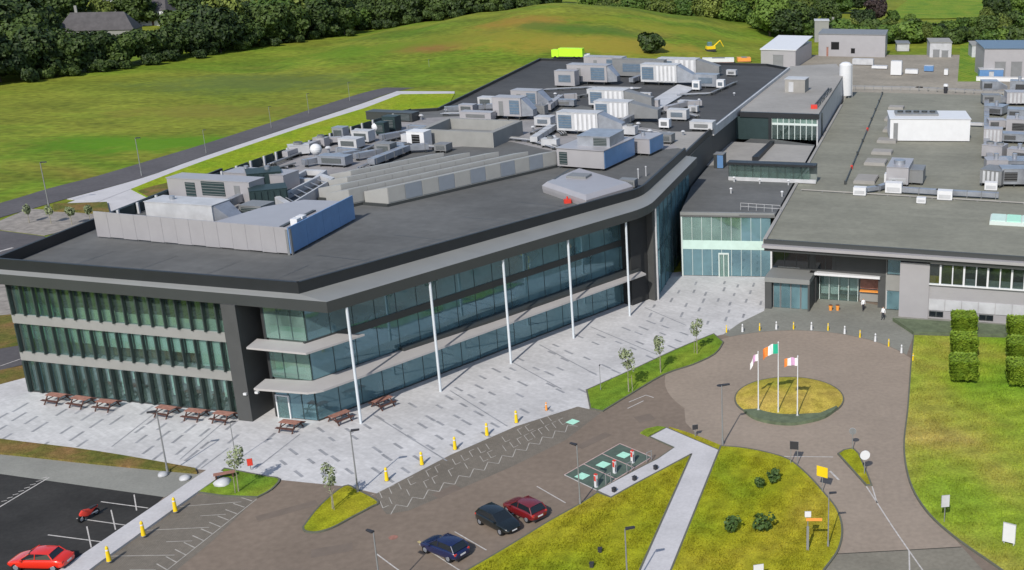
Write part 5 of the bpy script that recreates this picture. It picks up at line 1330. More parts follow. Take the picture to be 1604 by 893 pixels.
for i in range(nwin + 9):
    a, b = s0 + i * pw_, s0 + (i + 1) * pw_
    w_ = MB().fbox(RB, a, b, o3 - 0.05, o3, zb, zt).build('window', M['interior_dark'], ent_b)
    MB().fbox(RB, a + 0.1, b - 0.1, o3 + 0.06, o3 + 0.1, zb + 0.02, zt - 0.02).build('pane', M['glass_dark'], w_)
    MB().fbox(RB, a - 0.07 - 0.1 * (i % 2), a + 0.07, o3 + 0.0, o3 + 0.22, zb, zt).build('mullion', M['white'], w_)
    if i in (3, 5, 6, 7): MB().fbox(RB, a + 0.12, b - 0.1, o3 + 0.005, o3 + 0.04, zb + 0.02, zb + 0.85).build('window_board', M['white'], w_)
    if i == 0: MB().fbox(RB, a + 0.12, b - 0.2, o3 + 0.005, o3 + 0.05, zb + 0.02, zb + 1.0).build('yellow_board', M['yellow'], w_)
MB().fbox(RB, p1, s_end, o3 - 0.05, o3 + 0.30, zb - 0.16, zb).build('sill', M['white'], ent_b)
for i in range(12):
    a = s0 + 0.1 + i * 2.1
    pn = MB().fbox(RB, a, a + 2.02, o3 - 0.05, o3 + 0.05, 1.15, 2.6).build('pale_panel', M['offwhite'], ent_b)
    if i % 3 != 1:
        w_ = MB().fbox(RB, a + 0.1, a + 1.9, o3 - 0.05, o3 + 0.02, 0.25, 1.0).build('window', M['interior_dark'], ent_b)
        for k in range(2): MB().fbox(RB, a + 0.15 + 0.9 * k, a + 0.95 + 0.9 * k, o3 + 0.03, o3 + 0.07, 0.3, 0.95).build('pane', M['car_glass'], w_)
# planting strip in front
tag(MB().prism([P(1398, 503), P(1480, 508), P(1604, 516), P(1700, 520), P(1700, 533), P(1431, 525)], -0.02, 0.45).build('groundcover_planting', M['hedge_low']), kind='structure')

# ---- on the entrance block roof
ZE = ZL + 0.552
def eloc(px, py): q = P(px, py, ZE); return q
wbx = unit('roof_plant_room', 'large white plant room with five fans on the grey green roof', 'plant room', 1456, 222, 14.6, 9.0, 4.0, M['white'], rz=GRZ + R(10.5), z=ZE, leg=0.15, extras=(('door', -0.43),))
rz_ = wbx.rotation_euler[2]
cc = MB().box(-2.2, 0.6, 4.24, 8.0, 4.0, 0.35).build('fan_deck', M['grey_metal'], wbx, local=True)
for i in range(5): MB().tube((-5.2 + i * 1.5, 0.6, 4.59), (-5.2 + i * 1.5, 0.6, 4.85), 0.55, 0.55, 12).build('fan_cowl', M['fascia_face'], cc, local=True)
for i, (px, py, a, b) in enumerate(((1357, 283, 4.2, 3.4), (1372, 256, 4.4, 2.6), (1382, 240, 4.4, 2.0), (1390, 222, 4.4, 2.2), (1398, 205, 4.2, 2.4), (1399, 188, 4.0, 2.2), (1404, 170, 4.0, 2.0))):
    t = thing('roof_hatch', ['nearest', 'second nearest', 'third nearest', 'middle', 'third farthest', 'second farthest', 'farthest'][i] + ' flat pale hatch in the row left of white plant room', 'roof hatch', eloc(px, py), RB.rz, 'flat hatches on the entrance block roof')
    MB().box(0, 0, 0, a * 0.8, b * 1.5, 0.4).build('kerb', M['roof_pale'], t, local=True); MB().box(0, 0, 0.4, a * 0.76, b * 1.4, 0.12).build('lid', M['roof_pale'], t, local=True)
sk = thing('rooflight', 'pale green glass rooflight at the right edge of the front roof', 'rooflight', eloc(1600, 352), RB.rz)
MB().box(0, 1, 0, 8.5, 4.0, 0.5).build('kerb', M['frame_pale'], sk, local=True)
for i in range(4): MB().box(-3.1 + i * 2.05, 1, 0.5, 1.9, 3.7, 0.12).build('pane', M['paint_mint'] if i % 2 else M['blind'], sk, local=True)
rp_ = thing('roof_pipe', 'dark pipe with red markers running back along the left of the green roof', 'pipe run', eloc(1330, 285))
a, b = eloc(1324, 289), eloc(1382, 148)
MB().tube((a.x, a.y, ZE + 0.35), (b.x, b.y, ZE + 0.35), 0.09, 0.09, 6).build('pipe', M['fascia_face'], rp_)
for i in range(9):
    q = a.lerp(b, i / 8); MB().box(q.x, q.y, ZE, 0.35, 0.35, 0.6, RB.rz).build('support', M['red'] if i in (1, 4) else M['fascia_face'], rp_)
# roof step line: low pale pipe across the roof with duct blocks
rp2 = thing('roof_pipe', 'long pale pipe crossing the grey green roof from side to side', 'pipe run', eloc(1440, 308))
a, b = eloc(1255, 299), eloc(1640, 322)
MB().tube((a.x, a.y, ZE + 0.2), (b.x, b.y, ZE + 0.2), 0.10, 0.10, 6).build('pipe', M['roof_pale'], rp2)
for i in range(12):
    q = a.lerp(b, i / 11); MB().box(q.x, q.y, ZE, 0.2, 0.3, 0.12, RB.rz).build('support', M['grey_metal'], rp2)
unit('air_handling_unit', 'pale lilac unit with rounded hood in front middle of green roof', 'roof unit', 1405, 292, 3.4, 7.0, 2.6, M['screen'], rz=RB.rz, z=ZE, extras=(('flue', 0, -1, 0.7, 0.9), ('grille', 0.1, 0.9, 0.05, 0.35, 'white')))
unit('air_handling_unit', 'grey square unit right of the lilac hooded unit', 'roof unit', 1428, 290, 3.4, 4.0, 2.0, M['grey_metal'], rz=RB.rz, z=ZE, extras=(('door', 0.1),))
def educt(lab, pts, w, h, m='duct'):
    p = [eloc(*q) for q in pts]; t = thing('roof_duct', lab, 'duct', p[0])
    b = MB(); fl_ = MB()
    for a, c in zip(p[:-1], p[1:]):
        d = (c - a).normalized(); n = Vector((-d.y, d.x, 0)) * w / 2; a_, c_ = a - d * w * 0.4, c + d * w * 0.4
        b.prism([a_ - n, c_ - n, c_ + n, a_ + n], ZE + 0.3 + 0.01 * len(b.f) / 6, ZE + 0.3 + h)
        k = max(1, int((c - a).length / 2))
        for i in range(k + 1):
            q = a.lerp(c, (i + 0.02) / (k + 0.04)); fl_.box(q.x, q.y, ZE, 0.1, w + 0.08, h + 0.36, math.atan2(d.y, d.x))
    b.build('duct_run', M[m], t); tag(fl_.build('flange', M['grey_metal'], t), kind='stuff'); return t
educt('slim duct from lilac unit to the white pad on its left', [(1400, 292), (1375, 300), (1352, 303)], 0.8, 0.6)
educt('long duct running right from the lilac unit', [(1410, 303), (1470, 307), (1560, 312)], 0.9, 0.7)
for i, (px, py, s_) in enumerate(((1347, 306, 1.0), (1480, 313, 1.15), (1400, 302, 1.3), (1398, 288, 1.3), (1443, 319, 0.7), (1552, 298, 1.0))):
    t = thing('white_cabinet', ['small white cabinet at the left end of the slim duct', 'small white cabinet standing on the long duct line', 'white cabinet in front of the lilac hooded unit', 'white cabinet against the lilac hooded unit', 'tiny white box on the pale pipe', 'white cabinet at the left of the right hand duct cluster'][i], 'cabinet', eloc(px, py), RB.rz)
    MB().box(0, 0, 0.15, 1.9 * s_, 1.2 * s_, 1.15 * s_).build('casing', M['white'], t, local=True); MB().box(0, 0, 0, 1.6 * s_, 1.0 * s_, 0.15).build('plinth', M['grey_metal'], t, local=True); MB().box(0, -0.61 * s_, 0.35, 1.5 * s_, 0.04, 0.5 * s_).build('door', M['offwhite'], t, local=True)
# crowded duct cluster at the right
rq = random.Random(4)
rows_ = [(148, 'back'), (166, 'second'), (184, 'third'), (205, 'fourth'), (228, 'fifth'), (250, 'sixth'), (275, 'seventh'), (296, 'front')]
for r_i, (py, nm) in enumerate(rows_):
    for c_i, px in enumerate((1556, 1592, 1632)):
        mk = rq.choice(['offwhite', 'duct', 'screen', 'screen', 'grey_metal', 'duct'])
        a, b, c = rq.uniform(3.2, 5.2), rq.uniform(2.4, 4.0), rq.uniform(1.2, 2.6)
        col_n = ['left', 'middle', 'right'][c_i]
        kind = {'offwhite': 'off-white', 'duct': 'galvanised', 'screen': 'lilac grey', 'grey_metal': 'mid grey'}[mk]
        unit('cluster_unit', f'{kind} unit, {col_n} of the {nm} row of the crowded plant at right', 'roof unit', px + rq.uniform(-6, 6), py + rq.uniform(-4, 6), a, b, c, M[mk], rz=RB.rz + rq.choice([0, 0, 0.2, -0.3]), z=ZE, group='crowded plant at the right edge',
             extras=rq.choice([(('hood', 2.2, 0.7, 'duct'), ('grille', 0.1, 0.6, 0.2, 0.8, 'black')), (('fans', 2),), (('flue', 0, 0, 0.9, 0.4), ('grille', 0.3, 0.9, 0.1, 0.7, 'black')), (('ribs', 0.1, 0.9, 4, 'offwhite'),)]), leg=0.5)
for i, (pts, lab) in enumerate((([(1545, 160), (1545, 235), (1560, 290)], 'long duct along the left side of the crowded plant'), ([(1570, 196), (1604, 198), (1640, 200)], 'cross duct between back rows of the crowded plant'), ([(1565, 262), (1604, 265), (1640, 268)], 'cross duct between front rows of the crowded plant'))):
    educt(lab, pts, 1.0, 0.9)
educt('pale pipe bridge from white plant room to the crowded plant', [(1512, 198), (1540, 199)], 0.7, 0.5, 'offwhite')
educt('low pale parapet duct along the back of the green roof', [(1340, 140), (1440, 142), (1600, 150)], 2.0, 0.5, 'roof_pale')
ch = thing('flue_stack', 'short flue with white cap at the back of green roof', 'flue', eloc(1481, 146)); MB().tube((0, 0, 0), (0, 0, 1.6), 0.45, 0.45, 10).build('pipe', M['lamp_dark'], ch, local=True); MB().tube((0, 0, 1.6), (0, 0, 2.1), 0.6, 0.5, 10).build('cap', M['white'], ch, local=True)

# ================================================================ sheds and works buildings in the yard behind
def shed(name, label, fx0, fy0, fx1, depth, h, wall, roof, slope=0.0, over=0.3, openings=(), fy1=None, roof_over=0.0):
    a, b = P(fx0, fy0), P(fx1, fy1 or fy0)
    fr = Fr(a, b); t = thing(name, label, 'shed' if 'shed' in name else 'building', (a + b) / 2)
    MB().prism([fr.p(0, 0), fr.p(fr.len, 0), fr.p(fr.len, -depth), fr.p(0, -depth)], -0.05, h).build('wall', M[wall], t)
    vv = [fr.p(-over, over, h + 0.02), fr.p(fr.len + over, over, h + 0.02), fr.p(fr.len + over, -depth - over, h + 0.02 + slope), fr.p(-over, -depth - over, h + 0.02 + slope)]
    MB().add(vv + [v + Vector((0, 0, 0.25)) for v in vv], [(3, 2, 1, 0), (4, 5, 6, 7), (0, 1, 5, 4), (1, 2, 6, 5), (2, 3, 7, 6), (3, 0, 4, 7)]).build('roof', M[roof], t)
    for nm, m_, s0, s1, z0, z1 in openings:
        o = MB().fbox(fr, s0 * fr.len, s1 * fr.len, -0.1, 0.06, z0, z1).build(nm, M[m_], t)
        MB().fbox(fr, s0 * fr.len - 0.12, s1 * fr.len + 0.12, -0.1, 0.09, z1, z1 + 0.15).build('lintel', M['grey_metal'], o)
    return t
s1_ = shed('white_roof_shed', 'grey shed with bright white roof at far end of yard', 1192, 105, 1246, 28, 5.6, 'screen', 'white', 1.6, 0.3, (('roller_door', 'grey_metal', 0.35, 0.65, 0, 4.0),), fy1=106.6)
s2 = shed('works_building', 'long beige works building with dark doorway behind white roofed shed', 1282, 88, 1386, 12, 7.6, 'screen', 'grey_metal', 0.5, 0.2, (('doorway', 'black', 0.19, 0.31, 2.4, 5.0), ('window', 'black', 0.49, 0.55, 1.2, 2.9), ('door', 'timber', 0.12, 0.15, 0.0, 3.2)), fy1=90)
s3 = shed('small_shed', 'small pale shed right of the long works building', 1405, 80, 1424, 6, 2.6, 'offwhite', 'grey_metal', 0.3)
s4 = shed('pale_shed', 'pale square shed with two grey doors between hedges', 1456, 90, 1490, 8, 5.0, 'offwhite', 'band', 0.6, 0.2, (('door', 'grey_metal', 0.15, 0.45, 0, 2.6), ('door', 'grey_metal', 0.55, 0.85, 0, 2.3)))
s5 = shed('pale_shed', 'pale low shed left of the big blue grey store', 1522, 90, 1560, 8, 4.0, 'offwhite', 'band', 0.6, 0.2)
s6 = shed('blue_grey_store', 'big blue grey store at the right edge of yard', 1540, 123, 1625, 16, 9.0, 'screen', 'blue_grille', 0.6, 0.3, (('roller_door', 'grey_metal', 0.2, 0.4, 0, 5), ('roller_door', 'grey_metal', 0.5, 0.7, 0, 5)))
s7 = shed('pale_blue_container', 'pale blue site container in front of the blue grey store', 1534, 124, 1571, 3, 2.8, 'blue_and_sky_tint', 'offwhite', 0.1, 0.1, (('door', 'offwhite', 0.4, 0.6, 0, 2.2),))
s8 = shed('silo_block', 'square grey silo tower behind the long works building', 1276, 66, 1298, 5, 8.0, 'band', 'offwhite', 0.2, 0.2, (('door', 'grey_metal', 0.3, 0.7, 0, 2.4),))
for px, py, w_, h_, m_, lab in ((1404, 118, 3.4, 4.2, 'white', 'white upright tank cabinet on the yard behind the green roof'), (1455, 112, 3.0, 1.6, 'blue_and_sky_tint', 'blue wrapped pallet load on the yard'), (1378, 108, 5.0, 0.8, 'white', 'long low white skip left of the white tank cabinet'), (1428, 116, 4.0, 1.2, 'white', 'low white container right of the white tank cabinet'), (1482, 118, 1.2, 1.6, 'white', 'small white marker box on the yard'), (1352, 102, 7.0, 1.8, 'offwhite', 'pale parked trailer in front of the works building')):
    q = P(px, py); t = thing('yard_load', lab, 'yard load', q, RB.rz)
    MB().box(0, 0, 0.25, w_, 2.2, h_).build('body', M[m_], t, local=True); MB().box(0, 0, 0, w_ * 0.9, 1.9, 0.25).build('base', M['lamp_dark'], t, local=True); MB().box(0, 0, h_ + 0.25, w_ * 0.94, 2.0, 0.1).build('lid', M['offwhite'], t, local=True)
wl2 = thing('white_wall', 'low white wall below the blue grey store', 'wall', P(1570, 127))
fr = Fr(P(1529, 127), P(1640, 129)); MB().fbox(fr, 0, fr.len, -0.3, 0, -0.05, 1.3).build('wall', M['white'], wl2); MB().fbox(fr, -0.1, fr.len, -0.4, 0.1, 1.3, 1.45).build('coping', M['offwhite'], wl2)
# lime green lorry and site items beyond the dark roof
lt = thing('lime_lorry', 'lime green lorry parked beyond the dark roof', 'lorry', GA(893, 92), R(-8))
MB().box(0.6, 0, 0.9, 8.0, 2.5, 2.6).build('body', M['lime'], lt, local=True)
mb = MB(); mb.prism([(-5.8, -1.2), (-3.5, -1.2), (-3.5, 1.2), (-5.8, 1.2)], 0.7, 3.0); mb.build('cab', M['lime'], lt, local=True)
MB().box(-5.82, 0, 1.8, 0.06, 2.0, 0.9).build('windscreen', M['glass_blue'], lt, local=True); MB().box(-0.5, 0, 0.5, 10.4, 2.2, 0.4).build('chassis', M['lamp_dark'], lt, local=True)
for x in (-4.6, 1.8, 3.4):
    for y in (-1.15, 1.15):
        MB().tube((x, y - 0.15, 0.5), (x, y + 0.15, 0.5), 0.5, 0.5, 12).build('wheel', M['black'], lt, local=True)
ex = thing('yellow_digger', 'small yellow digger on the yard beyond the roof', 'digger', GA(1113, 80), 0.4)
MB().box(0, 0, 0.8, 3.0, 2.0, 1.0).build('body', M['yellow'], ex, local=True); MB().box(-0.3, 0.2, 1.8, 1.4, 1.3, 1.3).build('cab', M['glass_blue'], ex, local=True); MB().box(0, 0, 0, 3.2, 2.2, 0.8).build('tracks', M['lamp_dark'], ex, local=True)
mb = MB(); mb.tube((1.2, 0, 1.6), (3.6, 0, 3.6), 0.25, 0.18, 8); mb.tube((3.6, 0, 3.6), (4.8, 0, 1.4), 0.18, 0.14, 8); mb.build('boom', M['yellow'], ex, local=True)
for i, (px, py, w_, m_, lab) in enumerate(((1060, 97, 16, 'white', 'long white tarpaulin stack beyond the rear roof, left'), (1125, 97, 14, 'white', 'white tarpaulin stack beyond the rear roof, right'), (915, 91, 5, 'white', 'small white stack beside the lime lorry'), (1165, 96, 6, 'orange', 'orange stack of material near the white roofed shed'))):
    t = thing('material_stack', lab, 'material stack', GA(px, py), 0.05 * i)
    MB().box(0, 0, 0.2, w_ * 0.75, 3.0, 1.2).build('load', M[m_], t, local=True); MB().box(0, 0, 0, w_ * 0.72, 2.8, 0.2).build('pallet', M['timber'], t, local=True); MB().box(0.1, 0, 1.4, w_ * 0.3, 3.04, 0.06).build('strap', M['grey_metal'], t, local=True)

# ================================================================ street furniture
ORD = ['first', 'second', 'third', 'fourth', 'fifth', 'sixth', 'seventh', 'eighth', 'ninth', 'tenth', 'eleventh', 'twelfth', 'thirteenth']
def bollard(colname, r=0.15, h=1.2):
    t = thing('bollard', None, 'bollard')
    mb = MB(); mb.tube((0, 0, 0), (0, 0, h * 0.92), r, r * 0.62, 14); mb.tube((0, 0, h * 0.92), (0, 0, h), r * 0.62, r * 0.3, 14)
    mb.build('post', M[colname], t, smooth=True, local=True)
    MB().tube((0, 0, h * 0.72), (0, 0, h * 0.80), r * 0.73, r * 0.70, 14).build('reflective_band', M['white'] if colname != 'white' else M['grey_metal'], t, smooth=True, local=True)
    MB().tube((0, 0, 0.0), (0, 0, 0.04), r * 1.2, r * 1.15, 14).build('base_ring', M['grey_metal'], t, smooth=True, local=True)
    return t
yb = bollard('yellow', 0.19, 1.35); used = False
for i, (px, py) in enumerate(((171, 879), (225, 839), (275, 801))):
    q = P(px, py, 0.2); place(yb, used, q, 0, f'{["nearest", "middle", "farthest"][i]} yellow bollard on the raised footpath by the dark car park', 'yellow bollards on the footpath'); used = True
for i, (px, py) in enumerate(((606, 753), (661, 728), (713, 704), (763, 682), (809, 662))):
    place(yb, True, P(px, py, 0.01), 0, f'{ORD[i]} yellow bollard from the left along the front edge of plaza', 'yellow bollards along the plaza')
ob = bollard('orange', 0.13, 0.95); ob.location = P(856, 643, 0.01); tag(ob, 'short orange bollard at right end of the plaza bollard row')
yb2 = bollard('yellow', 0.11, 1.0); wb2 = bollard('white', 0.15, 1.05); uy = uw = False
ny = nw = 0
for i, (px, py) in enumerate(((1138, 521), (1163, 520), (1190, 518), (1216, 516), (1243, 516), (1271, 517), (1297, 518), (1323, 523), (1347, 529), (1371, 535), (1392, 543), (1412, 553), (1430, 566))):
    q = P(px, py, 0.01)
    if i % 2 == 0:
        place(yb2, uy, q, 0, f'slim yellow bollard, {ORD[ny]} yellow one from left round the top of roundabout', 'roundabout bollards'); uy = True; ny += 1
    else:
        place(wb2, uw, q, 0, f'stout white bollard, {ORD[nw]} white one from left round the top of roundabout', 'roundabout bollards'); uw = True; nw += 1
wb2.location = P(1163, 520, 0.01)

# lamp posts
def lamp():
    t = thing('lamp_post', None, 'lamp post')
    MB().tube((0, 0, 0), (0, 0, 6.0), 0.075, 0.05, 10).build('post', M['pole'], t, smooth=True, local=True)
    MB().tube((0, 0, 0), (0, 0, 0.7), 0.11, 0.10, 10).build('base', M['pole'], t, smooth=True, local=True)
    hd = MB(); hd.tube((0, 0, 5.95), (0.15, 0, 6.0), 0.05, 0.05, 8); hd.prism([(0.05, -0.16), (0.75, -0.10), (0.75, 0.10), (0.05, 0.16)], 5.98, 6.1)
    h = hd.build('lamp_head', M['lamp_dark'], t, local=True)
    MB().prism([(0.2, -0.09), (0.7, -0.07), (0.7, 0.07), (0.2, 0.09)], 5.95, 5.979).build('lens', M['white'], h, local=True)
    return t
lp_ = lamp(); used = False
for px, py, rz, h, lab in ((909, 791, R(150), 5.8, 'lamp post on the lawn edge beside the green parking bays'), (561, 772, R(20), 6.1, 'lamp post on leaf shaped lawn in front of the plaza'), (1132, 697, R(20), 6.3, 'lamp post at the lawn tip nearest the flag island'),
        (1297, 858, R(10), 5.0, 'lamp post on the right side of centre lawn'), (984, 938, R(20), 6.0, 'lamp post on the west lawn left of the concrete path'), (598, 940, R(150), 5.8, 'lamp post on the road left of the blue car'),
        (941, 612, R(90), 2.9, 'short dark post at the left end of the tree strip'), (263, 742, R(200), 6.3, 'lamp post on the verge behind the dark car park'), (370, 722, R(30), 4.0, 'lamp post behind the small tree left of the plaza'),
        (222, 275, R(20), 7.4, 'tall lamp post beside the rear access road, nearest one'), (323, 240, R(20), 5.0, 'lamp post beside the rear access road, second one'), (425, 200, R(20), 5.0, 'lamp post beside the rear access road, third one'), (484, 178, R(20), 5.0, 'lamp post beside the rear access road, fourth one'), (548, 158, R(20), 5.0, 'lamp post beside the rear access road, fifth one'), (77, 325, R(20), 8.0, 'lamp post at bend of the rear access road'), (673, 113, R(20), 4.0, 'lamp post on the meadow edge beyond the access road')):
    o = place(lp_, used, P(px, py, 0.0), rz, lab, 'lamp posts', h / 6.0); used = True

# flagpoles on the island
def flagpole(px, py, h, lab):
    t = thing('flagpole', lab, 'flagpole', P(px, py, 0.1), 0, 'flagpoles on the island')
    MB().tube((0, 0, 0), (0, 0, h), 0.075, 0.045, 12).build('pole', M['white'], t, smooth=True, local=True)
    MB().tube((0, 0, h), (0, 0, h + 0.14), 0.08, 0.03, 10).build('finial', M['white'], t, smooth=True, local=True)
    MB().tube((0, 0, 0), (0, 0, 0.25), 0.16, 0.14, 12).build('base', M['offwhite'], t, smooth=True, local=True)
    return t
def cloth(t, name, length, drop, z_top, ang, droop, stripes, waves=2.0):
    """flag in strips; each strip a part, hanging from the pole in direction ang"""
    length *= 0.82; drop *= 0.85; n = 18; m_ = 8; k = len(stripes)
    pts = []
    for i in range(n + 1):
        u = i / n
        for j in range(m_ + 1):
            v = j / m_
            x = u * length * (1 - 0.12 * droop); z = z_top - v * drop - droop * u * u * length * 0.55 - 0.05 * math.sin(u * 9)
            y = 0.13 * math.sin(u * waves * 6.28 + v * 1.3) * (0.3 + u)
            pts.append((math.cos(ang) * x - math.sin(ang) * y, math.sin(ang) * x + math.cos(ang) * y, z))
    for s_ in range(k):
        a, b = round(n * s_ / k), round(n * (s_ + 1) / k)
        mb = MB(); mb.v = pts
        mb.f = [(i * (m_ + 1) + j, (i + 1) * (m_ + 1) + j, (i + 1) * (m_ + 1) + j + 1, i * (m_ + 1) + j + 1) for i in range(a, b) for j in range(m_)]; mb.m = [0] * len(mb.f)
        mb.build(name, M[stripes[s_]], t, smooth=True, local=True)
f1 = flagpole(1188, 645, 6.6, 'left flagpole with a limp white and lilac flag'); cloth(f1, 'flag', 1.3, 0.9, 6.5, R(185), 1.9, ['white_flag', 'lilac_flag', 'white_flag'], 1.5)
f2 = flagpole(1219, 649, 7.9, 'tallest middle flagpole flying a green white and orange flag'); cloth(f2, 'flag', 2.1, 1.25, 7.85, R(192), 0.6, ['green_flag', 'white_flag', 'orange_flag'])
f3 = flagpole(1249, 654, 6.7, 'right flagpole with a white flag striped pink and orange'); cloth(f3, 'flag', 1.7, 1.0, 6.6, R(175), 0.25, ['white_flag', 'lilac_flag', 'white_flag', 'orange_flag'])
for f in (f1, f2, f3): f.location.z = 0.14

# signs
def sign(label, bx, by, h, w, hh, mname, shape='rect', rz=0.0, posts=1, cat='sign', back='grey_metal', name='road_sign'):
    t = thing(name, label, cat, P(bx, by, 0.1), rz)
    xs = [0] if posts == 1 else [-w * 0.4, w * 0.4]
    for x in xs: MB().tube((x, 0, 0), (x, 0, h), 0.04, 0.04, 8).build('post', M['pole'], t, smooth=True, local=True)
    if shape == 'round':
        MB().tube((0, -0.08, h - hh / 2), (0, -0.04, h - hh / 2), w / 2, w / 2, 20).build('plate', M[mname], t, local=True)
        MB().tube((0, -0.039, h - hh / 2), (0, -0.03, h - hh / 2), w / 2 * 0.98, w / 2 * 0.98, 20).build('plate_back', M[back], t, local=True)
    else:
        MB().prism([(-w / 2, -0.08), (w / 2, -0.08), (w / 2, -0.045), (-w / 2, -0.045)], h - hh, h).build('plate', M[mname], t, local=True)
        MB().prism([(-w / 2 - 0.02, -0.044), (w / 2 + 0.02, -0.044), (w / 2 + 0.02, -0.03), (-w / 2 - 0.02, -0.03)], h - hh - 0.02, h + 0.02).build('plate_back', M[back], t, local=True)
    return t
sign('round white sign on the splitter island', 1354, 742, 2.4, 0.95, 0.95, 'white', 'round', R(10))
sign('small pale grey sign at the tip of splitter island', 1335, 704, 2.2, 0.7, 0.6, 'offwhite', 'round', R(170))
sign('bright yellow square sign at the right edge of centre lawn', 1288, 770, 2.5, 1.1, 1.0, 'yellow', 'rect', R(-30))
d_ = sign('tall slim direction post with an orange arm on centre lawn', 1265, 862, 3.6, 0.5, 0.5, 'white', 'rect', R(0), name='direction_sign')
MB().prism([(-0.15, -0.1), (1.15, -0.1), (1.15, -0.04), (-0.15, -0.04)], 2.75, 3.0).build('arm', M['orange'], d_, local=True); MB().box(0, 0, 0, 0.2, 0.12, 2.2).build('totem_panel', M['pole'], d_, local=True)
sign('pale sign on post near left edge of the east lawn', 1479, 818, 2.6, 0.7, 1.1, 'offwhite', 'rect', R(10))
sign('dark backed sign on the lawn tip by the concrete path', 1089, 684, 1.3, 0.55, 0.5, 'lamp_dark', 'rect', R(20))
sign('dark sign pair at the top of centre lawn', 1244, 726, 2.3, 0.8, 0.8, 'lamp_dark', 'rect', R(-10), 2)
sign('white sign with orange edge at the very bottom of centre lawn', 1188, 912, 1.6, 0.8, 0.6, 'white', 'rect', R(15))
sign('small red notice on a post at left of plaza edge', 393, 735, 1.1, 0.45, 0.7, 'red', 'rect', R(20))
nb = thing('notice_board', 'large white notice board on the rough east lawn', 'notice board', P(1580, 853, 0.14), R(-28))
for x in (-0.4, 0.4): MB().tube((x, 0, 0), (x, 0, 1.95), 0.05, 0.05, 8).build('post', M['offwhite'], nb, smooth=True, local=True)
bd = MB().prism([(-0.5, -0.10), (0.5, -0.10), (0.5, -0.052), (-0.5, -0.052)], 0.25, 1.95).build('board', M['white'], nb, local=True)
mb = MB()
for a in ((-0.54, -0.5, 0.2, 2.0), (0.5, 0.54, 0.2, 2.0)): mb.prism([(a[0], -0.12), (a[1], -0.12), (a[1], -0.04), (a[0], -0.04)], a[2], a[3])
mb.prism([(-0.5, -0.12), (0.5, -0.12), (0.5, -0.04), (-0.5, -0.04)], 1.951, 2.0); mb.build('frame', M['offwhite'], bd, local=True)

# charging posts and low path lights
chg = thing('charging_post', None, 'charging post')
MB().box(0, 0, 0, 0.28, 0.22, 1.25).build('body', M['white'], chg, local=True); MB().box(0, -0.115, 0.65, 0.22, 0.03, 0.5).build('face_panel', M['red'], chg, local=True)
MB().box(0, 0, 1.25, 0.30, 0.24, 0.06).build('cap', M['red'], chg, local=True); MB().tube((0.16, 0, 0.9), (0.2, -0.1, 0.25), 0.03, 0.03, 6).build('cable', M['lamp_dark'], chg, local=True)
used = False
for i, (px, py) in enumerate(((934, 763), (963, 741), (991, 725))):
    place(chg, used, P(px, py, 0.012), R(-38), f'{["left", "middle", "right"][i]} red and white charging post at the head of green bays', 'charging posts'); used = True
hp_ = thing('hoop_post', None, 'guard post')
MB().tube((-0.3, 0, 0), (-0.3, 0, 0.95), 0.04, 0.04, 8).build('leg', M['pole'], hp_, smooth=True, local=True); MB().tube((0.3, 0, 0), (0.3, 0, 0.95), 0.04, 0.04, 8).build('leg', M['pole'], hp_, smooth=True, local=True); MB().tube((-0.34, 0, 0.95), (0.34, 0, 0.95), 0.04, 0.04, 8).build('top_bar', M['pole'], hp_, smooth=True, local=True)
used = False
for i, (px, py) in enumerate(((953, 757), (986, 739), (1017, 722))):
    place(hp_, used, P(px, py, 0.10), R(50), f'{["left", "middle", "right"][i]} grey hoop guard on the path behind charging posts', 'hoop guards'); used = True
pl_ = thing('path_light', None, 'path light')
MB().box(0, 0, 0, 0.30, 0.30, 0.35).build('body', M['lamp_dark'], pl_, local=True); MB().box(0, 0, 0.35, 0.36, 0.36, 0.04).build('cap', M['lamp_dark'], pl_, local=True)
used = False
for i, (px, py) in enumerate(((962, 770), (994, 752), (1027, 735))):
    place(pl_, used, P(px, py, 0.10), R(-38), f'{["left", "middle", "right"][i]} low black light box on concrete path', 'path lights'); used = True
used = False
for i, (px, py, lab) in enumerate(((940, 865, 'upper low black light in the west lawn'), (927, 888, 'lower low black light in the west lawn'))):
    place(pl_, True, P(px, py, 0.12), 0, lab, 'lawn lights')

# rocks by the small tree
for i, (px, py, s_, m_, lab) in enumerate(((349, 757, 0.75, 'offwhite', 'pale boulder on lawn under the small left tree'), (255, 743, 0.5, 'offwhite', 'pale stone at the base of lamp post on verge'), (289, 749, 0.5, 'offwhite', 'pale stone on the pavement corner'))):
    bm = bmesh.new(); bmesh.ops.create_icosphere(bm, subdivisions=2, radius=s_)
    for v in bm.verts:
        v.co *= 1 + 0.35 * noise.noise(v.co * 1.7 + Vector((i * 7, 0, 0))); v.co.z = max(v.co.z * 0.6, -0.1)
    me = bpy.data.meshes.new('boulder'); bm.to_mesh(me); bm.free(); me.materials.append(M[m_]); me.shade_smooth()
    o = inst('boulder', me, None, P(px, py, 0.12)); tag(o, lab, 'boulder')
bb_ = thing('timber_bench', 'low timber bench beside the small left tree', 'bench', P(352, 748, 0.12), R(25))
for y in (-0.2, 0.0, 0.2): MB().box(0, y, 0.42, 1.8, 0.16, 0.06).build('slat', M['timber'], bb_, local=True)
for x in (-0.7, 0.7): MB().box(x, 0, 0, 0.12, 0.5, 0.42).build('leg', M['timber_dark'], bb_, local=True)

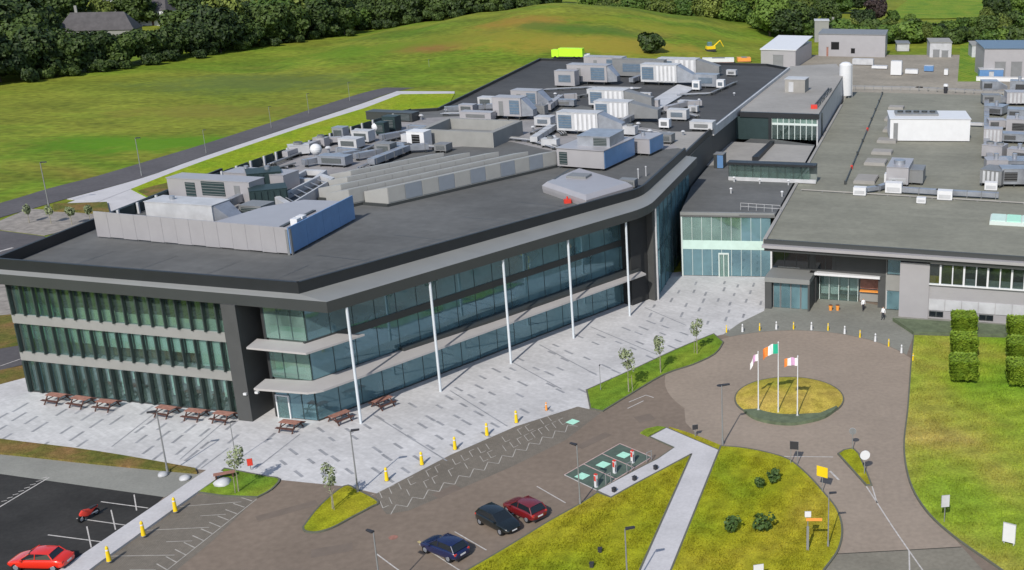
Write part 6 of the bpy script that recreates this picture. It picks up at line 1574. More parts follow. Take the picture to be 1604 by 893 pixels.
# picnic tables
pt = thing('picnic_table', None, 'picnic table')
for y in (-0.28, -0.093, 0.093, 0.28): MB().box(0, y, 0.73, 1.8, 0.17, 0.045).build('tabletop_board', M['timber'], pt, local=True)
for y in (-0.78, 0.78):
    for dy in (-0.08, 0.08): MB().box(0, y + dy, 0.43, 1.8, 0.14, 0.045).build('seat_board', M['timber_dark'], pt, local=True)
for x in (-0.65, 0.65):
    for s_ in (-1, 1): MB().tube((x, 0.30 * s_, 0.73), (x, 0.82 * s_, 0.0), 0.06, 0.06, 4).build('leg', M['timber_dark'], pt, local=True)
    MB().box(x, 0, 0.36, 0.06, 1.7, 0.07).build('cross_beam', M['timber_dark'], pt, local=True)
used = False
ptl = [(90, 630, 'leftmost'), (129, 635, 'second from left'), (169, 640, 'third from left'), (262, 650, 'fourth from left'), (308, 655, 'fifth from left'), (352, 659, 'sixth from left')]
for px, py, w_ in ptl:
    place(pt, used, P(px, py, 0.012), F1.rz + R(random.uniform(-6, 6)), f'red brown picnic table, {w_} along the front with fins', 'picnic tables', 1.15); used = True
for px, py, rz, lab in ((456, 673, F1.rz, 'picnic table beside the white framed corner door'), (533, 660, F2.rz, 'picnic table left of the first white column'), (600, 637, F2.rz, 'picnic table right of the first white column')):
    place(pt, True, P(px, py, 0.012), rz, lab, 'picnic tables', 1.15)

# ================================================================ cars
def car(label, cname, color, loc_, rz, L=4.4, Wd=1.82, Ht=1.5, hatch=True):
    paint = mat('car_paint_' + cname, color, 0.22, 0.0, spec=0.5, coat=0.8)
    t = thing('parked_car', label, 'car', loc_, rz)
    hl = L / 2
    # stations: x, half width factor, sill z, belt z (bonnet / shoulder line)
    st = [(-hl, 0.72, 0.42, 0.66), (-hl + 0.12, 0.86, 0.28, 0.84), (-hl + 0.55, 0.97, 0.2, 0.98), (-hl + 1.2, 1.0, 0.18, 0.98), (-0.1, 1.0, 0.18, 0.96), (hl - 1.45, 1.0, 0.18, 0.93), (hl - 0.8, 0.97, 0.2, 0.84), (hl - 0.3, 0.89, 0.26, 0.72), (hl - 0.05, 0.74, 0.36, 0.58), (hl, 0.62, 0.42, 0.52)]
    mb = MB(); n = 11
    for x, w, zs, zb in st:
        w = w * Wd / 2 * 1.07; zb += 0.05; half = [(0.0, zs), (w * 0.8, zs), (w * 0.96, zs + 0.12), (w, (zs + zb) / 2), (w * 0.95, zb - 0.05), (w * 0.82, zb + 0.02)]
        ring_ = [(x, y, z) for y, z in half] + [(x, -y, z) for y, z in reversed(half[1:])]
        mb.v += ring_
    for i in range(len(st) - 1):
        for j in range(n): mb.f.append((i * n + j, i * n + (j + 1) % n, (i + 1) * n + (j + 1) % n, (i + 1) * n + j))
    mb.f.append(tuple(range(n))); mb.f.append(tuple(reversed(range((len(st) - 1) * n, len(st) * n)))); mb.m = [0] * len(mb.f)
    body = mb.build('body', paint, t, smooth=True, local=True); body.data.shade_smooth(); body.modifiers.new('rounding', 'SUBSURF').levels = 2; body.modifiers['rounding'].render_levels = 2
    # greenhouse
    xr = -hl + (0.18 if hatch else 0.75)
    gs = [(xr, 0.96, 0.62), (xr + 0.42, 0.96, Ht - 0.10), (-0.35, 0.96, Ht), (0.35, 0.95, Ht - 0.04), (hl - 1.15, 0.92, 0.5)]
    base = []; roof = []
    y1 = Wd / 2 * 0.88; y2 = Wd / 2 * 0.72
    b0, b1 = xr, hl - 1.12
    r0, r1 = xr + 0.40, hl - 2.0
    zb = 0.97
    vv = [(b0, -y1, zb), (b1, -y1, 0.92), (b1, y1, 0.92), (b0, y1, zb), (r0, -y2, Ht - 0.07), (r1, -y2, Ht - 0.05), (r1, y2, Ht - 0.05), (r0, y2, Ht - 0.07)]
    gl = MB().add(vv, [(0, 1, 5, 4), (2, 3, 7, 6)]).build('side_window', M['car_glass'], t, local=True)
    MB().add(vv, [(1, 2, 6, 5)]).build('windscreen', M['car_glass'], t, local=True)
    MB().add(vv, [(3, 0, 4, 7)]).build('rear_window', M['car_glass'], t, local=True)
    rf = MB(); k = 6
    for i in range(k + 1):
        x = r0 - 0.06 + (r1 - r0 + 0.1) * i / k; z = Ht - 0.075 + 0.075 * math.sin(math.pi * (0.15 + 0.75 * i / k))
        rf.v += [(x, -y2 - 0.03, z - 0.05), (x, -y2 * 0.6, z), (x, y2 * 0.6, z), (x, y2 + 0.03, z - 0.05)]
    for i in range(k):
        for j in range(3): rf.f.append((i * 4 + j, (i + 1) * 4 + j, (i + 1) * 4 + j + 1, i * 4 + j + 1))
    rf.m = [0] * len(rf.f); rf.build('roof_panel', paint, t, smooth=True, local=True)
    pl = MB()
    for s in (-1, 1):
        for (ax, az, bx, bz, r) in ((b0 + 0.02, zb, r0, Ht - 0.07, 0.05), (b1 - 0.02, 0.92, r1, Ht - 0.05, 0.035), (-0.1, 0.96, -0.12, Ht - 0.06, 0.035)):
            pl.tube((ax, s * (y1 + 0.005), az), (bx, s * (y2 + 0.01), bz), r, r, 6)
    build_each(pl, 'window_pillar', paint, t, True, True)
    for x in (-hl + 0.82, hl - 0.86):
        for s in (-1, 1):
            y = s * (Wd / 2 - 0.10)
            w = MB().tube((x, y - 0.10, 0.33), (x, y + 0.115 * s + 0.0, 0.33), 0.33, 0.33, 20).build('wheel', M['black'], t, smooth=True, local=True)
            MB().tube((x, y + s * 0.116, 0.33), (x, y + s * 0.125, 0.33), 0.21, 0.2, 16).build('rim', M['duct'], w, local=True)
            MB().tube((x, y - s * 0.1, 0.34), (x, s * (Wd / 2 - 0.045), 0.34), 0.39, 0.39, 20).build('wheel_arch', M['black'], t, local=True)
    for s in (-1, 1):
        MB().box(hl - 0.36, s * Wd * 0.33, 0.555, 0.3, 0.24, 0.10).build('headlight', M['offwhite'], t, local=True)
        MB().box(-hl + 0.14, s * Wd * 0.37, 0.70, 0.16, 0.22, 0.15).build('tail_light', M['red'], t, local=True)
        MB().box(hl - 1.45, s * (Wd / 2 + 0.06), 0.92, 0.14, 0.2, 0.12).build('wing_mirror', paint, t, local=True)
    MB().box(-hl + 0.0, 0, 0.55, 0.05, 0.52, 0.13).build('number_plate', M['white'], t, local=True)
    MB().box(hl, 0, 0.40, 0.03, 0.50, 0.11).build('number_plate', M['white'], t, local=True)
    MB().box(-hl + 0.1, 0, 0.26, 0.14, Wd * 0.8, 0.14).build('bumper', M['lamp_dark'], t, local=True)
    return t
M['black'].node_tree.nodes['Principled BSDF'].inputs['Roughness'].default_value = 0.85
brg = bear((700, 868, 664, 846))
car('dark blue hatchback parked alone left of the black car', 'blue', (0.007, 0.012, 0.055), P(697, 866, 0.004), bear((722, 872, 667, 850)), 4.3)
car('black hatchback parked left of the red car', 'black', (0.008, 0.011, 0.011), P(781, 824, 0.004), bear((752, 810, 810, 840)), 4.4)
car('dark red hatchback parked right of the black car', 'dark_red', (0.14, 0.010, 0.012), P(822, 805, 0.004), bear((850, 820, 797, 794)), 4.3)
car('bright red saloon in the dark car park, bottom left', 'red', (0.62, 0.022, 0.008), P(66, 886, 0.012), bear((108, 888, 22, 886)), 4.7, hatch=False)

# motorcycle
mc = thing('motorcycle', 'red motorcycle parked in a bay of the dark car park', 'motorcycle', P(140, 812, 0.012), bear((158, 800, 124, 818)))
for x in (-0.7, 0.72):
    w = MB().tube((x, -0.07, 0.31), (x, 0.07, 0.31), 0.31, 0.31, 20).build('wheel', M['black'], mc, smooth=True, local=True); MB().tube((x, -0.075, 0.31), (x, 0.075, 0.31), 0.17, 0.17, 14).build('rim', M['duct'], w, local=True)
bm = MB(); ns = [(-0.95, 0.06, 0.72, 0.86), (-0.5, 0.13, 0.66, 0.80), (-0.1, 0.19, 0.42, 0.86), (0.25, 0.22, 0.40, 0.98), (0.5, 0.2, 0.5, 1.0), (0.78, 0.10, 0.62, 0.82)]
for x, w, z0, z1 in ns: bm.v += [(x, -w, z0), (x, w, z0), (x, w, (z0 + z1) / 2), (x, w * 0.6, z1), (x, -w * 0.6, z1), (x, -w, (z0 + z1) / 2)]
for i in range(len(ns) - 1):
    for j in range(6): bm.f.append((i * 6 + j, i * 6 + (j + 1) % 6, (i + 1) * 6 + (j + 1) % 6, (i + 1) * 6 + j))
bm.f += [tuple(range(6)), tuple(reversed(range(30, 36)))]; bm.m = [0] * len(bm.f)
bm.build('fairing', M['red'], mc, smooth=True, local=True)
MB().prism([(-0.85, -0.12), (-0.15, -0.16), (-0.15, 0.16), (-0.85, 0.12)], 0.82, 0.92).build('seat', M['lamp_dark'], mc, local=True)
MB().tube((0.45, -0.36, 1.02), (0.45, 0.36, 1.02), 0.022, 0.022, 8).build('handlebar', M['lamp_dark'], mc, smooth=True, local=True)
for y in (-0.1, 0.1): MB().tube((0.72, y, 0.31), (0.48, y, 0.98), 0.03, 0.03, 8).build('fork', M['duct'], mc, smooth=True, local=True)
MB().tube((0.0, 0.12, 0.4), (-0.75, 0.2, 0.42), 0.05, 0.06, 8).build('exhaust', M['duct'], mc, smooth=True, local=True)
MB().box(0.0, 0, 0.22, 0.5, 0.3, 0.3).build('engine', M['lamp_dark'], mc, local=True)

# people near the entrance: one skinned body each, cloth colours by height
SKIN = mat('skin', (0.50, 0.32, 0.24), 0.6, 0.0); SHIRT = mat('white_shirt', (0.78, 0.78, 0.80), 0.8, 0.0); TRS = mat('dark_trousers', (0.02, 0.02, 0.03), 0.8, 0.0); HAIR = mat('dark_hair', (0.03, 0.02, 0.015), 0.7, 0.0)
def person(label, loc_, rz, stride=0.16, h=1.76):
    k = h / 1.76
    J = {'pel': (0, 0, 0.94, 0.135), 'spine': (0, 0.01, 1.14, 0.125), 'chest': (0, 0.0, 1.34, 0.145), 'neck': (0, 0.01, 1.49, 0.055), 'headb': (0, 0.0, 1.58, 0.085), 'headt': (0, 0.0, 1.70, 0.08),
         'hl': (-0.09, 0, 0.90, 0.095), 'kl': (-0.10, -stride * 0.6, 0.49, 0.062), 'al': (-0.10, -stride * 0.5, 0.09, 0.042), 'tl': (-0.11, -stride * 0.5 - 0.17, 0.035, 0.035),
         'hr': (0.09, 0, 0.90, 0.095), 'kr': (0.10, stride * 0.1, 0.49, 0.062), 'ar': (0.10, stride * 0.9, 0.11, 0.042), 'tr': (0.11, stride * 0.9 - 0.16, 0.035, 0.035),
         'sl': (-0.19, 0, 1.42, 0.06), 'el': (-0.26, 0.06, 1.14, 0.045), 'wl': (-0.27, -0.08, 0.91, 0.032), 'fl': (-0.27, -0.12, 0.80, 0.03),
         'sr': (0.19, 0, 1.42, 0.06), 'er': (0.26, 0.05, 1.14, 0.045), 'wr': (0.27, 0.02, 0.90, 0.032), 'fr': (0.27, 0.0, 0.79, 0.03)}
    names = list(J); idx = {n_: i for i, n_ in enumerate(names)}
    E_ = [('pel', 'spine'), ('spine', 'chest'), ('chest', 'neck'), ('neck', 'headb'), ('headb', 'headt'), ('pel', 'hl'), ('hl', 'kl'), ('kl', 'al'), ('al', 'tl'), ('pel', 'hr'), ('hr', 'kr'), ('kr', 'ar'), ('ar', 'tr'), ('chest', 'sl'), ('sl', 'el'), ('el', 'wl'), ('wl', 'fl'), ('chest', 'sr'), ('sr', 'er'), ('er', 'wr'), ('wr', 'fr')]
    me = bpy.data.meshes.new('person_skel'); me.from_pydata([(J[n_][0] * k, J[n_][1] * k, J[n_][2] * k) for n_ in names], [(idx[a], idx[b]) for a, b in E_], [])
    tmp = bpy.data.objects.new('person_skel', me); COL.objects.link(tmp)
    sk_ = tmp.modifiers.new('skin', 'SKIN'); sv = me.skin_vertices[0].data
    for n_ in names: sv[idx[n_]].radius = (J[n_][3] * k,) * 2
    sv[0].use_root = True
    tmp.modifiers.new('sub', 'SUBSURF').levels = 1
    dg = bpy.context.evaluated_depsgraph_get(); dg.update()
    bmsh = bpy.data.meshes.new_from_object(tmp.evaluated_get(dg))
    bpy.data.objects.remove(tmp)
    bmsh.materials.clear()
    for m_ in (SKIN, SHIRT, TRS, HAIR): bmsh.materials.append(m_)
    for p in bmsh.polygons:
        z = p.center.z / k; x = abs(p.center.x) / k; y = p.center.y / k
        if z > 1.66 or (z > 1.55 and y > 0.03): p.material_index = 3
        elif z > 1.47: p.material_index = 0
        elif x > 0.215 and z < 0.93: p.material_index = 0
        elif z > 0.96: p.material_index = 1
        elif x > 0.215: p.material_index = 1
        else: p.material_index = 2
    bmsh.shade_smooth()
    o = bpy.data.objects.new('person', bmsh); COL.objects.link(o); o.location = loc_; o.rotation_euler = (0, 0, rz)
    return tag(o, label, 'person')
person('person in white top and dark trousers walking near the glazed lobby', P(1352, 487, 0.012), R(20))
person('person in white top and dark trousers walking near the concrete panel', P(1383, 501, 0.012), R(-40), h=1.82)
for i, (px, py) in enumerate(((1301, 486), (1312, 486))):
    c = thing('planter', ['left orange planter before the glazed lobby', 'right orange planter before the glazed lobby'][i], 'planter', P(px, py, 0.012))
    MB().tube((0, 0, 0), (0, 0, 0.7), 0.2, 0.28, 12).build('pot', M['orange'], c, smooth=True, local=True); MB().tube((0, 0, 0.62), (0, 0, 0.72), 0.26, 0.26, 12).build('soil', M['timber_dark'], c, local=True)

# ================================================================ trees, hedges, houses
def crown_mesh(name, seed, rx, rz_, zc, leaves, size, m, lobes=9, squash=0.8, gap=0.0, trunk_m=None):
    """foliage as many leaf-clump faces spread over and inside overlapping lobes"""
    r = random.Random(seed); V = []; Fc = []
    L = [(0, 0, zc, rx * 0.72, rz_ * 0.85)]
    for i in range(lobes):
        a = r.uniform(0, 6.28); d = rx * r.uniform(0.3, 0.68); L.append((d * math.cos(a), d * math.sin(a), zc + r.uniform(-0.55, 0.6) * rz_, rx * r.uniform(0.32, 0.55), rz_ * r.uniform(0.28, 0.5)))
    for i in range(leaves):
        cx_, cy_, cz_, lr_, lz_ = L[min(len(L) - 1, int(r.random() * len(L)))] if r.random() > 0.2 else L[0]
        u = r.uniform(-1, 1); a = r.uniform(0, 6.28); k = math.sqrt(1 - u * u); rad = r.uniform(0.6, 1.05) ** 0.6
        n = Vector((k * math.cos(a), k * math.sin(a), u))
        p = Vector((cx_ + n.x * lr_ * rad, cy_ + n.y * lr_ * rad, cz_ + n.z * lz_ * rad))
        nn = (n + Vector((r.uniform(-1, 1), r.uniform(-1, 1), r.uniform(-0.3, 1))) * 0.75).normalized()
        t = nn.orthogonal().normalized(); b = nn.cross(t); w = r.uniform(0, 6.28)
        t, b = t * math.cos(w) + b * math.sin(w), b * math.cos(w) - t * math.sin(w)
        s = size * r.uniform(0.6, 1.3); i0 = len(V)
        V += [tuple(p - t * s - b * s * 0.6), tuple(p + t * s * 0.9 - b * s * 0.7 + nn * s * 0.25), tuple(p + t * s + b * s * 0.65), tuple(p - t * s * 0.8 + b * s * 0.7 + nn * s * 0.2)]
        Fc.append((i0, i0 + 1, i0 + 2, i0 + 3))
    me = bpy.data.meshes.new(name); me.from_pydata(V, [], Fc); me.materials.append(m); me.update(); return me

def trunk_mesh(name, seed, h, r0, m, limbs=5, spread=1.2):
    r = random.Random(seed); mb = MB(); x = y = 0.0; pz = 0.0; pr = r0
    pts = []
    for i in range(1, 5):
        z = h * i / 4; nx_, ny_ = x + r.uniform(-0.05, 0.05) * h * 0.3, y + r.uniform(-0.05, 0.05) * h * 0.3; nr = r0 * (1 - 0.2 * i)
        mb.tube((x, y, pz), (nx_, ny_, z), pr, nr, 8); x, y, pz, pr = nx_, ny_, z, nr; pts.append((x, y, z, nr))
    for i in range(limbs):
        bx, by, bz, br = pts[min(3, 1 + i % 3)]; a = r.uniform(0, 6.28)
        mb.tube((bx, by, bz * 0.9), (bx + spread * math.cos(a), by + spread * math.sin(a), bz + r.uniform(0.5, 1.2) * spread), br * 0.6, br * 0.2, 6)
    o = mb.build(name, m, None, smooth=True); me = o.data; bpy.data.objects.remove(o); return me

wood = []
for i in range(4): wood.append((crown_mesh('crown', 100 + i, 6.5, (5.6, 6.4, 4.9, 5.8)[i], 8.6, 4200, 0.46, M['leaf'], 13 + i), trunk_mesh('trunk', 200 + i, 8.5, 0.45, M['bark'], 5, 3.0)))
wood_b = [(crown_mesh('crown', 120 + i, 6.0, (5.4, 6.2, 4.8)[i], 8.4, 4200, 0.44, M['leaf_b'], 14 + i), wood[i][1]) for i in range(3)]
wood_c = [(crown_mesh('crown', 126 + i, (5.2, 6.2)[i], (6.8, 5.2)[i], 9.0, 4200, 0.42, M['leaf_c'], 15), wood[i][1]) for i in range(2)]
wood_d = (crown_mesh('crown', 130, 7.0, 6.0, 9.0, 2800, 0.62, M['leaf_d'], 12), wood[0][1])
bush = [(crown_mesh('crown', 140 + i, 3.2, 2.2, 2.3, 1100, 0.42, M['leaf_b'] if i else M['leaf'], 7), trunk_mesh('trunk', 240 + i, 2.2, 0.2, M['bark'], 4, 1.2)) for i in range(2)]
def tree(kind, x, y, s, label, group, name='woodland_tree', z=None):
    t = thing(name, label, 'tree', (x, y, gz(x, y) - 0.15 if z is None else z), random.uniform(0, 6.28), group)
    t.scale = (s * random.uniform(0.9, 1.12), s * random.uniform(0.9, 1.12), s)
    inst('trunk', kind[1], t); inst('crown', kind[0], t)
    return t
random.seed(21)
CARD = ['leftmost', 'first', 'second', 'third', 'fourth', 'fifth', 'sixth', 'seventh', 'eighth', 'ninth', 'tenth', 'eleventh', 'twelfth', 'thirteenth', 'fourteenth', 'fifteenth', 'sixteenth', 'seventeenth', 'eighteenth', 'nineteenth', 'twentieth', 'twenty first', 'twenty second', 'twenty third']
# belt of trees along the far side of the meadow, left
front = [(0, 130), (-45, 138), (35, 126), (70, 120), (110, 116), (150, 110), (190, 106), (230, 100), (268, 95), (305, 91), (345, 86), (385, 79), (425, 73), (462, 68), (500, 63), (540, 58), (580, 52), (615, 46), (650, 40), (690, 34), (725, 28), (760, 21), (800, 16), (840, 9)]
nt_ = 0
for px, py in sorted(front):
    q = P(px, py - 2); y = q.y if px < 560 else min(q.y, 520); 
    if px >= 560:
        d = P(px, py) - Vector((0, 0, CAMH)); k = 505 / d.y; x, y = d.x * k, 505
    else: x = q.x
    nt_ += 1; tree(random.choice(wood), x, y, (random.uniform(0.95, 1.2) if 40 < px < 275 else random.uniform(1.0, 1.35)), f'dark green tree, {CARD[nt_ - 1]} from left in the front row along the meadow', 'front row trees of the left belt', z=-2.8 if px < 560 else gz(x, y) - 3.4)
for row, (dy, n_r) in enumerate(((16, 26), (36, 26), (60, 26), (90, 26), (130, 24))):
    for i in range(n_r):
        u = (i + random.uniform(0.1, 0.9)) / n_r
        px = -80 + u * 960
        j = min(len(front) - 2, max(0, sum(1 for f in sorted(front) if f[0] < px) - 1)); fs = sorted(front); a, b = fs[j], fs[j + 1]
        py = a[1] + (b[1] - a[1]) * max(0, min(1, (px - a[0]) / (b[0] - a[0])))
        q = P(px, py); y = min(q.y, 505 if px > 560 else 1e9) + dy; d = P(px, max(py, 5)); x = d.x * y / d.y
        if 90 < px < 275 and dy < 100: continue
        kind = random.choice(wood + wood_b[:1 + (px > 250) * 2] + wood_c[:(px > 120) + (px > 350)])
        tree(kind, x, y, random.uniform(0.9, 1.6), ('dark green tree deep in the belt left of the bungalow' if px < 92 else 'green tree behind the houses at upper left' if px < 276 else 'green tree inside the belt between houses and mound' if px < 560 else 'green tree in the belt just behind left slope of mound'), f'inner trees of the left belt, stretch {1 + (px > 92) + (px > 276) + (px > 560)}', z=-2.5)
# right hand wood behind the mound
for row, dy in enumerate((0, 18, 40, 70, 105)):
    for i in range(13):
        px = 925 + (i + random.uniform(0.1, 0.9)) * 26
        py = 6 + max(0, (px - 940)) * 0.175
        y0 = 520 if px < 1190 else 470
        y = y0 + dy + random.uniform(-5, 5); d = P(px, max(py, 5)); x = d.x * y / d.y
        tree(random.choice(wood_b + wood[:2] + wood_c), x, y, random.uniform(0.85, 1.4), ('bright green tree in wood behind the crest of mound' if px < 1040 else 'bright green tree in wood right of the mound crest' if px < 1150 else 'bright green tree in wood behind the white roofed shed'), f'trees behind the mound, stretch {1 + (px > 1040) + (px > 1150)}', z=-2.5)
# hedges and trees behind the yard, right
yard_t = [(1262, 60, 0.5, 1), (1300, 42, 0.8, 0), (1335, 58, 0.55, 1), (1352, 50, 0.75, 0), (1372, 40, 0.9, 2), (1395, 62, 0.6, 1), (1415, 68, 0.5, 1), (1432, 62, 0.6, 0), (1450, 66, 0.55, 1), (1470, 66, 0.5, 1), (1488, 62, 0.6, 1), (1510, 66, 0.5, 0), (1530, 60, 0.7, 1), (1548, 62, 0.7, 0), (1568, 62, 0.75, 1), (1588, 58, 0.85, 0), (1606, 60, 0.8, 1), (1560, 32, 0.9, 0), (1580, 24, 1.0, 0), (1598, 28, 0.9, 1), (1545, 40, 0.6, 1), (1320, 22, 0.8, 1), (1290, 25, 0.7, 0), (1345, 18, 0.8, 0), (1400, 38, 0.5, 1), (1424, 42, 0.45, 1), (1370, 8, 0.9, 2), (1268, 18, 0.8, 1), (1510, 48, 0.45, 1), (1590, 5, 1.0, 0)]
for i, (px, py, s, k) in enumerate(yard_t):
    q = P(px, py)
    if k == 2: tree(wood_d, q.x, q.y, s * 0.9, ('dark purple leaved tree behind the yard, nearer one' if py > 20 else 'dark purple leaved tree at the top edge, farther one'), None, z=-0.2)
    else: tree((wood_b[:2] + wood_c[:1] if k else wood)[i % 3], q.x, q.y, s * 1.15, 'green tree in the hedgerow behind the yard', 'hedgerow trees behind the yard', z=-3.2 * s)
rg = random.Random(77)
for i in range(26):
    px = 1300 + i * 12.2 + rg.uniform(-4, 4)
    q = P(px, 66 + rg.uniform(-8, 3))
    tree(bush[rg.choice((0, 1, 1))], q.x, q.y, rg.uniform(1.3, 2.0), 'leafy bush in the hedge line behind the yard sheds', 'hedge bushes behind the yard', 'hedge_bush', z=-0.6)
# low scrub filling the foot of the belts
for px, py in front[1:]:
    for k in range(2):
        ppx = px + random.uniform(-14, 14); d = P(ppx, py) ; y = d.y - 3 if px < 560 else 497; x = d.x * y / d.y
        tree(bush[0], x, y, random.uniform(0.6, 1.0), 'low dark bush at the foot of the tree belt', 'scrub at the foot of the tree belt', 'scrub_bush')
lone = tree(bush[0], *GA(1020, 82)[:2], 1.55, 'lone dark bushy tree on the meadow beyond the roof', None, 'lone_tree')

# houses among the trees
def house(label, px, py, w, d, h, rh, rz, wallm, roofm):
    q = P(px, py); t = thing('house', label, 'house', q, rz)
    MB().box(0, 0, -0.3, w, d, h + 0.3).build('wall', M[wallm], t, local=True)
    rf = MB().add([(-w/2 - 0.4, -d/2 - 0.4, h), (w/2 + 0.4, -d/2 - 0.4, h), (w/2 + 0.4, d/2 + 0.4, h), (-w/2 - 0.4, d/2 + 0.4, h), (-w/2 + d * 0.3, 0, h + rh), (w/2 - d * 0.3, 0, h + rh)], [(0, 1, 5, 4), (2, 3, 4, 5), (1, 2, 5), (3, 0, 4), (3, 2, 1, 0)]).build('roof', M[roofm], t, local=True)
    MB().box(-w * 0.28, 0.3, h + rh * 0.5, 0.9, 0.7, rh * 0.9).build('chimney', M['band'], rf, local=True)
    for x in (-0.3, 0.05, 0.32):
        o = MB().box(x * w, -d/2 - 0.03, 1.0, 1.3, 0.08, 1.3).build('window', M['white'], t, local=True); MB().box(x * w, -d/2 - 0.08, 1.1, 1.1, 0.04, 1.1).build('pane', M['car_glass'], o, local=True)
    MB().box(0.18 * w, -d/2 - 0.03, 0.0, 1.0, 0.08, 2.1).build('door', M['timber_dark'], t, local=True)
    return t
M['slate'] = mat('slate_roof', (0.075, 0.070, 0.072), 0.7, 0.2, 0.5)
hs = [house('bungalow with long grey slate roof among trees at upper left', 160, 62, 27, 13, 4.2, 6.5, R(14), 'band', 'slate'),
      house('house with grey roof and pale gable behind the bungalow', 240, 38, 22, 11, 6.5, 5.0, R(-8), 'white', 'slate'),
      house('dark roofed house at the top edge left of the pale gable', 196, 18, 16, 10, 8.0, 4.5, R(10), 'offwhite', 'slate')]
house('small pale cottage beside the dark tree behind the works building', 1315, 52, 10, 7, 3.2, 2.4, R(5), 'white', 'slate')

# young street trees: slim trunk, thin pale crown
yt = [(crown_mesh('crown', 160 + i, 0.85, 1.3, 3.5, 300, 0.10, M['leaf_pale'], 7), trunk_mesh('trunk', 260 + i, 3.3, 0.065, M['bark_pale'], 6, 0.45)) for i in range(2)]
for i, (px, py, s, lab) in enumerate(((985, 614, 1.12, 'nearest young tree on the tree strip'), (1035, 584, 1.0, 'middle young tree on the tree strip'), (1092, 554, 0.98, 'farthest young tree on the tree strip, nearest to entrance'), (374, 770, 0.95, 'young tree with stakes on the lawn left of plaza'), (521, 797, 0.95, 'pale young tree at tip of the leaf shaped lawn'))):
    t = thing('young_tree', lab, 'tree', P(px, py, 0.1), i * 1.3, 'young street trees'); t.scale = (s, s, s)
    inst('trunk', yt[i % 2][1], t); inst('crown', yt[i % 2][0], t)
    st_ = MB().tube((0.35, 0.1, 0), (0.3, 0.1, 1.7), 0.035, 0.035, 6).build('stake', M['bark_pale'], t, local=True)
    MB().tube((0.3, 0.1, 1.5), (0.0, 0.0, 1.5), 0.02, 0.02, 5).build('tie', M['lamp_dark'], st_, local=True)
pb = [(crown_mesh('crown', 170, 0.8, 1.0, 2.3, 260, 0.15, M['leaf_pale'], 5), trunk_mesh('trunk', 270, 2.2, 0.06, M['bark_pale'], 5, 0.4))]
for i, (px, py) in enumerate(((46, 349), (80, 350), (113, 352), (142, 349))):
    t = thing('bed_tree', f'{ORD[i]} small pale tree from the left in planting bed behind the roof corner', 'tree', P(px, py, 0.05), i, 'small trees in the planting bed'); t.scale = (1.0,) * 3
    inst('trunk', pb[0][1], t); inst('crown', pb[0][0], t)
# shrubs on the centre lawn
sb_ = [(crown_mesh('crown', 180 + i, 0.85, 0.8, 0.8, 240, 0.13, M['leaf_shrub'], 8), trunk_mesh('trunk', 280 + i, 0.9, 0.06, M['bark'], 5, 0.5)) for i in range(2)]
for i, (px, py, s, lab) in enumerate(((1145, 834, 1.0, 'left one of the two larger dark shrubs on centre lawn'), (1194, 832, 1.05, 'right one of the two larger dark shrubs on centre lawn'), (1190, 764, 0.75, 'left one of the two small dark shrubs higher on centre lawn'), (1213, 756, 0.9, 'right one of the two small dark shrubs higher on centre lawn'))):
    t = thing('shrub', lab, 'shrub', P(px, py, 0.12), i * 2.0); t.scale = (s, s, s); inst('trunk', sb_[i % 2][1], t); inst('crown', sb_[i % 2][0], t)
# box-headed hedges on short stems
def boxhead(seed, wx, wy, h, z0, m, leaves=2600):
    r = random.Random(seed); V = []; Fc = []
    for i in range(leaves):
        f = r.random(); u, v = r.uniform(-1, 1), r.uniform(-1, 1); dpt = 1 - abs(r.gauss(0, 0.05))
        if f < 0.34: n = Vector((0, 0, 1)); p = Vector((u * wx / 2, v * wy / 2, z0 + h * dpt))
        elif f < 0.6: s = r.choice((-1, 1)); n = Vector((0, s, 0)); p = Vector((u * wx / 2, s * wy / 2 * dpt, z0 + h * (v + 1) / 2))
        elif f < 0.86: s = r.choice((-1, 1)); n = Vector((s, 0, 0)); p = Vector((s * wx / 2 * dpt, v * wy / 2, z0 + h * (u + 1) / 2))
        else: n = Vector((0, 0, -1)); p = Vector((u * wx / 2, v * wy / 2, z0 + h * (1 - dpt)))
        nn = (n * 0.8 + Vector((r.uniform(-1, 1) * 0.45, r.uniform(-1, 1) * 0.45, (0.5 if n.z > 0.5 else -0.62) + r.uniform(-0.3, 0.3)))).normalized(); p += n * r.uniform(-0.25, 0.1)
        if n.z < 0.5: p.x *= 1 - 0.10 * (1 - (p.z - z0) / h)
        ex_ = max(0, abs(p.x) / (wx / 2) - 0.82) + max(0, abs(p.y) / (wy / 2) - 0.82)
        if n.z > 0.5: p.z -= 0.5 * ex_
        t = nn.orthogonal().normalized(); b = nn.cross(t); s = 0.12 * r.uniform(0.7, 1.4); i0 = len(V)
        V += [tuple(p - t * s - b * s * 0.7), tuple(p + t * s - b * s * 0.6), tuple(p + t * s + b * s * 0.7), tuple(p - t * s + b * s * 0.6)]; Fc.append((i0, i0 + 1, i0 + 2, i0 + 3))
    c = 0.86; i0 = len(V)
    V += [(sx * wx / 2 * c, sy * wy / 2 * c, z0 + h * (0.05 if sz_ < 0 else 0.95)) for sz_ in (-1, 1) for sx, sy in ((-1, -1), (1, -1), (1, 1), (-1, 1))]
    Fc += [tuple(i0 + k for k in f) for f in ((3, 2, 1, 0), (4, 5, 6, 7), (0, 1, 5, 4), (1, 2, 6, 5), (2, 3, 7, 6), (3, 0, 4, 7))]
    me = bpy.data.meshes.new('crown'); me.from_pydata(V, [], Fc); me.materials.append(m); me.update(); return me
hm = [boxhead(300 + i, 3.0, 2.9, 2.1, 0.55, M['leaf_lime'], 4200) for i in range(2)]
stm = MB()
for x in (-0.8, 0.0, 0.8): stm.tube((x, 0, 0), (x, 0, 0.8), 0.08, 0.06, 6)
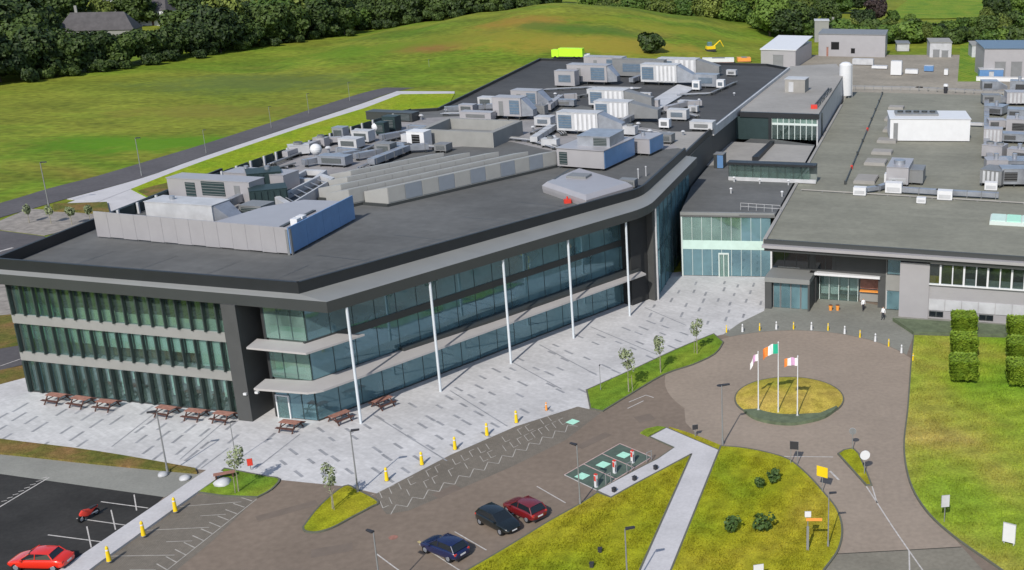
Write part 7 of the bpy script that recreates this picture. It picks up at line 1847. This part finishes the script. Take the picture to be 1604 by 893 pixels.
so = stm.build('stems', M['bark_pale'], None); stem_me = so.data; bpy.data.objects.remove(so)
hd = [(1508, 595, 'nearest box trimmed hedge of the left column'), (1509, 559, 'middle box trimmed hedge of the left column'), (1509, 524, 'farthest box trimmed hedge of the left column by the building'), (1598, 602, 'nearest box trimmed hedge of the right column'), (1597, 566, 'middle box trimmed hedge of the right column'), (1597, 532, 'farthest box trimmed hedge of the right column')]
for i, (px, py, lab) in enumerate(hd):
    t = thing('box_hedge', lab, 'hedge', P(px, py, 0.14), R(-3), 'box trimmed hedges'); inst('trunk', stem_me, t); inst('crown', hm[i % 2], t)

# rough tufts standing out of the lawns
def tufts(name, poly_px, n, m, seed, z, hmax=0.17, label=None):
    r = random.Random(seed); poly = PL(poly_px); x0, x1 = min(p.x for p in poly), max(p.x for p in poly); y0, y1 = min(p.y for p in poly), max(p.y for p in poly)
    V = []; Fc = []; k = 0
    while k < n:
        x, y = r.uniform(x0, x1), r.uniform(y0, y1)
        if not inside((x, y), poly): continue
        if noise.noise(Vector((x * 0.35, y * 0.35, seed))) < r.uniform(-0.45, 0.35): 
            k += 0.25; continue
        k += 1
        for b in range(3):
            a = r.uniform(0, 6.28); h = r.uniform(0.4, 1.0) * hmax; w = r.uniform(0.02, 0.05); dx, dy = math.cos(a), math.sin(a); lx, ly = r.uniform(-0.08, 0.08), r.uniform(-0.08, 0.08); i0 = len(V)
            V += [(x - dx * w, y - dy * w, z), (x + dx * w, y + dy * w, z), (x + lx, y + ly, z + h)]; Fc.append((i0, i0 + 1, i0 + 2))
    me = bpy.data.meshes.new(name); me.from_pydata(V, [], Fc); me.materials.append(m); me.update()
    o = bpy.data.objects.new(name, me); COL.objects.link(o); tag(o, label, 'grass', None, 'stuff'); return o
tufts('lawn_grass', [(1135, 712), (1235, 726), (1288, 778), (1312, 830), (1300, 868), (1262, 925), (1045, 925), (1124, 716)], 9000, M['lawn'], 1, 0.125, label='short yellow green grass of the centre lawn')
tufts('lawn_grass', [(1078, 722), (985, 925), (600, 965), (742, 895), (905, 797), (936, 778), (958, 784)], 9000, M['lawn'], 2, 0.125, label='short yellow green grass of the west lawn')
tufts('lawn_grass', [(1434, 530), (1425, 640), (1420, 700), (1430, 755), (1455, 800), (1500, 842), (1580, 895), (1700, 940), (1700, 540)], 15000, M['lawn_east'], 3, 0.135, 0.26, label='rough patchy grass of the east lawn')
